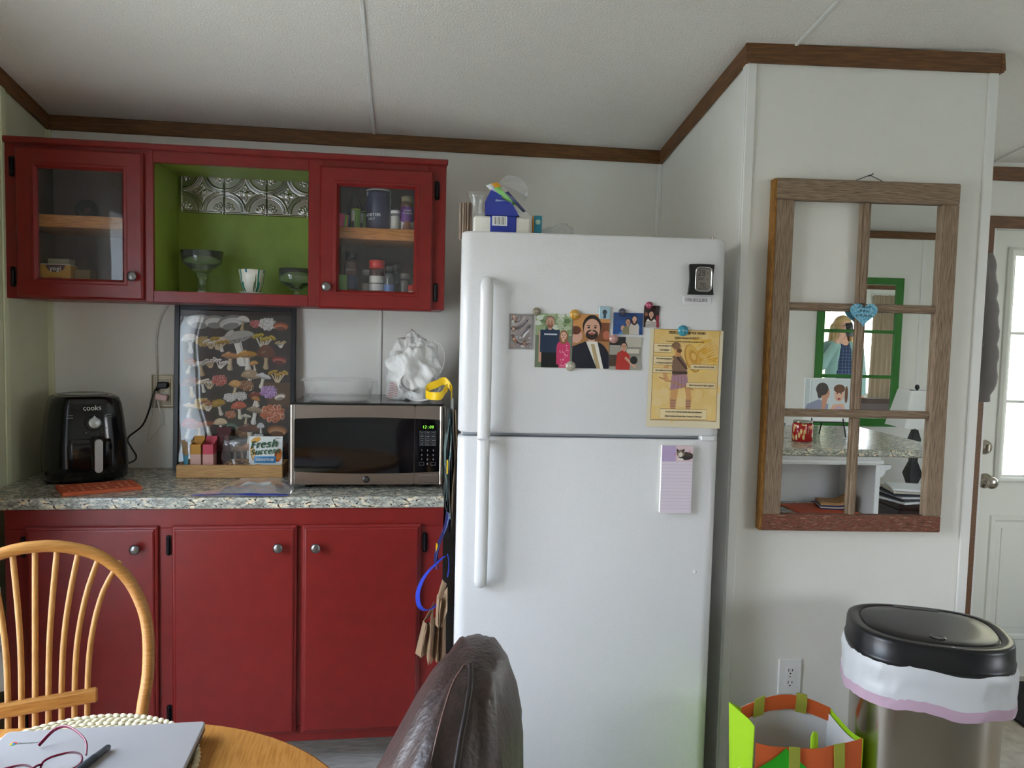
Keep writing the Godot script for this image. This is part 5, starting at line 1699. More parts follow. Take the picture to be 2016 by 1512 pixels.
func grocery_bag() -> void:
	var t := thing("grocery_bag", "crumpled white plastic grocery bag with red print on the microwave", "bag", Vector3(-.2, 1.206, .23), 0)
	var film := mat("bag_film", "#f0f0ec", .35, {"back": "#a8a8a4"})
	part(t, "bag", crumple(Vector3(-.005, .1, .01), Vector3(.1, .125, .1), 31, .4, 84, 60), film)
	part(t, "bag_handle", mb().slab(26, 3, func(u, v):
		var a := lerpf(2.3, 6.1, u)
		return Vector3(.01 + cos(a) * (.07 + .006 * v), .058 + sin(a) * .055 + v * .006, .118 + .012 * sin(u * PI) - v * .012), .001), film)
	part(t, "bag_handle", mb().slab(24, 3, func(u, v):
		var a := lerpf(-.9, 2.4, u)
		return Vector3(.062 + cos(a) * .034, .15 + sin(a) * .062, .06 + .03 * sin(u * PI) + v * .02), .001), film)
	var red := mat("bag_red", "#b5332f", .5)
	for k in 7:
		text(t, "lettering", "THANK YOU", .0055, red, Vector3(-.083 + k * .001, .012 + k * .0085, .063 + k * .001), Vector3(0, -.5, .3), {"depth": .0003})

# pleated sheets hanging together: each entry is [x, z, top y, bottom x, bottom z, bottom y]
func hanging_bags() -> void:
	var kraft := mat("kraft", "#a08466", .85)
	# each bag is a set of folded panels; a panel is four corners in x and y, pleated in depth
	var bag := func(label: String, z: float, panels: Array) -> void:
		var t := thing("paper_bag", label, "bag", Vector3.ZERO, 0, "folded brown paper bags beside the fridge")
		for i in panels.size():
			var q: Array = panels[i]
			var dz := .014 if i % 2 else -.014
			var c := func(k: int, d: float) -> Vector3: return Vector3(q[k * 2], q[k * 2 + 1], z + d)
			part(t, "folded_panel", mb().slab(2, 6, func(u, v): return (c.call(0, -dz) as Vector3).lerp(c.call(1, dz), u).lerp((c.call(3, -dz) as Vector3).lerp(c.call(2, dz), u), v) + Vector3(0, 0, .004 * sin(v * 5 + i)), .0014), kraft)
	bag.call("brown paper bag folded narrow, fanned out farthest from the fridge", .625, [[-.137, .601, -.146, .549, -.162, .529, -.170, .533], [-.170, .531, -.158, .529, -.175, .420, -.193, .422], [-.162, .529, -.152, .525, -.160, .420, -.177, .419], [-.156, .529, -.146, .527, -.152, .397, -.161, .425], [-.146, .549, -.137, .591, -.137, .524, -.148, .403]])
	bag.call("brown paper bag with a folded end, uppermost of the paper bags", .68, [[-.130, .634, -.114, .681, -.099, .665, -.117, .624], [-.130, .634, -.117, .626, -.126, .536, -.133, .537], [-.123, .630, -.116, .626, -.117, .532, -.127, .549], [-.119, .624, -.099, .665, -.099, .590, -.114, .528]])
	bag.call("brown paper bag folded narrow, pressed against the fridge side", .58, [[-.135, .528, -.126, .524, -.134, .374, -.143, .377], [-.126, .526, -.118, .523, -.123, .382, -.135, .388], [-.120, .528, -.111, .524, -.114, .371, -.122, .390], [-.113, .528, -.105, .530, -.105, .373, -.116, .373], [-.105, .532, -.094, .531, -.093, .375, -.106, .371]])
	# dark patterned shopping bags squeezed in above
	var pats := ["#39403e", "#6c7f7c", "#222526", "#4c8a92", "#9aa39f", "#1e2527", "#5b5347", "#8a7355"]
	var t2 := thing("shopping_bag_stack", "dark folded shopping bags squeezed between the microwave and the fridge", "bags", Vector3.ZERO, 0)
	for i in 8:
		var x := -.104 + i * .0042
		var y1: float = [1.0, 1.17, 1.2, 1.19, 1.235, 1.22, 1.23, 1.2][i]
		var y0: float = [.86, .9, .8, .95, .84, .78, .8, .82][i]
		var hx := rng.randf_range(-.004, .004)
		part(t2, "folded_bag", mb().slab(4, 14, func(u, v): return Vector3(x + .004 * sin(v * 7 + i * 1.7) + hx * v + (.0 if y1 - (y1 - y0) * v > .9 else 0.0), lerpf(y1, y0, v), .44 + u * .1 + .008 * sin(v * 9 + i)), .0022), mat("bag_sheet_%d" % i, pats[i], .6))
	part(t2, "yellow_tag", mb().box(Vector3(-.0985, 1.015, .552), Vector3(.004, .045, .016), .001), mat("tag_yellow", "#e0b818", .5), Vector3.ZERO)
	# yellow strap on top
	var ys := thing("yellow_strap", "bright yellow strap looped over the microwave corner", "strap", Vector3.ZERO, 0)
	var path := bez([Vector3(-.088, 1.235, .49), Vector3(-.086, 1.262, .485), Vector3(-.108, 1.288, .47), Vector3(-.135, 1.278, .475), Vector3(-.165, 1.265, .48), Vector3(-.168, 1.245, .49), Vector3(-.145, 1.242, .52), Vector3(-.122, 1.244, .52), Vector3(-.108, 1.262, .5), Vector3(-.1, 1.268, .485)], 60)
	part(ys, "strap", mb().slab(60, 2, func(u, v): return path[roundi(u * 60)] + Vector3(0, (v - .5) * .026, 0), .0014), mat("strap_yellow", "#efc50f", .45))
	# blue handled bag
	var bb := thing("blue_tote", "dark blue bag with a bright blue looped handle hanging beside the fridge", "bag", Vector3.ZERO, 0)
	var navy := mat("navy", "#1d2560", .6)
	var blue := mat("strap_blue", "#2e48c4", .5)
	for i in 4:
		part(bb, "bag_fold", mb().slab(4, 12, func(u, v): return Vector3(-.1 - .028 * pow(sin(v * PI * .62), 2.0) - i * .006 * v + .002 * i, lerpf(.87, .7, v), .56 + u * .06 + i * .004), .002), navy if i != 2 else mat("pale_blue", "#8fa6d0", .5))
	part(bb, "yellow_print", mb().box(Vector3(-.13, .752, .606), Vector3(.006, .05, .02), .001), M.strap_yellow)
	var hp := bez([Vector3(-.108, .74, 0.625), Vector3(-.125, .728, 0.635), Vector3(-.165, .69, 0.650), Vector3(-.187, .64, 0.655), Vector3(-.183, .595, 0.655), Vector3(-.16, .578, 0.650), Vector3(-.13, .592, 0.645), Vector3(-.115, .612, 0.640)], 50)
	part(bb, "handle", mb().slab(50, 2, func(u, v): return hp[roundi(u * 50)] + Vector3(.0, .0, (v - .5) * .024) + Vector3((v - .5) * .012, (v - .5) * .012, 0), .0016), blue)
	part(bb, "handle", mb().slab(20, 2, func(u, v): return Vector3(-.096 + .004 * sin(u * 3), lerpf(.75, .68, u), .635 + (v - .5) * .022), .0016), blue)

# ------------------------------------------------------------------ inside the wall cabinet
func jar(label: String, x: float, y: float, z: float, r: float, h: float, o: Dictionary) -> Node3D:
	var t := thing(o.get("name", "spice_jar"), label, o.get("cat", "jar"), Vector3(x, y, z), o.get("turn", 0.0), o.get("group", ""))
	var nk: float = o.get("neck", .8)
	var cap_h: float = o.get("cap_h", .02)
	var bh := h - cap_h
	if o.has("body"):
		part(t, "body", mb().lathe([Vector2(0, 0), Vector2(r * .94, 0), Vector2(r, .003), Vector2(r, bh * .86), Vector2(r * .97, bh * .91), Vector2(r * nk, bh), Vector2(0, bh)], 24), o.body)
	if o.has("label"):
		var l: Array = o.label   # material, from, to in parts of the body
		part(t, "label", mb().lathe([Vector2(r + .0002, bh * l[1]), Vector2(r + .0007, bh * l[1] + .0005), Vector2(r + .0007, bh * l[2] - .0005), Vector2(r + .0002, bh * l[2])], 24), l[0])
	if o.has("cap"):
		var cr: float = o.get("cap_r", r * .9)
		part(t, "cap", mb().lathe([Vector2(0, bh), Vector2(cr, bh), Vector2(cr, h - .002), Vector2(cr - .002, h), Vector2(0, h)], 24), o.cap)
	return t

func cabinet_things() -> void:
	var S0 := 1.5525   # floor of the cupboards
	var S1 := 1.8075   # on the shelf
	var N := 1.5645    # floor of the niche
	# glassware and cup in the niche
	var gob := mb()
	gob.lathe([Vector2(0, 0), Vector2(.028, 0), Vector2(.03, .003), Vector2(.014, .008), Vector2(.016, .02), Vector2(.011, .03), Vector2(.014, .04), Vector2(.012, .052), Vector2(.02, .072), Vector2(.05, .096), Vector2(.066, .112), Vector2(.073, .15), Vector2(.0715, .1505), Vector2(.0635, .113), Vector2(.048, .099), Vector2(.0, .09)], 40)
	solo("glass_compote", gob, M.glass, "clear stemmed glass dessert dish in the green niche, next to the left cabinet door", "glass dish", Vector3(-.957, N, .16), Vector3.ZERO, "glass dishes in the niche")
	var bo := mb()
	bo.lathe([Vector2(0, 0), Vector2(.03, 0), Vector2(.031, .003), Vector2(.01, .008), Vector2(.009, .02), Vector2(.03, .03), Vector2(.052, .043), Vector2(.062, .06), Vector2(.063, .098), Vector2(.0615, .098), Vector2(.0605, .061), Vector2(.05, .046), Vector2(0, .032)], 40)
	solo("glass_compote", bo, M.glass, "short footed glass bowl in the green niche, right of the painted cup", "glass dish", Vector3(-.628, N, .18), Vector3.ZERO, "glass dishes in the niche")
	var cp := Pic.new(512, 128, "#ece7da")
	for k in 4:
		var x := .06 + k * .25
		cp.rect(x + .0, .15, x + .025, .55, "#3a86a6"); cp.rect(x + .004, .25, x + .01, .4, "#1d4658")
		cp.rect(x + .09, .5, x + .115, .95, "#2c8a7a"); cp.rect(x + .065, .72, x + .092, .95, "#2c8a7a")
		for j in 3: cp.rect(x + .095, .55 + j * .13, x + .1, .62 + j * .13, "#123f3a")
		cp.ell(x + .135, .75, .008, .045, "#3b5a2a"); cp.ell(x + .155, .82, .009, .03, "#3b5a2a")
		cp.ell(x + .15, .25, .014, .012, "#8a5a5a")
	var ct := thing("painted_cup", "white cup painted with small teal houses, on its saucer in the niche", "cup", Vector3(-.781, N, .19), 1.75)
	part(ct, "saucer", mb().lathe([Vector2(0, .002), Vector2(.022, .001), Vector2(.024, 0), Vector2(.028, .002), Vector2(.043, .008), Vector2(.044, .0095), Vector2(.026, .006), Vector2(0, .006)], 36), M.white_gloss)
	part(ct, "cup_body", mb().lathe([Vector2(.0225, .008), Vector2(.026, .012), Vector2(.034, .026), Vector2(.0395, .048), Vector2(.041, .066), Vector2(.0455, .088), Vector2(.044, .088), Vector2(.0395, .066), Vector2(.0375, .046), Vector2(.03, .026), Vector2(0, .014)], 40), mat("cup_print", "#ffffff", .12, {"tex": cp.tex()}))
	part(ct, "cup_handle", mb().tube(bez([Vector3(.04, .07, -.012), Vector3(.056, .066, -.018), Vector3(.056, .045, -.018), Vector3(.036, .034, -.01)], 16), .003, 8), M.white_gloss)
	# left cupboard: tea boxes
	var yb := thing("yellow_tea_box", "yellow tea box behind the left glass door", "box", Vector3(-1.413, S0, .2), .08)
	part(yb, "carton", mb().box(Vector3(0, .046, 0), Vector3(.093, .092, .07), .001), mat("yogi_yellow", "#d39a2a", .5))
	part(yb, "carton_top", mb().box(Vector3(0, .0935, 0), Vector3(.091, .003, .068), .001), M.paper)
	part(yb, "emblem", mb().prism(PackedVector2Array(range(17).map(func(i): return Vector2(cos(PI + PI * i / 16.0) * .03, sin(PI + PI * i / 16.0) * .024))), 0, .0006), mat("emblem_brown", "#5a2318", .5), Vector3(0, .0915, .0352))
	text(yb, "lettering", "yogi", .013, M.paper, Vector3(0, .079, .0362), Vector3.ZERO, {"weight": 700, "depth": .0004})
	text(yb, "lettering", "Ginger", .009, mat("yogi_brown", "#5f3a12", .6), Vector3(0, .05, .0356), Vector3.ZERO, {"font": "Droid Serif", "depth": .0004})
	var cb := Pic.new(128, 128, "#cfc4a0")
	cb.rect(.6, .25, .95, .4, "#4a3a34"); cb.ell(.5, .75, .15, .2, "#8a2f2c"); cb.ell(.75, .7, .08, .14, "#6a5a50")
	solo("tea_carton", mb().box(Vector3(0, .06, 0), Vector3(.07, .12, .05), .001), printed("tea_carton", cb, .5), "cream tea carton with a red print behind the yellow box", "box", Vector3(-1.44, S0, .115))
	solo("tan_carton", mb().box(Vector3(0, .04, 0), Vector3(.05, .08, .06), .001), mat("tan_carton", "#8f7448", .6), "small tan carton beside the yellow tea box", "box", Vector3(-1.335, S0, .18))
	solo("wicker_coil", mb().lathe([Vector2(.018, 0), Vector2(.036, 0), Vector2(.04, .012), Vector2(.036, .024), Vector2(.018, .024), Vector2(.014, .012)], 28, Transform3D(Basis(Vector3.RIGHT, PI / 2 - .2), Vector3(0, .036, 0))), mat("coil_dark", "#1d1412", .8), "dark round coil standing on the shelf of the left cupboard", "coil", Vector3(-1.375, S1 + .008, .05))
	# right cupboard, on the shelf
	var black := mat("jar_black", "#141416", .2)
	var spg := mat("jar_glass", "#e8e8e4", .05, {"alpha": .2})
	solo("dark_bottle", mb().lathe([Vector2(0, 0), Vector2(.028, 0), Vector2(.03, .004), Vector2(.03, .09), Vector2(.014, .12), Vector2(.012, .15), Vector2(0, .15)], 24), mat("bottle_dark", "#16171c", .12), "tall dark bottle at the back of the spice shelf", "bottle", Vector3(-.432, S1, .1))
	var gp := Pic.new(256, 128, "#7fb52c")
	for k in 9: gp.line(Vector2(.3 + k * .07, .1), Vector2(.27 + k * .08, .95), .012, "#3d7a1c")
	gp.rect(.62, .15, .75, .9, "#e8efe0"); gp.rect(.63, .6, .74, .85, "#333333")
	var gpm := printed("green_can", gp, .3)
	for k in 2:
		jar(["green printed spice tin on the shelf, beside the salt canister", "green printed spice tin on the shelf, behind its twin"][k], -.422 + k * .026, S1, .215 - k * .05, .017, .071, {"name": "spice_tin", "cat": "tin", "body": gpm, "cap": mat("tin_lid_%d" % k, "#b6cf4a", .4), "cap_h": .006, "cap_r": .0165, "neck": .98, "turn": 2.2, "group": "green spice tins"})
	var salt := Pic.new(512, 256, "#25284a")
	salt.rect(.08, .05, .26, .68, "#c9c9cf")
	for k in 9: salt.rect(.09, .09 + k * .065, .25, .1 + k * .065, "#4a4a55")
	salt.rect(.08, .76, .26, .95, "#d8d8dc")
	for k in 14: salt.rect(.09 + k * .0115, .78, .095 + k * .0115, .93, "#222222")
	salt.ell(.62, .35, .03, .07, "#e4e4ea")
	var sj := jar("dark blue salt canister with white lettering on the spice shelf", -.342, S1, .2, .0445, .142, {"name": "salt_canister", "cat": "canister", "body": printed("salt_print", salt, .4), "cap": mat("salt_lid", "#d9d6d4", .5), "cap_h": .006, "cap_r": .0448, "neck": 1.0, "turn": 1.15})
	var wl := mat("salt_white", "#e6e6ea", .5)
	var put := func(s: String, h: float, y: float, a: float) -> void:
		for i in s.length():
			var b: float = a + (i - (s.length() - 1) / 2.0) * h * .95 / .0455
			text(sj, "lettering", s[i], h, wl, Vector3(sin(b) * .0448, y, cos(b) * .0448), Vector3(0, b, 0), {"weight": 700, "depth": .0003})
	put.call("MORTON", .0105, .05, -1.63)
	put.call("SALT", .008, .036, -1.72)
	var wj := mat("white_jar", "#dedad2", .4)
	jar("small white-capped glass jar between salt and cinnamon", -.283, S1, .215, .0155, .072, {"body": spg, "cap": M.white, "cap_h": .012, "cap_r": .0165, "label": [wj, .1, .85], "neck": .9})
	var cn := Pic.new(256, 256, "#e2ddd6")
	cn.rect(0, .0, 1, .45, "#6b2a86")
	cn.ell(.25, .47, .25, .1, "#6b2a86"); cn.ell(.75, .47, .25, .1, "#6b2a86")
	for k in 2: cn.ell(.25 + k * .5, .7, .12, .16, "#8a4a22")
	var cj := jar("cinnamon jar with purple and white label on the spice shelf", -.24, S1, .205, .0245, .124, {"name": "cinnamon_jar", "body": mat("cinnamon", "#6b4526", .3), "cap": mat("tan_cap", "#8a7c5c", .5), "cap_h": .02, "label": [printed("cinnamon_label", cn, .4), .05, .82], "turn": .0})
	for l in [["Ground", .0075, .072], ["Cinnamon", .0065, .062]]:
		text(cj, "lettering", l[0], l[1], M.white, Vector3(0, l[2], .0258), Vector3.ZERO, {"depth": .0003, "squeeze": .8})
	var pk := ["#d8527a", "#c23b6a", "#6fae4a", "#e0b23a", "#4a6ab0"]
	for k in 5:
		solo("seasoning_packet", mb().box(Vector3(0, .026, 0), Vector3(.03, .052, .003), .001), mat("packet_%d" % k, pk[k], .4), "%s seasoning packet standing at the front of the spice shelf" % ["pink", "magenta", "green", "yellow", "blue"][k], "packet", Vector3(-.481 + k * .0055, S1, .232 - k * .006), Vector3(0, .6, -.12), "seasoning packets")
	# right cupboard, on its floor
	var sj2 := jar("tall dark seasoning jar with blue label at the cupboard's inner side", -.437, S0, .2, .0235, .178, {"body": mat("spice_brown", "#5a3a30", .2), "cap": black, "cap_h": .03, "label": [mat("season_blue", "#2c3760", .4), .3, .62]})
	text(sj2, "lettering", "Season", .009, M.white, Vector3(0, .112, .0246), Vector3.ZERO, {"slant": .3, "depth": .0003, "squeeze": .8})
	solo("stock_cube_box", mb().box(Vector3(0, .045, 0), Vector3(.03, .09, .03), .001), mat("cube_box", "#6d9a3a", .4), "small green and yellow box at the front of the cupboard floor", "box", Vector3(-.462, S0, .245))
	var rl := Pic.new(256, 128, "#d6d2cc")
	for k in 8: rl.rect(.05, .1 + k * .11, .95, .12 + k * .11, "#555050")
	jar("spice jar with a bright red cap on the cupboard floor", -.345, S0, .22, .0265, .147, {"body": mat("spice_red", "#4a2018", .25), "cap": mat("red_cap", "#c8251d", .3), "cap_h": .03, "cap_r": .0275, "label": [printed("list_label", rl, .5), .06, .78], "neck": .92})
	for k in 2:
		jar(["black-capped clear spice jar with a blue label", "black-capped clear spice jar with a navy label"][k], -.3 + k * .024, S0, .235 - k * .05, .0175, .128 + k * .012, {"body": mat("jar_grey_%d" % k, ["#4a4c50", "#26282e"][k], .15), "cap": black, "cap_h": .026, "label": [mat("jar_label_%d" % k, ["#5f7fb8", "#1c2438"][k], .4), .08, .6], "group": "black-capped spice jars"})
	jar("small glass jar with a bare glass stopper on the cupboard floor", -.247, S0, .2, .021, .105, {"body": mat("jar_salt", "#6a6660", .2), "cap": spg, "cap_h": .02, "neck": .75})
	jar("tiny spice jar with red cap in the cupboard's front corner", -.222, S0 + .0, .25, .012, .062, {"body": mat("tiny_tan", "#c9a878", .3), "cap": M.red_cap, "cap_h": .02, "cap_r": .0125, "label": [M.paper, .1, .9]})
	jar("white labelled jar at the back of the cupboard floor", -.385, S0, .12, .018, .12, {"body": spg, "cap": M.white, "cap_h": .02, "label": [wj, .1, .7]})

# ------------------------------------------------------------------ on the fridge
func fthing(called: String, label: String, cat: String, u: float, y: float, z := 0.0, group := "") -> Node3D:
	return thing(called, label, cat, F(u, y, z), -FA, group)

func snapshot(label: String, u0: float, u1: float, y0: float, y1: float, p: Pic, roll := 0.0, rough := .12) -> void:
	var t := fthing("photo_print", label, "photo", (u0 + u1) / 2, (y0 + y1) / 2, .0006, "family photos on the freezer door")
	t.rotation.z = roll
	var w := u1 - u0
	var h := y1 - y0
	var m := mat("photo_%d" % used["photo_print"], "#ffffff", rough, {"tex": p.tex()})
	part(t, "print", mb().slab(8, 8, func(u, v): return Vector3((u - .5) * w, (.5 - v) * h, .0012 + .0035 * pow(v - .5, 2) * 4 * (.3 + .7 * u) + .0012 * sin(u * PI * 2)), .0004), m)

func fridge_things() -> void:
	# photographs
	var foil := fthing("foil_picture", "silver crinkled foil picture in a thin frame on the freezer door", "picture", .173, 1.457, .0)
	part(foil, "picture_frame", frame(mb(), Vector3.ZERO, .068, .1, [Vector2(0, 0), Vector2(0, .003), Vector2(.005, .003), Vector2(.005, 0)]), mat("foil_frame", "#a9a6a6", .3, {"metal": .7}))
	part(foil, "foil", mb().slab(40, 50, func(u, v): return Vector3((u - .5) * .058, (v - .5) * .09, .002 + .0034 * sin(u * 7 + 3 * sin(v * 5)) * sin(v * 9 + 2 * sin(u * 4))), .0004), mat("foil", "#cfc8d2", .06, {"metal": 1.0}))
	var p := Pic.new(192, 288, "#8fa07a")
	for k in 40: p.ell(rng.randf(), rng.randf() * .4, .1, .07, ["#7c9068", "#a9b596", "#5f7552", "#c9d0c0"][k % 4])
	p.rect(0, .4, 1, 1, "#6a7560")
	p.bust(.4, .16, .12, "#c69a84", "#8a6d58", "#23364f", false, "#8a5a48")
	p.rect(.1, .33, .2, .9, "#c69a84"); p.rect(.14, .3, .68, .72, "#23364f"); p.rect(.18, .72, .66, 1, "#14161c")
	p.rect(.24, .37, .6, .4, "#c9cfd8")
	p.bust(.78, .4, .09, "#d8ab94", "#8a5f42", "#cf3f6c", true)
	p.rect(.66, .56, .93, 1, "#cf3f6c")
	for k in 30: p.ell(.68 + rng.randf() * .23, .58 + rng.randf() * .4, .012, .012, "#f0c8d4")
	snapshot("photo of a man in a navy shirt and a girl in a pink dress", .214, .318, 1.357, 1.51, p)
	p = Pic.new(192, 288, "#a8764a")
	p.rect(0, .0, 1, .3, "#c98d55"); p.rect(.6, .15, 1, .5, "#7a4a32"); p.ell(.1, .4, .16, .2, "#d0a08c"); p.ell(.08, .3, .14, .12, "#5a3222")
	p.ell(.92, .38, .1, .12, "#b56a52")
	p.bust(.52, .26, .24, "#d3a48c", "#2a211f", "#1b1d2a", false, "#3a2c28")
	p.poly([Vector2(.36, .5), Vector2(.68, .5), Vector2(.86, 1), Vector2(.68, 1)], "#e4dfd4")
	p.poly([Vector2(.5, .55), Vector2(.6, .55), Vector2(.78, 1), Vector2(.66, 1)], "#b5a078")
	p.poly([Vector2(0, .6), Vector2(.36, .5), Vector2(.68, 1), Vector2(0, 1)], "#1b1d2a")
	snapshot("photo of a bearded man in a dark suit and light tie", .321, .426, 1.357, 1.511, p)
	p = Pic.new(192, 144, "#27457a")
	for k in 14: p.ell(rng.randf(), rng.randf(), .16, .12, ["#2c4d86", "#213c6c"][k % 2])
	p.bust(.33, .72, .07, "#d8ac98", "#b58a60", "#5a82b5")
	p.bust(.5, .42, .085, "#c89880", "#33261f", "#8a8468")
	p.bust(.72, .28, .08, "#d8ac98", "#3a2a22", "#c9c2b8", true)
	snapshot("photo of a family of three before a blue backdrop", .436, .521, 1.456, 1.518, p)
	p = Pic.new(192, 192, "#9a958a")
	p.rect(0, .0, .5, .25, "#2c2a2c"); p.rect(.5, 0, 1, .3, "#b9b3a4"); p.rect(.4, .3, 1, .6, "#8c887c"); p.rect(.55, .36, .95, .5, "#c9c4b4"); p.rect(0, .55, .4, .9, "#4a3a30")
	p.bust(.45, .3, .1, "#c99a82", "#2a2220", "#b8352f")
	p.poly([Vector2(.2, .98), Vector2(.24, .5), Vector2(.4, .4), Vector2(.58, .5), Vector2(.55, .98)], "#b8352f")
	p.line(Vector2(.5, .62), Vector2(.84, .92), .08, "#c99a82")
	p.ell(.78, .7, .12, .12, "#2a2a2c")
	snapshot("photo of a man in a red shirt sitting at a desk", .428, .519, 1.355, 1.449, p)
	p = Pic.new(128, 192, "#2c1d1c")
	p.ell(.15, .4, .12, .14, "#8a5a4a"); p.rect(.8, .45, 1, 1, "#8a3040")
	p.bust(.48, .4, .17, "#d3a490", "#1e1412", "#e0d8d0", true)
	for k in 5: p.rect(.14, .74 + k * .055, .84, .765 + k * .055, "#2c2424")
	snapshot("photo of a dark-haired girl in a striped shirt", .524, .568, 1.478, 1.54, p)
	p = Pic.new(128, 144, "#9cb8c4")
	p.ell(.5, .45, .2, .22, "#2a3a48"); p.rect(.4, .45, .62, .95, "#31485a"); p.ell(.5, .45, .1, .1, "#5a4a42")
	var sq := fthing("picture_magnet", "small square pale blue picture magnet above the suit photo", "magnet", .41, 1.516, .0)
	part(sq, "magnet", mb().box(Vector3(0, 0, .004), Vector3(.032, .035, .004), .001), mat("square_print", "#ffffff", .1, {"tex": p.tex()}))
	# round glass magnets
	for g in [[.216, 1.515, .0115, "#8d8268", "round beige glass magnet at the corner of the navy shirt photo"], [.325, 1.509, .0145, "#d9a32c", "large amber glass magnet between two photos"], [.317, 1.362, .0145, "#b5b09c", "pale stone-coloured glass magnet below two photos"], [.439, 1.443, .0125, "#c9958c", "round pink floral glass magnet on the red shirt photo"], [.461, 1.52, .0105, "#23223f", "small dark blue glass magnet above the family photo"], [.538, 1.541, .0105, "#b0305a", "small raspberry glass magnet above the striped shirt photo"], [.639, 1.471, .0155, "#2f9ab0", "large turquoise glass magnet at the top of the yellow poster"]]:
		var t := fthing("glass_magnet", g[4], "magnet", g[0], g[1], .0, "glass magnets on the freezer door")
		var X := Transform3D(Basis(Vector3.RIGHT, PI / 2), Vector3.ZERO)
		var r: float = g[2]
		part(t, "disc", mb().lathe([Vector2(0, .0055), Vector2(r * .96, .0055), Vector2(r, .003), Vector2(r, 0)], 24, X), mat("magnet_" + g[3].substr(1), g[3], .3))
		part(t, "glass_dome", mb().lathe([Vector2(r * .97, .0056), Vector2(r * .9, .0075), Vector2(r * .65, .0105), Vector2(r * .3, .0118), Vector2(0, .012)], 24, X), mat("dome_" + g[3].substr(1), g[3], .03, {"alpha": .25, "spec": .7}))
		var k := mat("dot_" + g[3].substr(1), Color(g[3]).lightened(.5).to_html(false), .4)
		part(t, "motif", mb().ball(Vector3(0, r * .1, .0057), Vector3(r * .35, r * .25, .0008), 10, 4).ball(Vector3(0, -r * .45, .0057), Vector3(r * .12, r * .25, .0008), 8, 4).ball(Vector3(r * .4, -r * .1, .0057), Vector3(r * .2, r * .12, .0008), 8, 4), k)
	armour_poster()
	# thermometer
	var t := fthing("digital_thermometer", "black and silver digital thermometer reading 28 and 70 on the freezer door", "thermometer", .684, 1.618, .001)
	var pl := PackedVector2Array()
	for i in 13:
		pl.append(Vector2(lerpf(-.0345, .0355, i / 12.0), .0425 + .001 * sin(i / 12.0 * PI)))
	for i in range(1, 13):
		pl.append(Vector2(.036 - .0035 * sin(i / 12.0 * PI), lerpf(.0425, -.0435, i / 12.0)))
	for i in range(1, 13):
		pl.append(Vector2(lerpf(.036, -.037, i / 12.0), -.0435))
	for i in range(1, 12):
		pl.append(Vector2(-.0365 + .0035 * sin(i / 12.0 * PI), lerpf(-.0435, .0425, i / 12.0)))
	part(t, "housing", mb().prism(pl, 0, .013), M.black)
	var rim := rr(.05, .072, .013, 6)
	part(t, "bezel", mb().loft([_flat(rim, .0128, 1.0, Vector2(.005, 0)), _flat(rim, .016, .98, Vector2(.005, 0)), _flat(rim, .0165, .93, Vector2(.005, 0)), _flat(rim, .0145, .86, Vector2(.005, 0))], false, 1), M.chrome)
	part(t, "display", mb().prism(_off(rr(.042, .06, .009, 5), Vector2(.005, 0)), .0128, .0142), mat("lcd", "#7d776f", .25))
	text(t, "digits", "28", .017, M.ink, Vector3(-.001, .0175, .0144), Vector3.ZERO, {"weight": 700, "depth": .0003, "squeeze": .8, "font": "Droid Sans Mono"})
	text(t, "digits", "70", .014, M.ink, Vector3(.003, -.0175, .0144), Vector3.ZERO, {"weight": 700, "depth": .0003, "squeeze": .8, "font": "Droid Sans Mono"})
	for m in [[-.004, .003, .018], [-.004, -.001, .016], [.016, -.001, .006], [.002, -.027, .03], [.017, -.02, .005], [.016, .018, .005]]:
		part(t, "display_mark", mb().box(Vector3(m[0], m[1], .0144), Vector3(m[2], .0013, .0003), 0), M.ink)
	# note pad with a cat
	p = Pic.new(192, 420, "#ddd2dc")
	p.rect(0, 0, 1, .235, "#b9a3c8"); p.rect(.45, 0, 1, .235, "#d9bfc4")
	for k in 14: p.rect(.0, .28 + k * .05, 1, .285 + k * .05, "#c3b4c6")
	p.ell(.78, .15, .24, .13, "#332b29"); p.ell(.84, .13, .14, .06, "#4a3d36")
	p.ell(.6, .11, .13, .12, "#8a7a68"); p.poly([Vector2(.47, .1), Vector2(.47, .04), Vector2(.55, .07)], "#3a302c"); p.poly([Vector2(.62, .07), Vector2(.72, .04), Vector2(.72, .1)], "#3a302c")
	p.ell(.6, .13, .07, .08, "#d9cfc2"); p.ell(.55, .1, .02, .015, "#1e1a18"); p.ell(.65, .1, .02, .015, "#1e1a18"); p.ell(.6, .2, .1, .04, "#e6ded4")
	p.ell(.9, .08, .02, .02, "#b5506a"); p.ell(.42, .13, .02, .02, "#b5506a")
	t = fthing("note_pad", "lilac note pad with a calico cat picture on the lower fridge door", "note pad", .633, 1.042, .0)
	part(t, "sheets", mb().box(Vector3(.0, 0, .0075), Vector3(.091, .197, .013), .0008), M.paper)
	part(t, "top_sheet", mb().box(Vector3(0, 0, .0145), Vector3(.0905, .1965, .0008), 0), printed("pad_print", p, .6))
	part(t, "magnet_back", mb().box(Vector3(0, .05, .0006), Vector3(.07, .05, .001), 0), M.black)
	fridge_top()

func _flat(poly: PackedVector2Array, z: float, k := 1.0, off := Vector2.ZERO) -> PackedVector3Array:
	var r := PackedVector3Array()
	for p in poly: r.append(Vector3(p.x * k + off.x, p.y * k + off.y, z))
	return r

func _off(poly: PackedVector2Array, o: Vector2) -> PackedVector2Array:
	var r := PackedVector2Array()
	for p in poly: r.append(p + o)
	return r

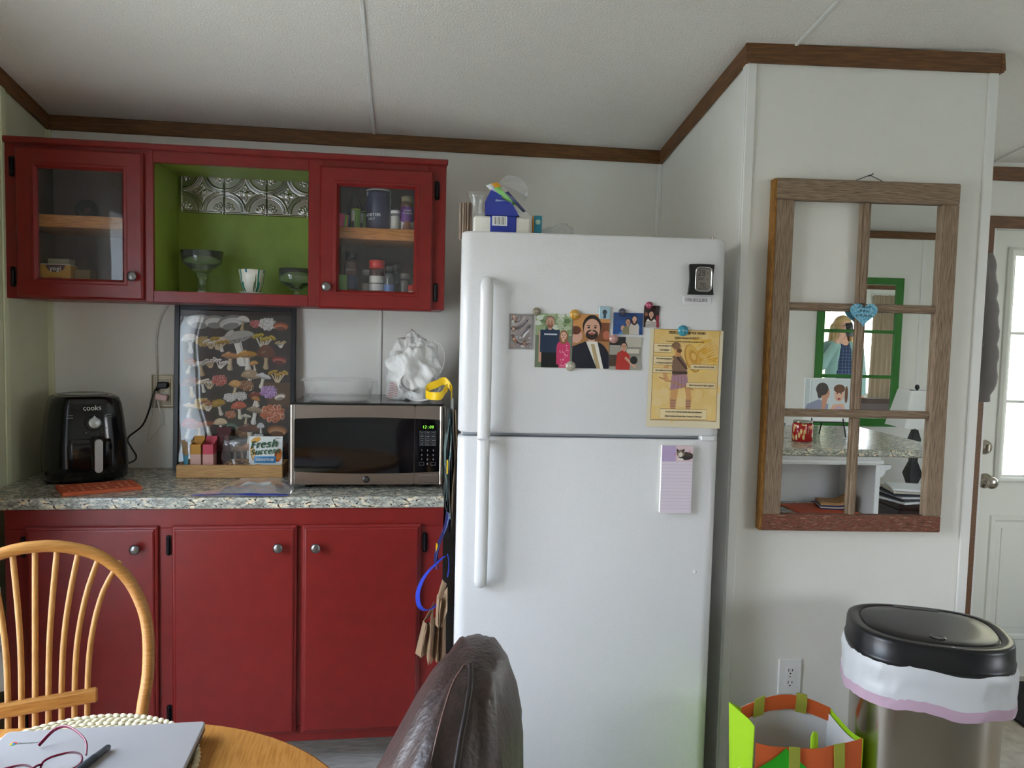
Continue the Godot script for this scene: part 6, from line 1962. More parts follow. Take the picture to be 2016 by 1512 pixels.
func armour_poster() -> void:
	var p := Pic.new(448, 600, "#e2c98e")
	# paper margin, mottled ground
	p.rect(0, 0, 1, 1, "#ddd0b0")
	p.rect(.05, .0, .955, .93, "#e3c07a")
	for k in 60:
		p.ell(.08 + rng.randf() * .84, rng.randf() * .9, rng.randf_range(.03, .1), rng.randf_range(.03, .08), ["#e4c27e", "#e2bd74", "#e5c684", "#e0ba6e", "#e3c07a"][k % 5], rng.randf() * 3)
	for k in 30: p.ell(.55 + rng.randf() * .35, .1 + rng.randf() * .35, rng.randf_range(.03, .09), .02, ["#d9a53a", "#e0b24a", "#e8c468"][k % 3], -.5)
	for k in 14: p.ell(.1 + rng.randf() * .5, .5 + rng.randf() * .4, .07, .06, ["#e4c88e", "#e3c586"][k % 2])
	for l in [[.05, .0, .955, .004], [.05, .926, .955, .932], [.05, 0, .056, .93], [.949, 0, .955, .93]]:
		p.rect(l[0], l[1], l[2], l[3], "#4a2a1c")
	# the soldier: legs, skirt, breastplate, arms, head, shield, sword
	p.poly([Vector2(.33, .58), Vector2(.42, .58), Vector2(.4, .7), Vector2(.38, .87), Vector2(.32, .87), Vector2(.3, .72)], "#d09a62")
	p.poly([Vector2(.5, .58), Vector2(.58, .57), Vector2(.6, .72), Vector2(.58, .87), Vector2(.52, .87), Vector2(.53, .7)], "#d09a62")
	for x in [.31, .52]:
		p.poly([Vector2(x, .71), Vector2(x + .08, .71), Vector2(x + .07, .86), Vector2(x + .01, .86)], "#b88a6a")
		for k in 5: p.line(Vector2(x + .01, .73 + k * .028), Vector2(x + .07, .725 + k * .028), .006, "#7a4a32")
	p.poly([Vector2(.3, .87), Vector2(.4, .86), Vector2(.36, .9), Vector2(.28, .9)], "#7a4630")
	p.poly([Vector2(.5, .86), Vector2(.6, .86), Vector2(.68, .89), Vector2(.5, .89)], "#7a4630")
	p.poly([Vector2(.32, .44), Vector2(.52, .44), Vector2(.56, .58), Vector2(.3, .62)], "#a8808a")
	for k in 4: p.line(Vector2(.36 + k * .045, .46), Vector2(.35 + k * .055, .6), .005, "#7c5a68")
	p.poly([Vector2(.28, .28), Vector2(.42, .25), Vector2(.52, .36), Vector2(.52, .45), Vector2(.34, .47)], "#7d6250")
	p.line(Vector2(.38, .28), Vector2(.52, .4), .03, "#4a3328")
	p.rect(.32, .425, .53, .455, "#4a352a")
	p.poly([Vector2(.28, .28), Vector2(.34, .3), Vector2(.24, .42), Vector2(.27, .5), Vector2(.22, .53), Vector2(.18, .42)], "#cf9a66")
	p.line(Vector2(.14, .49), Vector2(.62, .61), .018, "#b08058")
	p.ell(.25, .52, .03, .025, "#cf9a66")
	p.poly([Vector2(.36, .2), Vector2(.43, .2), Vector2(.43, .27), Vector2(.35, .28)], "#c88f5c")
	p.ell(.38, .185, .055, .06, "#cf9a66"); p.ell(.36, .165, .06, .05, "#8a6a4a"); p.ell(.405, .215, .035, .03, "#6a4528")
	p.ell(.59, .29, .1, .2, "#b98634", -.35); p.ell(.595, .285, .088, .185, "#dcae58", -.35); p.ell(.6, .275, .055, .1, "#c99640", -.35); p.ell(.605, .27, .03, .05, "#e0b868", -.35)
	for k in 8: p.line(Vector2(.64, .24 + k * .015), Vector2(.84 + k * .01, .1 + k * .03), .008, "#cf9630")
	# boxes round the captions
	var caps := [[.06, .145, .3, .235], [.06, .275, .32, .365], [.06, .395, .32, .445], [.565, .35, .93, .4], [.52, .535, .93, .59], [.18, .81, .82, .915]]
	for c in caps:
		p.rect(c[0], c[1], c[2], c[3], "#e8d3a4")
		for e in [[c[0], c[1], c[2], c[1] + .0035], [c[0], c[3], c[2], c[3] + .0035], [c[0], c[1], c[0] + .004, c[3]], [c[2], c[1], c[2] + .004, c[3]]]:
			p.rect(e[0], e[1], e[2], e[3], "#7a5a38")
	var W := .213
	var H := .282
	var t := fthing("armor_poster", "yellow printed sheet of a soldier with armor captions on the freezer door", "poster", .65, 1.333, .0008)
	t.rotation.z = -.008
	part(t, "sheet", mb().slab(12, 14, func(u, v): return Vector3((u - .5) * W, (.5 - v) * H, .001 + .01 * maxf(0.0, u - .8) * maxf(0.0, v - .75) * 12 + .0008 * v), .0004), printed("armor_print", p, .7))
	var ink := mat("poster_ink", "#3a1d14", .8)
	var put := func(s: String, x: float, y: float, h: float, o := {}) -> void:
		o.merge({"font": "Droid Serif", "depth": .0003})
		text(t, "lettering", s, h, ink, Vector3((x - .5) * W, (.5 - y) * H, .0026 + .0008 * y), Vector3.ZERO, o)
	put.call("THE ARMOR OF GOD", .5, .032, .0074, {"weight": 700})
	put.call("Ephesians 6:13-17", .5, .085, .006, {"weight": 700})
	put.call("http://MissionVentureMinistries.wordpress.com", .48, .122, .0032, {})
	put.call("The Helmet of", .2, .17, .0042, {"slant": .25, "weight": 700})
	put.call("Salvation", .2, .212, .0042, {"slant": .25, "weight": 700})
	put.call("The Breastplate", .2, .3, .0042, {"slant": .25, "weight": 700})
	put.call("of Righteousness", .2, .342, .0042, {"slant": .25, "weight": 700})
	put.call("The Belt of Truth", .2, .42, .0042, {"slant": .25, "weight": 700})
	put.call("The Shield of Faith", .75, .375, .0046, {"slant": .25, "weight": 700})
	put.call("The Sword of the Spirit", .73, .563, .0046, {"slant": .25, "weight": 700})
	put.call("Your Feet Fitted with the Readiness", .5, .84, .0043, {"slant": .25, "weight": 700})
	put.call("that comes from the Gospel of Peace", .5, .885, .0043, {"slant": .25, "weight": 700})

func fridge_top() -> void:
	var Y := 1.7342   # the cabinet's top, just below the door's
	# napkins in printed film
	var t := fthing("napkin_pack", "opened pack of white napkins in blue printed film on the fridge", "napkins", .118, Y, -.195)
	t.scale.y = .92
	part(t, "napkins", mb().box(Vector3(0, .033, 0), Vector3(.17, .066, .17), .006), mat("napkin", "#e9e4d8", .85))
	var blue := mat("film_blue", "#2f3fa0", .25)
	part(t, "blue_band", mb().box(Vector3(.003, .0335, .001), Vector3(.08, .068, .173), .004), blue)
	part(t, "barcode_label", mb().box(Vector3(-.008, .05, .0885), Vector3(.044, .03, .001), 0), M.white)
	for k in 9:
		part(t, "barcode_bar", mb().box(Vector3(-.024 + k * .004, .051, .0892), Vector3([.0012, .002, .0008][k % 3], .024, .0004), 0), M.ink)
	part(t, "gathered_film", mb().loft([
		PackedVector3Array([Vector3(-.05, 0.068, .085), Vector3(.05, 0.068, .085), Vector3(.05, 0.068, -.05), Vector3(-.05, 0.068, -.05)]),
		PackedVector3Array([Vector3(-.052, 0.111, .07), Vector3(.03, 0.106, .075), Vector3(.032, 0.106, -.02), Vector3(-.05, 0.111, -.02)]),
		PackedVector3Array([Vector3(-.045, 0.131, .058), Vector3(-.002, 0.128, .062), Vector3(.004, 0.128, .01), Vector3(-.044, 0.132, .01)]),
		PackedVector3Array([Vector3(-.03, 0.164, .05), Vector3(-.008, 0.162, .052), Vector3(-.008, 0.162, .03), Vector3(-.03, 0.164, .03)]),
		PackedVector3Array([Vector3(-.016, 0.181, .046), Vector3(-.008, 0.181, .046), Vector3(-.008, 0.181, .042), Vector3(-.016, 0.181, .042)])], false, -1), blue)
	part(t, "printed_patch", mb().box(Vector3(-.012, .094, .0815), Vector3(.05, .03, .001), 0), mat("film_pale", "#8f9ccf", .4), Vector3.ZERO, Vector3(-.12, 0, -.15))
	var clear := mat("film_clear", "#eef0f0", .06, {"alpha": .2})
	var tail := bez([Vector3(-.014, .178, .044), Vector3(.006, .2, .04), Vector3(.034, .2, .04), Vector3(.06, .184, .04), Vector3(.076, .156, .045), Vector3(.066, .146, .05)], 24)
	part(t, "film_tail", mb().slab(24, 6, func(u, v): return tail[roundi(u * 24)] + Vector3((v - .5) * -.012 * sin(u * 3), -(v) * (.02 + .018 * sin(u * PI)), .012 * sin(v * 6 + u * 5)), .0006), clear)
	# the side of the bag, with its print
	var side := func(u: float, v: float) -> Vector3: return Vector3(lerpf(-.012, .088, v) - u * .038 * (1 - v * .4), lerpf(.18, .066, v) - u * .012, lerpf(.05, .084, v) + .008 * sin(u * 3 + v * 5))
	part(t, "film_side", mb().slab(12, 14, side, .0006), clear)
	for e in [["green_print", .3, .75, .12, .6, mat("film_green", "#6fae4a", .3)], ["navy_print", .0, .32, .28, .82, mat("film_navy", "#1d2450", .3)], ["orange_print", .1, .6, .0, .12, mat("film_orange", "#d99a2c", .3)]]:
		part(t, e[0], mb().slab(6, 8, func(u, v): return side.call(lerpf(e[1], e[2], u), lerpf(e[3], e[4], v)) + Vector3(.0, .0, .0016), .0006), e[5])
	# glass vase
	solo("glass_vase", mb().lathe([Vector2(0, 0), Vector2(.03, 0), Vector2(.045, .02), Vector2(.05, .05), Vector2(.042, .08), Vector2(.022, .105), Vector2(.02, .12), Vector2(.027, .15), Vector2(.034, .165), Vector2(.0325, .165), Vector2(.0255, .15), Vector2(.018, .12), Vector2(.04, .079), Vector2(.047, .05), Vector2(.042, .022), Vector2(0, .006)], 36), mat("vase_glass", "#e6ebe8", .02, {"alpha": .07, "spec": .9}), "clear glass vase with a flared neck on the fridge, behind the napkins", "vase", F(.045, Y, -.33), Vector3(0, -FA, 0))
	# rolled slat mat
	var sm := fthing("rolled_mat", "rolled brown slatted mat standing at the back corner of the fridge top", "mat", .012, Y, -.2)
	var slat := mat("mat_slat", "#8a7362", .8)
	var slat2 := mat("mat_slat_pale", "#b5a493", .8)
	var sl := mb().box(Vector3(0, .055, 0), Vector3(.0042, .11, .003), .0008).mesh()
	for i in 26:
		var a := i * .42
		var r := .006 + i * .0006
		part(sm, "slat", sl, slat if i % 2 else slat2, Vector3(cos(a) * r, 0, sin(a) * r), Vector3(0, -a, 0))
	# teal box and a clear bag
	var tb := fthing("teal_box", "small teal carton beside the napkins on the fridge", "box", .225, Y, -.16)
	part(tb, "carton", mb().box(Vector3(0, .0345, 0), Vector3(.024, .069, .06), .001), mat("carton_teal", "#2f8aa0", .5))
	part(tb, "round_print", mb().lathe([Vector2(.0, .0012), Vector2(.006, .0012), Vector2(.0075, .0006), Vector2(.0075, 0)], 20, Transform3D(Basis(Vector3.RIGHT, PI / 2), Vector3(0, .05, .0302))), mat("carton_green", "#bfe0c8", .5))
	part(tb, "orange_edge", mb().box(Vector3(-.0135, .034, .02), Vector3(.004, .068, .02), .001), mat("carton_orange", "#d9902f", .5))
	solo("clear_bag", crumple(Vector3.ZERO, Vector3(.05, .03, .05), 9, .3, 32, 20), mat("film_bag", "#eef0ee", .08, {"alpha": .16}), "small clear plastic bag lying on the fridge beside the teal carton", "bag", F(.295, Y + .024, -.2))

# ------------------------------------------------------------------ what the mirror shows
class Field:   # distance field on a grid, meshed as surface nets
	var o: Vector3
	var c: float
	var n: Vector3i
	var f := PackedFloat32Array()

	func _init(lo: Vector3, hi: Vector3, cell: float) -> void:
		o = lo; c = cell
		n = Vector3i(((hi - lo) / cell).ceil()) + Vector3i.ONE
		f.resize(n.x * n.y * n.z)
		f.fill(1.0)

	func bone(a: Vector3, b: Vector3, ra: float, rb: float, k := .02, flat := Vector3.ONE) -> void:
		var m := maxf(ra, rb) + k * 2 + c * 2
		var lo := Vector3i(((a.min(b) - Vector3.ONE * m - o) / c).floor()).clamp(Vector3i.ZERO, n - Vector3i.ONE)
		var hi := Vector3i(((a.max(b) + Vector3.ONE * m - o) / c).ceil()).clamp(Vector3i.ZERO, n - Vector3i.ONE)
		var ab := b - a
		var l2 := maxf(ab.length_squared(), 1e-8)
		for z in range(lo.z, hi.z + 1):
			for y in range(lo.y, hi.y + 1):
				var row := (z * n.y + y) * n.x
				for x in range(lo.x, hi.x + 1):
					var p := o + Vector3(x, y, z) * c
					var t := clampf((p - a).dot(ab) / l2, 0, 1)
					var d := ((p - a - ab * t) / flat).length() - lerpf(ra, rb, t)
					var g := f[row + x]
					var h := maxf(k - absf(g - d), 0.0) / k
					f[row + x] = minf(g, d) - h * h * k * .25

	func cut(fn: Callable) -> void:   # keep where fn >= 0 is outside
		for z in n.z:
			for y in n.y:
				var row := (z * n.y + y) * n.x
				for x in n.x:
					if f[row + x] < .05:
						f[row + x] = maxf(f[row + x], fn.call(o + Vector3(x, y, z) * c))

	func into(b: MB) -> MB:
		var at := {}
		var pts := PackedVector3Array()
		var sy := n.x
		var sz := n.x * n.y
		for z in n.z - 1:
			for y in n.y - 1:
				for x in n.x - 1:
					var i := z * sz + y * sy + x
					var v := [f[i], f[i + 1], f[i + sy], f[i + sy + 1], f[i + sz], f[i + sz + 1], f[i + sz + sy], f[i + sz + sy + 1]]
					var neg := 0
					for q in v:
						if q < 0: neg += 1
					if neg == 0 or neg == 8: continue
					var s := Vector3.ZERO
					var k := 0
					for e in [[0, 1], [2, 3], [4, 5], [6, 7], [0, 2], [1, 3], [4, 6], [5, 7], [0, 4], [1, 5], [2, 6], [3, 7]]:
						var p0: float = v[e[0]]
						var p1: float = v[e[1]]
						if (p0 < 0) == (p1 < 0): continue
						var t := p0 / (p0 - p1)
						var A := Vector3(e[0] & 1, (e[0] >> 1) & 1, e[0] >> 2)
						var B := Vector3(e[1] & 1, (e[1] >> 1) & 1, e[1] >> 2)
						s += A.lerp(B, t)
						k += 1
					at[i] = pts.size()
					pts.append(o + (Vector3(x, y, z) + s / k) * c)
		for z in range(1, n.z - 1):
			for y in range(1, n.y - 1):
				for x in range(1, n.x - 1):
					var i := z * sz + y * sy + x
					for e in [[1, sy, sz], [sy, sz, 1], [sz, 1, sy]]:
						if (f[i] < 0) == (f[i + e[0]] < 0): continue
						var q := [i, i - e[1], i - e[1] - e[2], i - e[2]]
						if f[i] >= 0: q.reverse()
						if at.has(q[0]) and at.has(q[1]) and at.has(q[2]) and at.has(q[3]):
							b.quad(pts[at[q[0]]], pts[at[q[1]]], pts[at[q[2]]], pts[at[q[3]]], 1)
		b.orient(0)
		return b

func person() -> void:
	var t := thing("person", "person with long blonde hair in an open teal jacket, raising a phone", "person", P(3.25, 0, .52), -PA)
	var skin := mat("skin", "#d9a98f", .5, {})
	# body: legs, torso, neck, head, one arm down, one raised with the phone
	var B := Field.new(Vector3(-.42, 0, -.28), Vector3(.36, 1.74, .4), .014)
	var HR := Vector3(-.09, .9, 0)
	var HL := Vector3(.09, .9, 0)
	B.bone(Vector3(0, .93, 0), Vector3(0, 1.1, 0), .12, .11, .05, Vector3(1.15, 1, .8))
	B.bone(Vector3(0, 1.1, 0), Vector3(0, 1.34, 0), .115, .125, .05, Vector3(1.15, 1, .75))
	B.bone(Vector3(-.13, 1.39, 0), Vector3(.13, 1.39, 0), .06, .06, .05)
	B.bone(Vector3(0, 1.4, 0), Vector3(0, 1.5, .01), .05, .045, .03)
	for s in [-1, 1]:
		B.bone(Vector3(s * .09, .9, 0), Vector3(s * .1, .48, .01), .09, .058, .04)
		B.bone(Vector3(s * .1, .48, .01), Vector3(s * .105, .09, -.02), .055, .038, .02)
		B.bone(Vector3(s * .105, .05, -.03), Vector3(s * .115, .035, .13), .035, .03, .02)
	B.bone(Vector3(.17, 1.38, 0), Vector3(.235, 1.1, -.02), .05, .038, .03)
	B.bone(Vector3(.235, 1.1, -.02), Vector3(.225, .87, .05), .037, .026, .015)
	B.bone(Vector3(-.17, 1.38, 0), Vector3(-.25, 1.2, .1), .05, .038, .03)
	B.bone(Vector3(-.25, 1.2, .1), Vector3(-.14, 1.47, .2), .037, .026, .015)
	var mbb := B.into(mb())
	var H := Field.new(Vector3(-.12, 1.46, -.14), Vector3(.12, 1.74, .16), .006)
	H.bone(Vector3(0, 1.63, -.02), Vector3(0, 1.645, .01), .083, .08, .03, Vector3(.9, 1.12, 1.05))
	H.bone(Vector3(0, 1.56, .035), Vector3(0, 1.54, .045), .052, .04, .03)
	H.bone(Vector3(0, 1.62, .095), Vector3(0, 1.59, .112), .008, .013, .012)
	H.bone(Vector3(-.02, 1.555, .085), Vector3(.02, 1.555, .085), .008, .008, .01)
	for s in [-1, 1]:
		H.bone(Vector3(s * .078, 1.615, -.01), Vector3(s * .08, 1.585, -.005), .013, .01, .01)
		H.bone(Vector3(s * .03, 1.635, .088), Vector3(s * .032, 1.635, .088), .011, .011, .006)
	H.bone(Vector3(0, 1.5, .01), Vector3(0, 1.56, .0), .047, .05, .03)
	var hb := H.into(mb())
	var both := mb()
	var hands := [[Vector3(-.14, 1.47, .2), Vector3(-.1, 1.53, .215), Vector3(-.04, 1.575, .23)], [Vector3(.225, .87, .05), Vector3(.222, .8, .065), Vector3(.22, .74, .08)]]
	var parts_ := [mbb, hb]
	for h in hands:
		var d: Vector3 = (h[1] - h[0]).normalized()
		var sd := d.cross(Vector3(0, .2, 1)).normalized()
		var A := Field.new(h[1] - Vector3.ONE * .14, h[1] + Vector3.ONE * .14, .005)
		A.bone(h[0], h[1], .024, .03, .015, Vector3(1, 1, .75))
		for k in 4:
			var root: Vector3 = h[1] + sd * (k - 1.5) * .018 + d * .02
			var len_: float = [.06, .07, .066, .05][k]
			var bend := Vector3(0, 0, .03) if h == hands[1] else Vector3(.02, .012, .012)
			A.bone(root, root + d * len_ * .55, .009, .0085, .004)
			A.bone(root + d * len_ * .55, root + d * len_ * .9 + bend, .0085, .007, .003)
		A.bone(h[1] - sd * .025 - d * .02, h[1] - sd * .05 + d * .02 + Vector3(0, 0, .01), .011, .009, .006)
		parts_.append(A.into(mb()))
	for q in parts_:
		both.v.append_array(q.v); both.uv.append_array(q.uv); both.g.append_array(q.g); both.col.append_array(q.col)
	part(t, "body", both, skin)
	part(t, "eye", mb().ball(Vector3(-.031, 1.634, .094), Vector3(.009, .006, .005), 10, 6).ball(Vector3(-.031, 1.634, .098), Vector3(.0035, .0035, .002), 8, 4), M.ink)
	part(t, "eye", mb().ball(Vector3(.031, 1.634, .094), Vector3(.009, .006, .005), 10, 6), M.ink)
	part(t, "lips", mb().ball(Vector3(0, 1.556, .094), Vector3(.02, .005, .004), 12, 6), mat("lips", "#b0605a", .5))
	# hair: a cap and long locks to the shoulders
	var hairm := mat("blonde", "#ffffff", .5, {"tex": ramp(noise(256, 256, .04, 17, 3), [[.2, "#8a683e"], [.5, "#c2a06a"], [.8, "#e0c694"]]), "tri": Vector3(25, 3, 25)})
	var G := Field.new(Vector3(-.16, 1.34, -.17), Vector3(.16, 1.75, .13), .009)
	G.bone(Vector3(0, 1.65, -.03), Vector3(0, 1.655, -.005), .093, .09, .02, Vector3(.95, 1.05, 1.05))
	for s in [-1, 1]:
		G.bone(Vector3(s * .075, 1.64, .01), Vector3(s * .1, 1.4, .035), .03, .028, .03)
		G.bone(Vector3(s * .085, 1.62, -.05), Vector3(s * .1, 1.39, -.06), .035, .035, .03)
	G.bone(Vector3(0, 1.6, -.09), Vector3(0, 1.38, -.11), .06, .07, .05, Vector3(1.3, 1, .7))
	G.cut(func(p: Vector3) -> float: return minf(.065 - absf(p.x), minf(p.z - .06, 1.66 - p.y)))
	part(t, "hair", G.into(mb()), hairm)
	# clothes
	var teal := mat("jacket_teal", "#8fb0a8", .8)
	var J := Field.new(Vector3(-.42, .74, -.26), Vector3(.36, 1.5, .36), .014)
	J.bone(Vector3(0, .86, 0), Vector3(0, 1.1, 0), .165, .14, .05, Vector3(1.12, 1, .85))
	J.bone(Vector3(0, 1.1, 0), Vector3(0, 1.34, 0), .135, .14, .05, Vector3(1.18, 1, .8))
	J.bone(Vector3(-.14, 1.39, 0), Vector3(.14, 1.39, 0), .075, .075, .04)
	J.bone(Vector3(.18, 1.38, 0), Vector3(.24, 1.1, -.02), .064, .055, .03)
	J.bone(Vector3(.24, 1.1, -.02), Vector3(.228, .9, .04), .053, .046, .015)
	J.bone(Vector3(-.18, 1.38, 0), Vector3(-.255, 1.2, .1), .064, .055, .03)
	J.bone(Vector3(-.255, 1.2, .1), Vector3(-.165, 1.41, .18), .053, .045, .015)
	J.cut(func(p: Vector3) -> float: return minf(.065 - absf(p.x) + (1.3 - p.y) * .12, p.z - .03))
	J.cut(func(p: Vector3) -> float: return .062 - Vector2(p.x, p.z - .005).length() if p.y > 1.42 else -1.0)
	part(t, "jacket", J.into(mb()), teal)
	var pl := Pic.new(64, 64, "#22304c")
	for k in 4:
		pl.rect(k * .25, 0, k * .25 + .05, 1, "#5a6c8c"); pl.rect(0, k * .25 + .1, 1, k * .25 + .14, "#16203a"); pl.rect(0, k * .25, 1, k * .25 + .03, "#7c8aa4")
	var S := Field.new(Vector3(-.22, .84, -.18), Vector3(.22, 1.48, .2), .014)
	S.bone(Vector3(0, .92, 0), Vector3(0, 1.1, 0), .13, .122, .05, Vector3(1.15, 1, .82))
	S.bone(Vector3(0, 1.1, 0), Vector3(0, 1.34, 0), .125, .132, .05, Vector3(1.15, 1, .78))
	S.bone(Vector3(-.1, 1.39, 0), Vector3(.1, 1.39, 0), .065, .065, .04)
	S.cut(func(p: Vector3) -> float: return .057 - Vector2(p.x, p.z - .02).length() if p.y > 1.4 else -1.0)
	part(t, "shirt", S.into(mb()), mat("plaid", "#ffffff", .85, {"tex": pl.tex(), "tri": Vector3(7, 7, 7)}))
	var T := Field.new(Vector3(-.24, .06, -.18), Vector3(.24, .98, .18), .016)
	T.bone(Vector3(0, .9, 0), Vector3(0, .95, 0), .135, .13, .04, Vector3(1.15, 1, .85))
	for s in [-1, 1]:
		T.bone(Vector3(s * .09, .88, 0), Vector3(s * .1, .48, .01), .102, .072, .03)
		T.bone(Vector3(s * .1, .48, .01), Vector3(s * .105, .11, -.02), .07, .06, .02)
	part(t, "trousers", T.into(mb()), mat("denim", "#39435a", .85))
	for s in [-1, 1]:
		var K := Field.new(Vector3(s * .11 - .08, -.01, -.1), Vector3(s * .11 + .08, .14, .2), .012)
		K.bone(Vector3(s * .105, .05, -.03), Vector3(s * .115, .042, .13), .045, .042, .02)
		K.cut(func(p: Vector3) -> float: return .004 - p.y)
		part(t, "shoe", K.into(mb()), mat("shoe", "#4a4542", .7))
	solo("phone", mb().box(Vector3.ZERO, Vector3(.074, .15, .009), .003), M.black_gloss, "dark phone held up before the person's face", "phone", P(3.25, 0, .52) + Basis(Vector3.UP, -PA) * Vector3(-.045, 1.585, .245), Vector3(-.05, -PA - .25, .15))

func curtain(called: String, label: String, at: Vector3, turn: float, w: float, y0: float, y1: float, folds: int, m: Material, flare := 0.0) -> void:
	var t := thing(called, label, "curtain", at, turn)
	part(t, "cloth", mb().slab(folds * 8, 16, func(u, v): return Vector3((u - .5) * w * (1.0 + .06 * v), lerpf(y1, y0, v), flare * v * v + .022 * sin(u * folds * TAU) * (.6 + .4 * v) + .008 * sin(u * 17 + v * 4)), .0015), m)
	part(t, "rod_pocket", mb().tube([Vector3(-w / 2 - .02, y1 + .005, 0), Vector3(w / 2 + .02, y1 + .005, 0)], .009, 10), M.white)

func behind_the_camera() -> void:
	curtain("white_curtain", "white curtain hanging beside the base cabinet at the left window", Vector3(-1.482, 0, .83), PI / 2, .44, .37, 2.08, 6, M.curtain, .075)
	curtain("white_curtain", "white curtain gathered at the far side of the left window", Vector3(-1.482, 0, 2.42), PI / 2, .42, .25, 2.08, 7, M.curtain)
	curtain("tan_curtain", "tan curtain at the living room window behind the person", P(4.5, 0, -.76), -PA, .5, .45, 2.06, 8, M.tan_curtain)
	curtain("tan_curtain", "tan curtain beside the shed side of the living room window", P(3.35, 0, -.76), -PA, .3, .45, 2.06, 5, M.tan_curtain)
	# green sash mirror on the front wall
	var t := thing("green_mirror", "green painted window sash mirror on the living room wall", "mirror", P(2.03, 0, 3.3), PI - PA)
	var g: Material = M.old_green
	for s in [-1, 1]:
		part(t, "stile", mb().box(Vector3(s * .292, 1.38, .014), Vector3(.052, 1.1, .026), .003), g)
	part(t, "top_rail", mb().box(Vector3(0, 1.905, .014), Vector3(.532, .05, .026), .003), g)
	part(t, "bottom_rail", mb().box(Vector3(0, .86, .014), Vector3(.532, .06, .026), .003), g)
	for r in [[.89, 1.188], [1.212, 1.52], [1.545, 1.88]]:
		part(t, "muntin", mb().box(Vector3(0, (r[0] + r[1]) / 2, .016), Vector3(.02, r[1] - r[0], .02), .003), g)
		for s in [-1, 1]:
			part(t, "mirror_pane", mb().box(Vector3(s * .138, (r[0] + r[1]) / 2, .009), Vector3(.256, r[1] - r[0] + .01, .004), 0), M.mirror)
	for y in [1.2, 1.5325]:
		part(t, "cross_bar", mb().box(Vector3(0, y, .016), Vector3(.532, .024, .02), .003), g)
	person()
	# kitchen island
	var wm := mat("island_white", "#dfdfde", .5)
	t = thing("island_cabinet", "white open-shelf island cabinet reflected in the sash mirror", "cabinet", P(.85, 0, 1.98), -PA)
	part(t, "top_apron", mb().box(Vector3(0, .85, 0), Vector3(.88, .05, .92), .003).box(Vector3(0, .842, -.463), Vector3(.9, .02, .012), .004), wm)
	for s in [-1, 1]:
		part(t, "side_panel", mb().box(Vector3(s * .43, .4125, 0), Vector3(.025, .825, .9), .002), wm)
	part(t, "back_panel", mb().box(Vector3(0, .4125, -.05), Vector3(.835, .825, .02), .001), wm)
	part(t, "shelf", mb().box(Vector3(0, .535, -.255), Vector3(.835, .03, .39), .002), M.granite)
	part(t, "bottom_shelf", mb().box(Vector3(0, .09, -.255), Vector3(.835, .03, .39), .002), wm)
	part(t, "corbel", mb().prism(PackedVector2Array([Vector2(0, 0), Vector2(.06, 0), Vector2(.055, -.02), Vector2(.03, -.03), Vector2(.028, -.05), Vector2(0, -.07)]), -.012, .012), wm, Vector3(.4425, .825, -.43))
	solo("island_countertop", mb().box(Vector3(0, .895, 0), Vector3(1.12, .038, 1.05), .006), M.granite, "granite pattern top of the white kitchen island", "countertop", P(1.1, 0, 1.985), Vector3(0, -PA, 0))
	var I := .9142
	var cj := thing("jar_candle", "red jar candle with cream print on the island", "candle", P(.97, I, 1.75), -PA)
	var cpn := Pic.new(256, 128, "#a3201f")
	for k in 60: cpn.ell(rng.randf(), .02 + pow(rng.randf(), 2) * .55, .018, .02, ["#e8d8a8", "#d9b878"][k % 2], rng.randf() * 3)
	part(cj, "jar", mb().lathe([Vector2(0, 0), Vector2(.048, 0), Vector2(.053, .005), Vector2(.054, .085), Vector2(.05, .098), Vector2(.0, .098)], 32), mat("candle_print", "#ffffff", .15, {"tex": cpn.tex()}))
	part(cj, "lid", mb().lathe([Vector2(0, .098), Vector2(.05, .098), Vector2(.05, .11), Vector2(0, .112)], 28), M.nickel)
	var pp := Pic.new(300, 190, "#cdd6d8")
	pp.rect(0, 0, .14, 1, "#b9c4c6"); pp.rect(.1, 0, .12, 1, "#e6ecec")
	pp.poly([Vector2(.0, 1), Vector2(.05, .75), Vector2(.3, .6), Vector2(.5, .75), Vector2(.5, 1)], "#8a8fa8")
	pp.ell(.42, .42, .1, .13, "#c98f72"); pp.ell(.36, .3, .13, .12, "#2a1a14"); pp.ell(.31, .42, .05, .1, "#2a1a14"); pp.poly([Vector2(.36, .6), Vector2(.48, .6), Vector2(.42, .95), Vector2(.36, .9)], "#c98f72")
	pp.ell(.72, .45, .1, .13, "#e0b095"); pp.ell(.72, .28, .12, .08, "#6a4024"); pp.ell(.87, .45, .035, .16, "#6a4024"); pp.ell(.68, .42, .014, .012, "#2a1a14"); pp.ell(.76, .42, .014, .012, "#2a1a14"); pp.ell(.72, .58, .035, .018, "#a03a3a")
	pp.poly([Vector2(.5, 1), Vector2(.6, .75), Vector2(.82, .72), Vector2(.88, 1)], "#e0b095"); pp.ell(.72, .92, .1, .08, "#c9a8b8")
	pp.im.flip_x()
	var fr := thing("family_photo", "framed photo of a man kissing a smiling girl, standing on the island", "photo", P(1.185, I, 1.93), PI - PA)
	part(fr, "photo_block", mb().box(Vector3(0, .21, 0), Vector3(.278, .245, .012), .002), M.white)
	part(fr, "print", mb().box(Vector3(0, .233, .0065), Vector3(.272, .19, .001), 0), printed("kiss_print", pp, .3))
	for e in [-.09, .09]:
		part(fr, "easel_leg", mb().tube([Vector3(e, .13, -.008), Vector3(e, .088, .012), Vector3(e * 1.1, .004, .03)], .004, 8), M.black)
	part(fr, "easel_leg", mb().tube([Vector3(0, .2, -.012), Vector3(0, .004, -.09)], .004, 8), M.black)
	part(fr, "easel_bar", mb().tube([Vector3(-.1, .086, .014), Vector3(.1, .086, .014)], .004, 8), M.black)
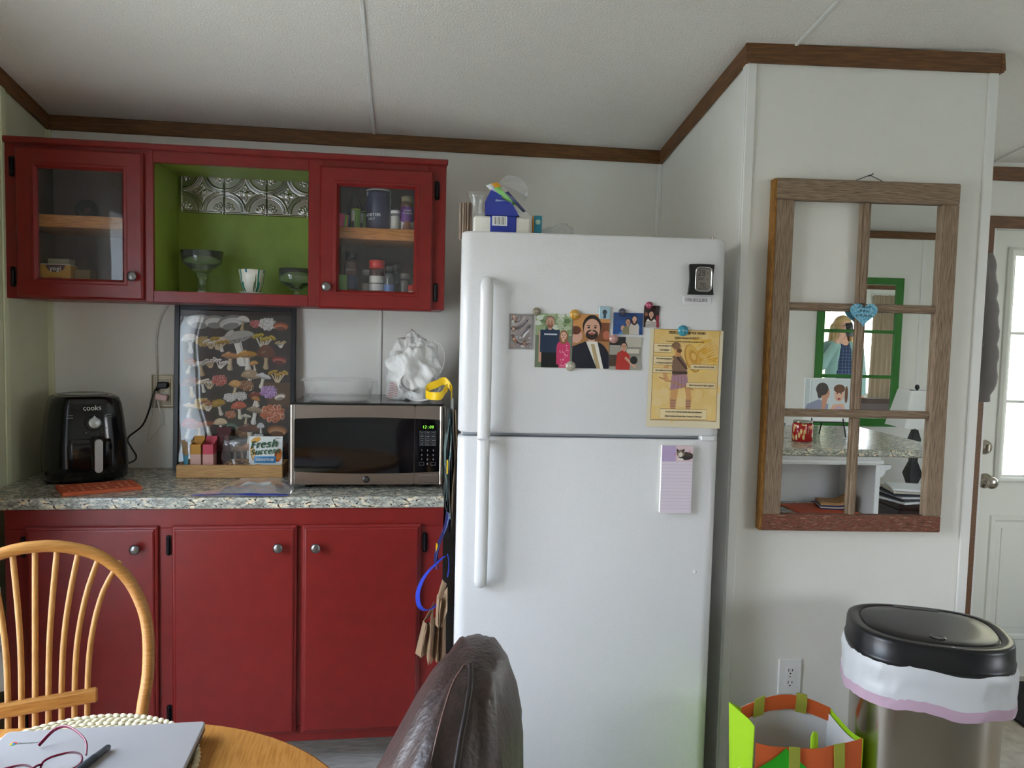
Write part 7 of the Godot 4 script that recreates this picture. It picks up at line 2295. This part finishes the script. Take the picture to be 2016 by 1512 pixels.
	solo("wire_basket_handle", mb().tube(range(25).map(func(i): return Vector3(cos(PI * i / 24.0) * .055, .04 + sin(PI * i / 24.0) * .15, 0)), .007, 10).lathe([Vector2(.0, 0), Vector2(.07, 0), Vector2(.075, .004), Vector2(.085, .06), Vector2(.08, .06), Vector2(.07, .008), Vector2(0, .006)], 28), M.black, "black metal basket with an arched handle on the island", "basket", P(.92, I, 2.08), Vector3(0, -PA, 0))
	# on the island's shelf
	var fo := solo("orange_folder", mb().box(Vector3(0, .003, 0), Vector3(.32, .006, .25), .001), mat("folder_orange", "#c9522a", .6), "orange folder lying on the island shelf", "folder", P(1.06, .5505, 1.72), Vector3(0, -PA - .15, 0))
	var mz := thing("magazine_pile", "curled pile of patterned magazines on the orange folder", "magazines", P(1.16, .557, 1.74), -PA + .2)
	for k in 5:
		part(mz, "magazine", mb().slab(12, 4, func(u, v): return Vector3((u - .5) * .17, .004 + k * .008 + .05 * pow(maxf(0.0, u - .45), 2) * (k + 1) * .6, (v - .5) * .13), .006), mat("magazine_%d" % k, ["#25305a", "#d8cfc0", "#2b3a70", "#c9a06a", "#b98a50"][k], .5))
	# a dark chest with papers beyond the island, and the lamp behind it
	t = thing("dark_chest", "dark chest holding a pile of papers beside the island", "chest", P(2.0, 0, 2.3), -PA)
	var chm := mat("chest_dark", "#2a1512", .3)
	part(t, "chest_body", mb().box(Vector3(0, .24, 0), Vector3(.6, .48, .5), .01), chm)
	part(t, "chest_lid", mb().box(Vector3(0, .495, 0), Vector3(.62, .03, .52), .01), chm)
	for s in [-1, 1]:
		part(t, "drawer_pull", mb().tube([Vector3(s * .12 - .04, .3, -.252), Vector3(s * .12 - .03, .3, -.275), Vector3(s * .12 + .03, .3, -.275), Vector3(s * .12 + .04, .3, -.252)], .005, 8), M.nickel)
	for k in 6:
		solo("paper_stack", mb().box(Vector3(0, .006, 0), Vector3(.3 - k * .008, .012, .24), .001), mat("papers_%d" % k, ["#e9e9e6", "#3a3a40", "#d8d8d6", "#22242a", "#c9c2b0", "#f0f0ee"][k], .7), ["white paper bundle, lowest on the dark chest", "dark folder second from the bottom on the chest", "grey-white paper bundle in the middle of the pile on the chest", "black folder under the cream envelope on the chest", "cream envelope near the top of the pile on the chest", "loose white sheet on top of the pile on the chest"][k], "papers", P(1.83 + .012 * (k % 3), .511 + k * .0135, 2.19), Vector3(0, -PA + .12 * (k - 2.5), 0), "papers on the chest")
	solo("brown_panel", mb().box(Vector3(0, .18, 0), Vector3(.16, .36, .02), .003), mat("panel_brown", "#6b4a34", .6), "brown board leaning behind the papers", "board", P(2.15, .511, 2.3), Vector3(-.06, -PA, 0))
	t = thing("table_lamp", "table lamp with a white tapered shade and black base", "lamp", P(1.985, .511, 2.42), -PA)
	var sh := mat("lamp_shade", "#e8e8e4", .8, {"back": "#8c8c88"})
	var q := rr(1, 1, .1, 4)
	part(t, "shade", mb().loft([ring(q, .42, Vector2(.27, .27)), ring(q, .65, Vector2(.17, .17))], false, 1), sh)
	part(t, "base", mb().loft([ring(q, 0, Vector2(.12, .12)), ring(q, .03, Vector2(.12, .12)), ring(q, .05, Vector2(.05, .05)), ring(q, .12, Vector2(.09, .09)), ring(q, .2, Vector2(.04, .04)), ring(q, .34, Vector2(.06, .06)), ring(q, .4, Vector2(.03, .03))]), M.black)
	part(t, "finial", mb().ball(Vector3(0, .667, 0), Vector3(.014, .018, .014), 12, 8).tube([Vector3(0, .4, 0), Vector3(0, .66, 0)], .004, 8), M.black)
	part(t, "shade_spider", mb().tube([Vector3(-.083, .645, 0), Vector3(.083, .645, 0)], .002, 6).tube([Vector3(0, .645, -.083), Vector3(0, .645, .083)], .002, 6), M.black)
	# couch the person stands behind
	t = thing("couch", "dark brown couch in the living room before the person", "couch", P(3.75, 0, 1.15), -PA)
	var cm := mat("couch_brown", "#3b2a22", .6)
	part(t, "seat_base", mb().box(Vector3(0, .2, .05), Vector3(1.5, .3, .8), .03), cm)
	part(t, "backrest", mb().box(Vector3(0, .55, -.3), Vector3(1.5, .62, .2), .05), cm)
	for x in [-.82, .82]:
		part(t, "armrest", mb().box(Vector3(x, .32, .05), Vector3(.18, .56, .84), .04), cm)
	for x in [-.37, .37]:
		part(t, "seat_cushion", mb().box(Vector3(x, .41, .1), Vector3(.7, .14, .66), .04), cm)
	for x in [-.8, .8]:
		for z in [-.3, .4]:
			part(t, "foot", mb().box(Vector3(x, .025, z), Vector3(.06, .05, .06), .005), M.black)
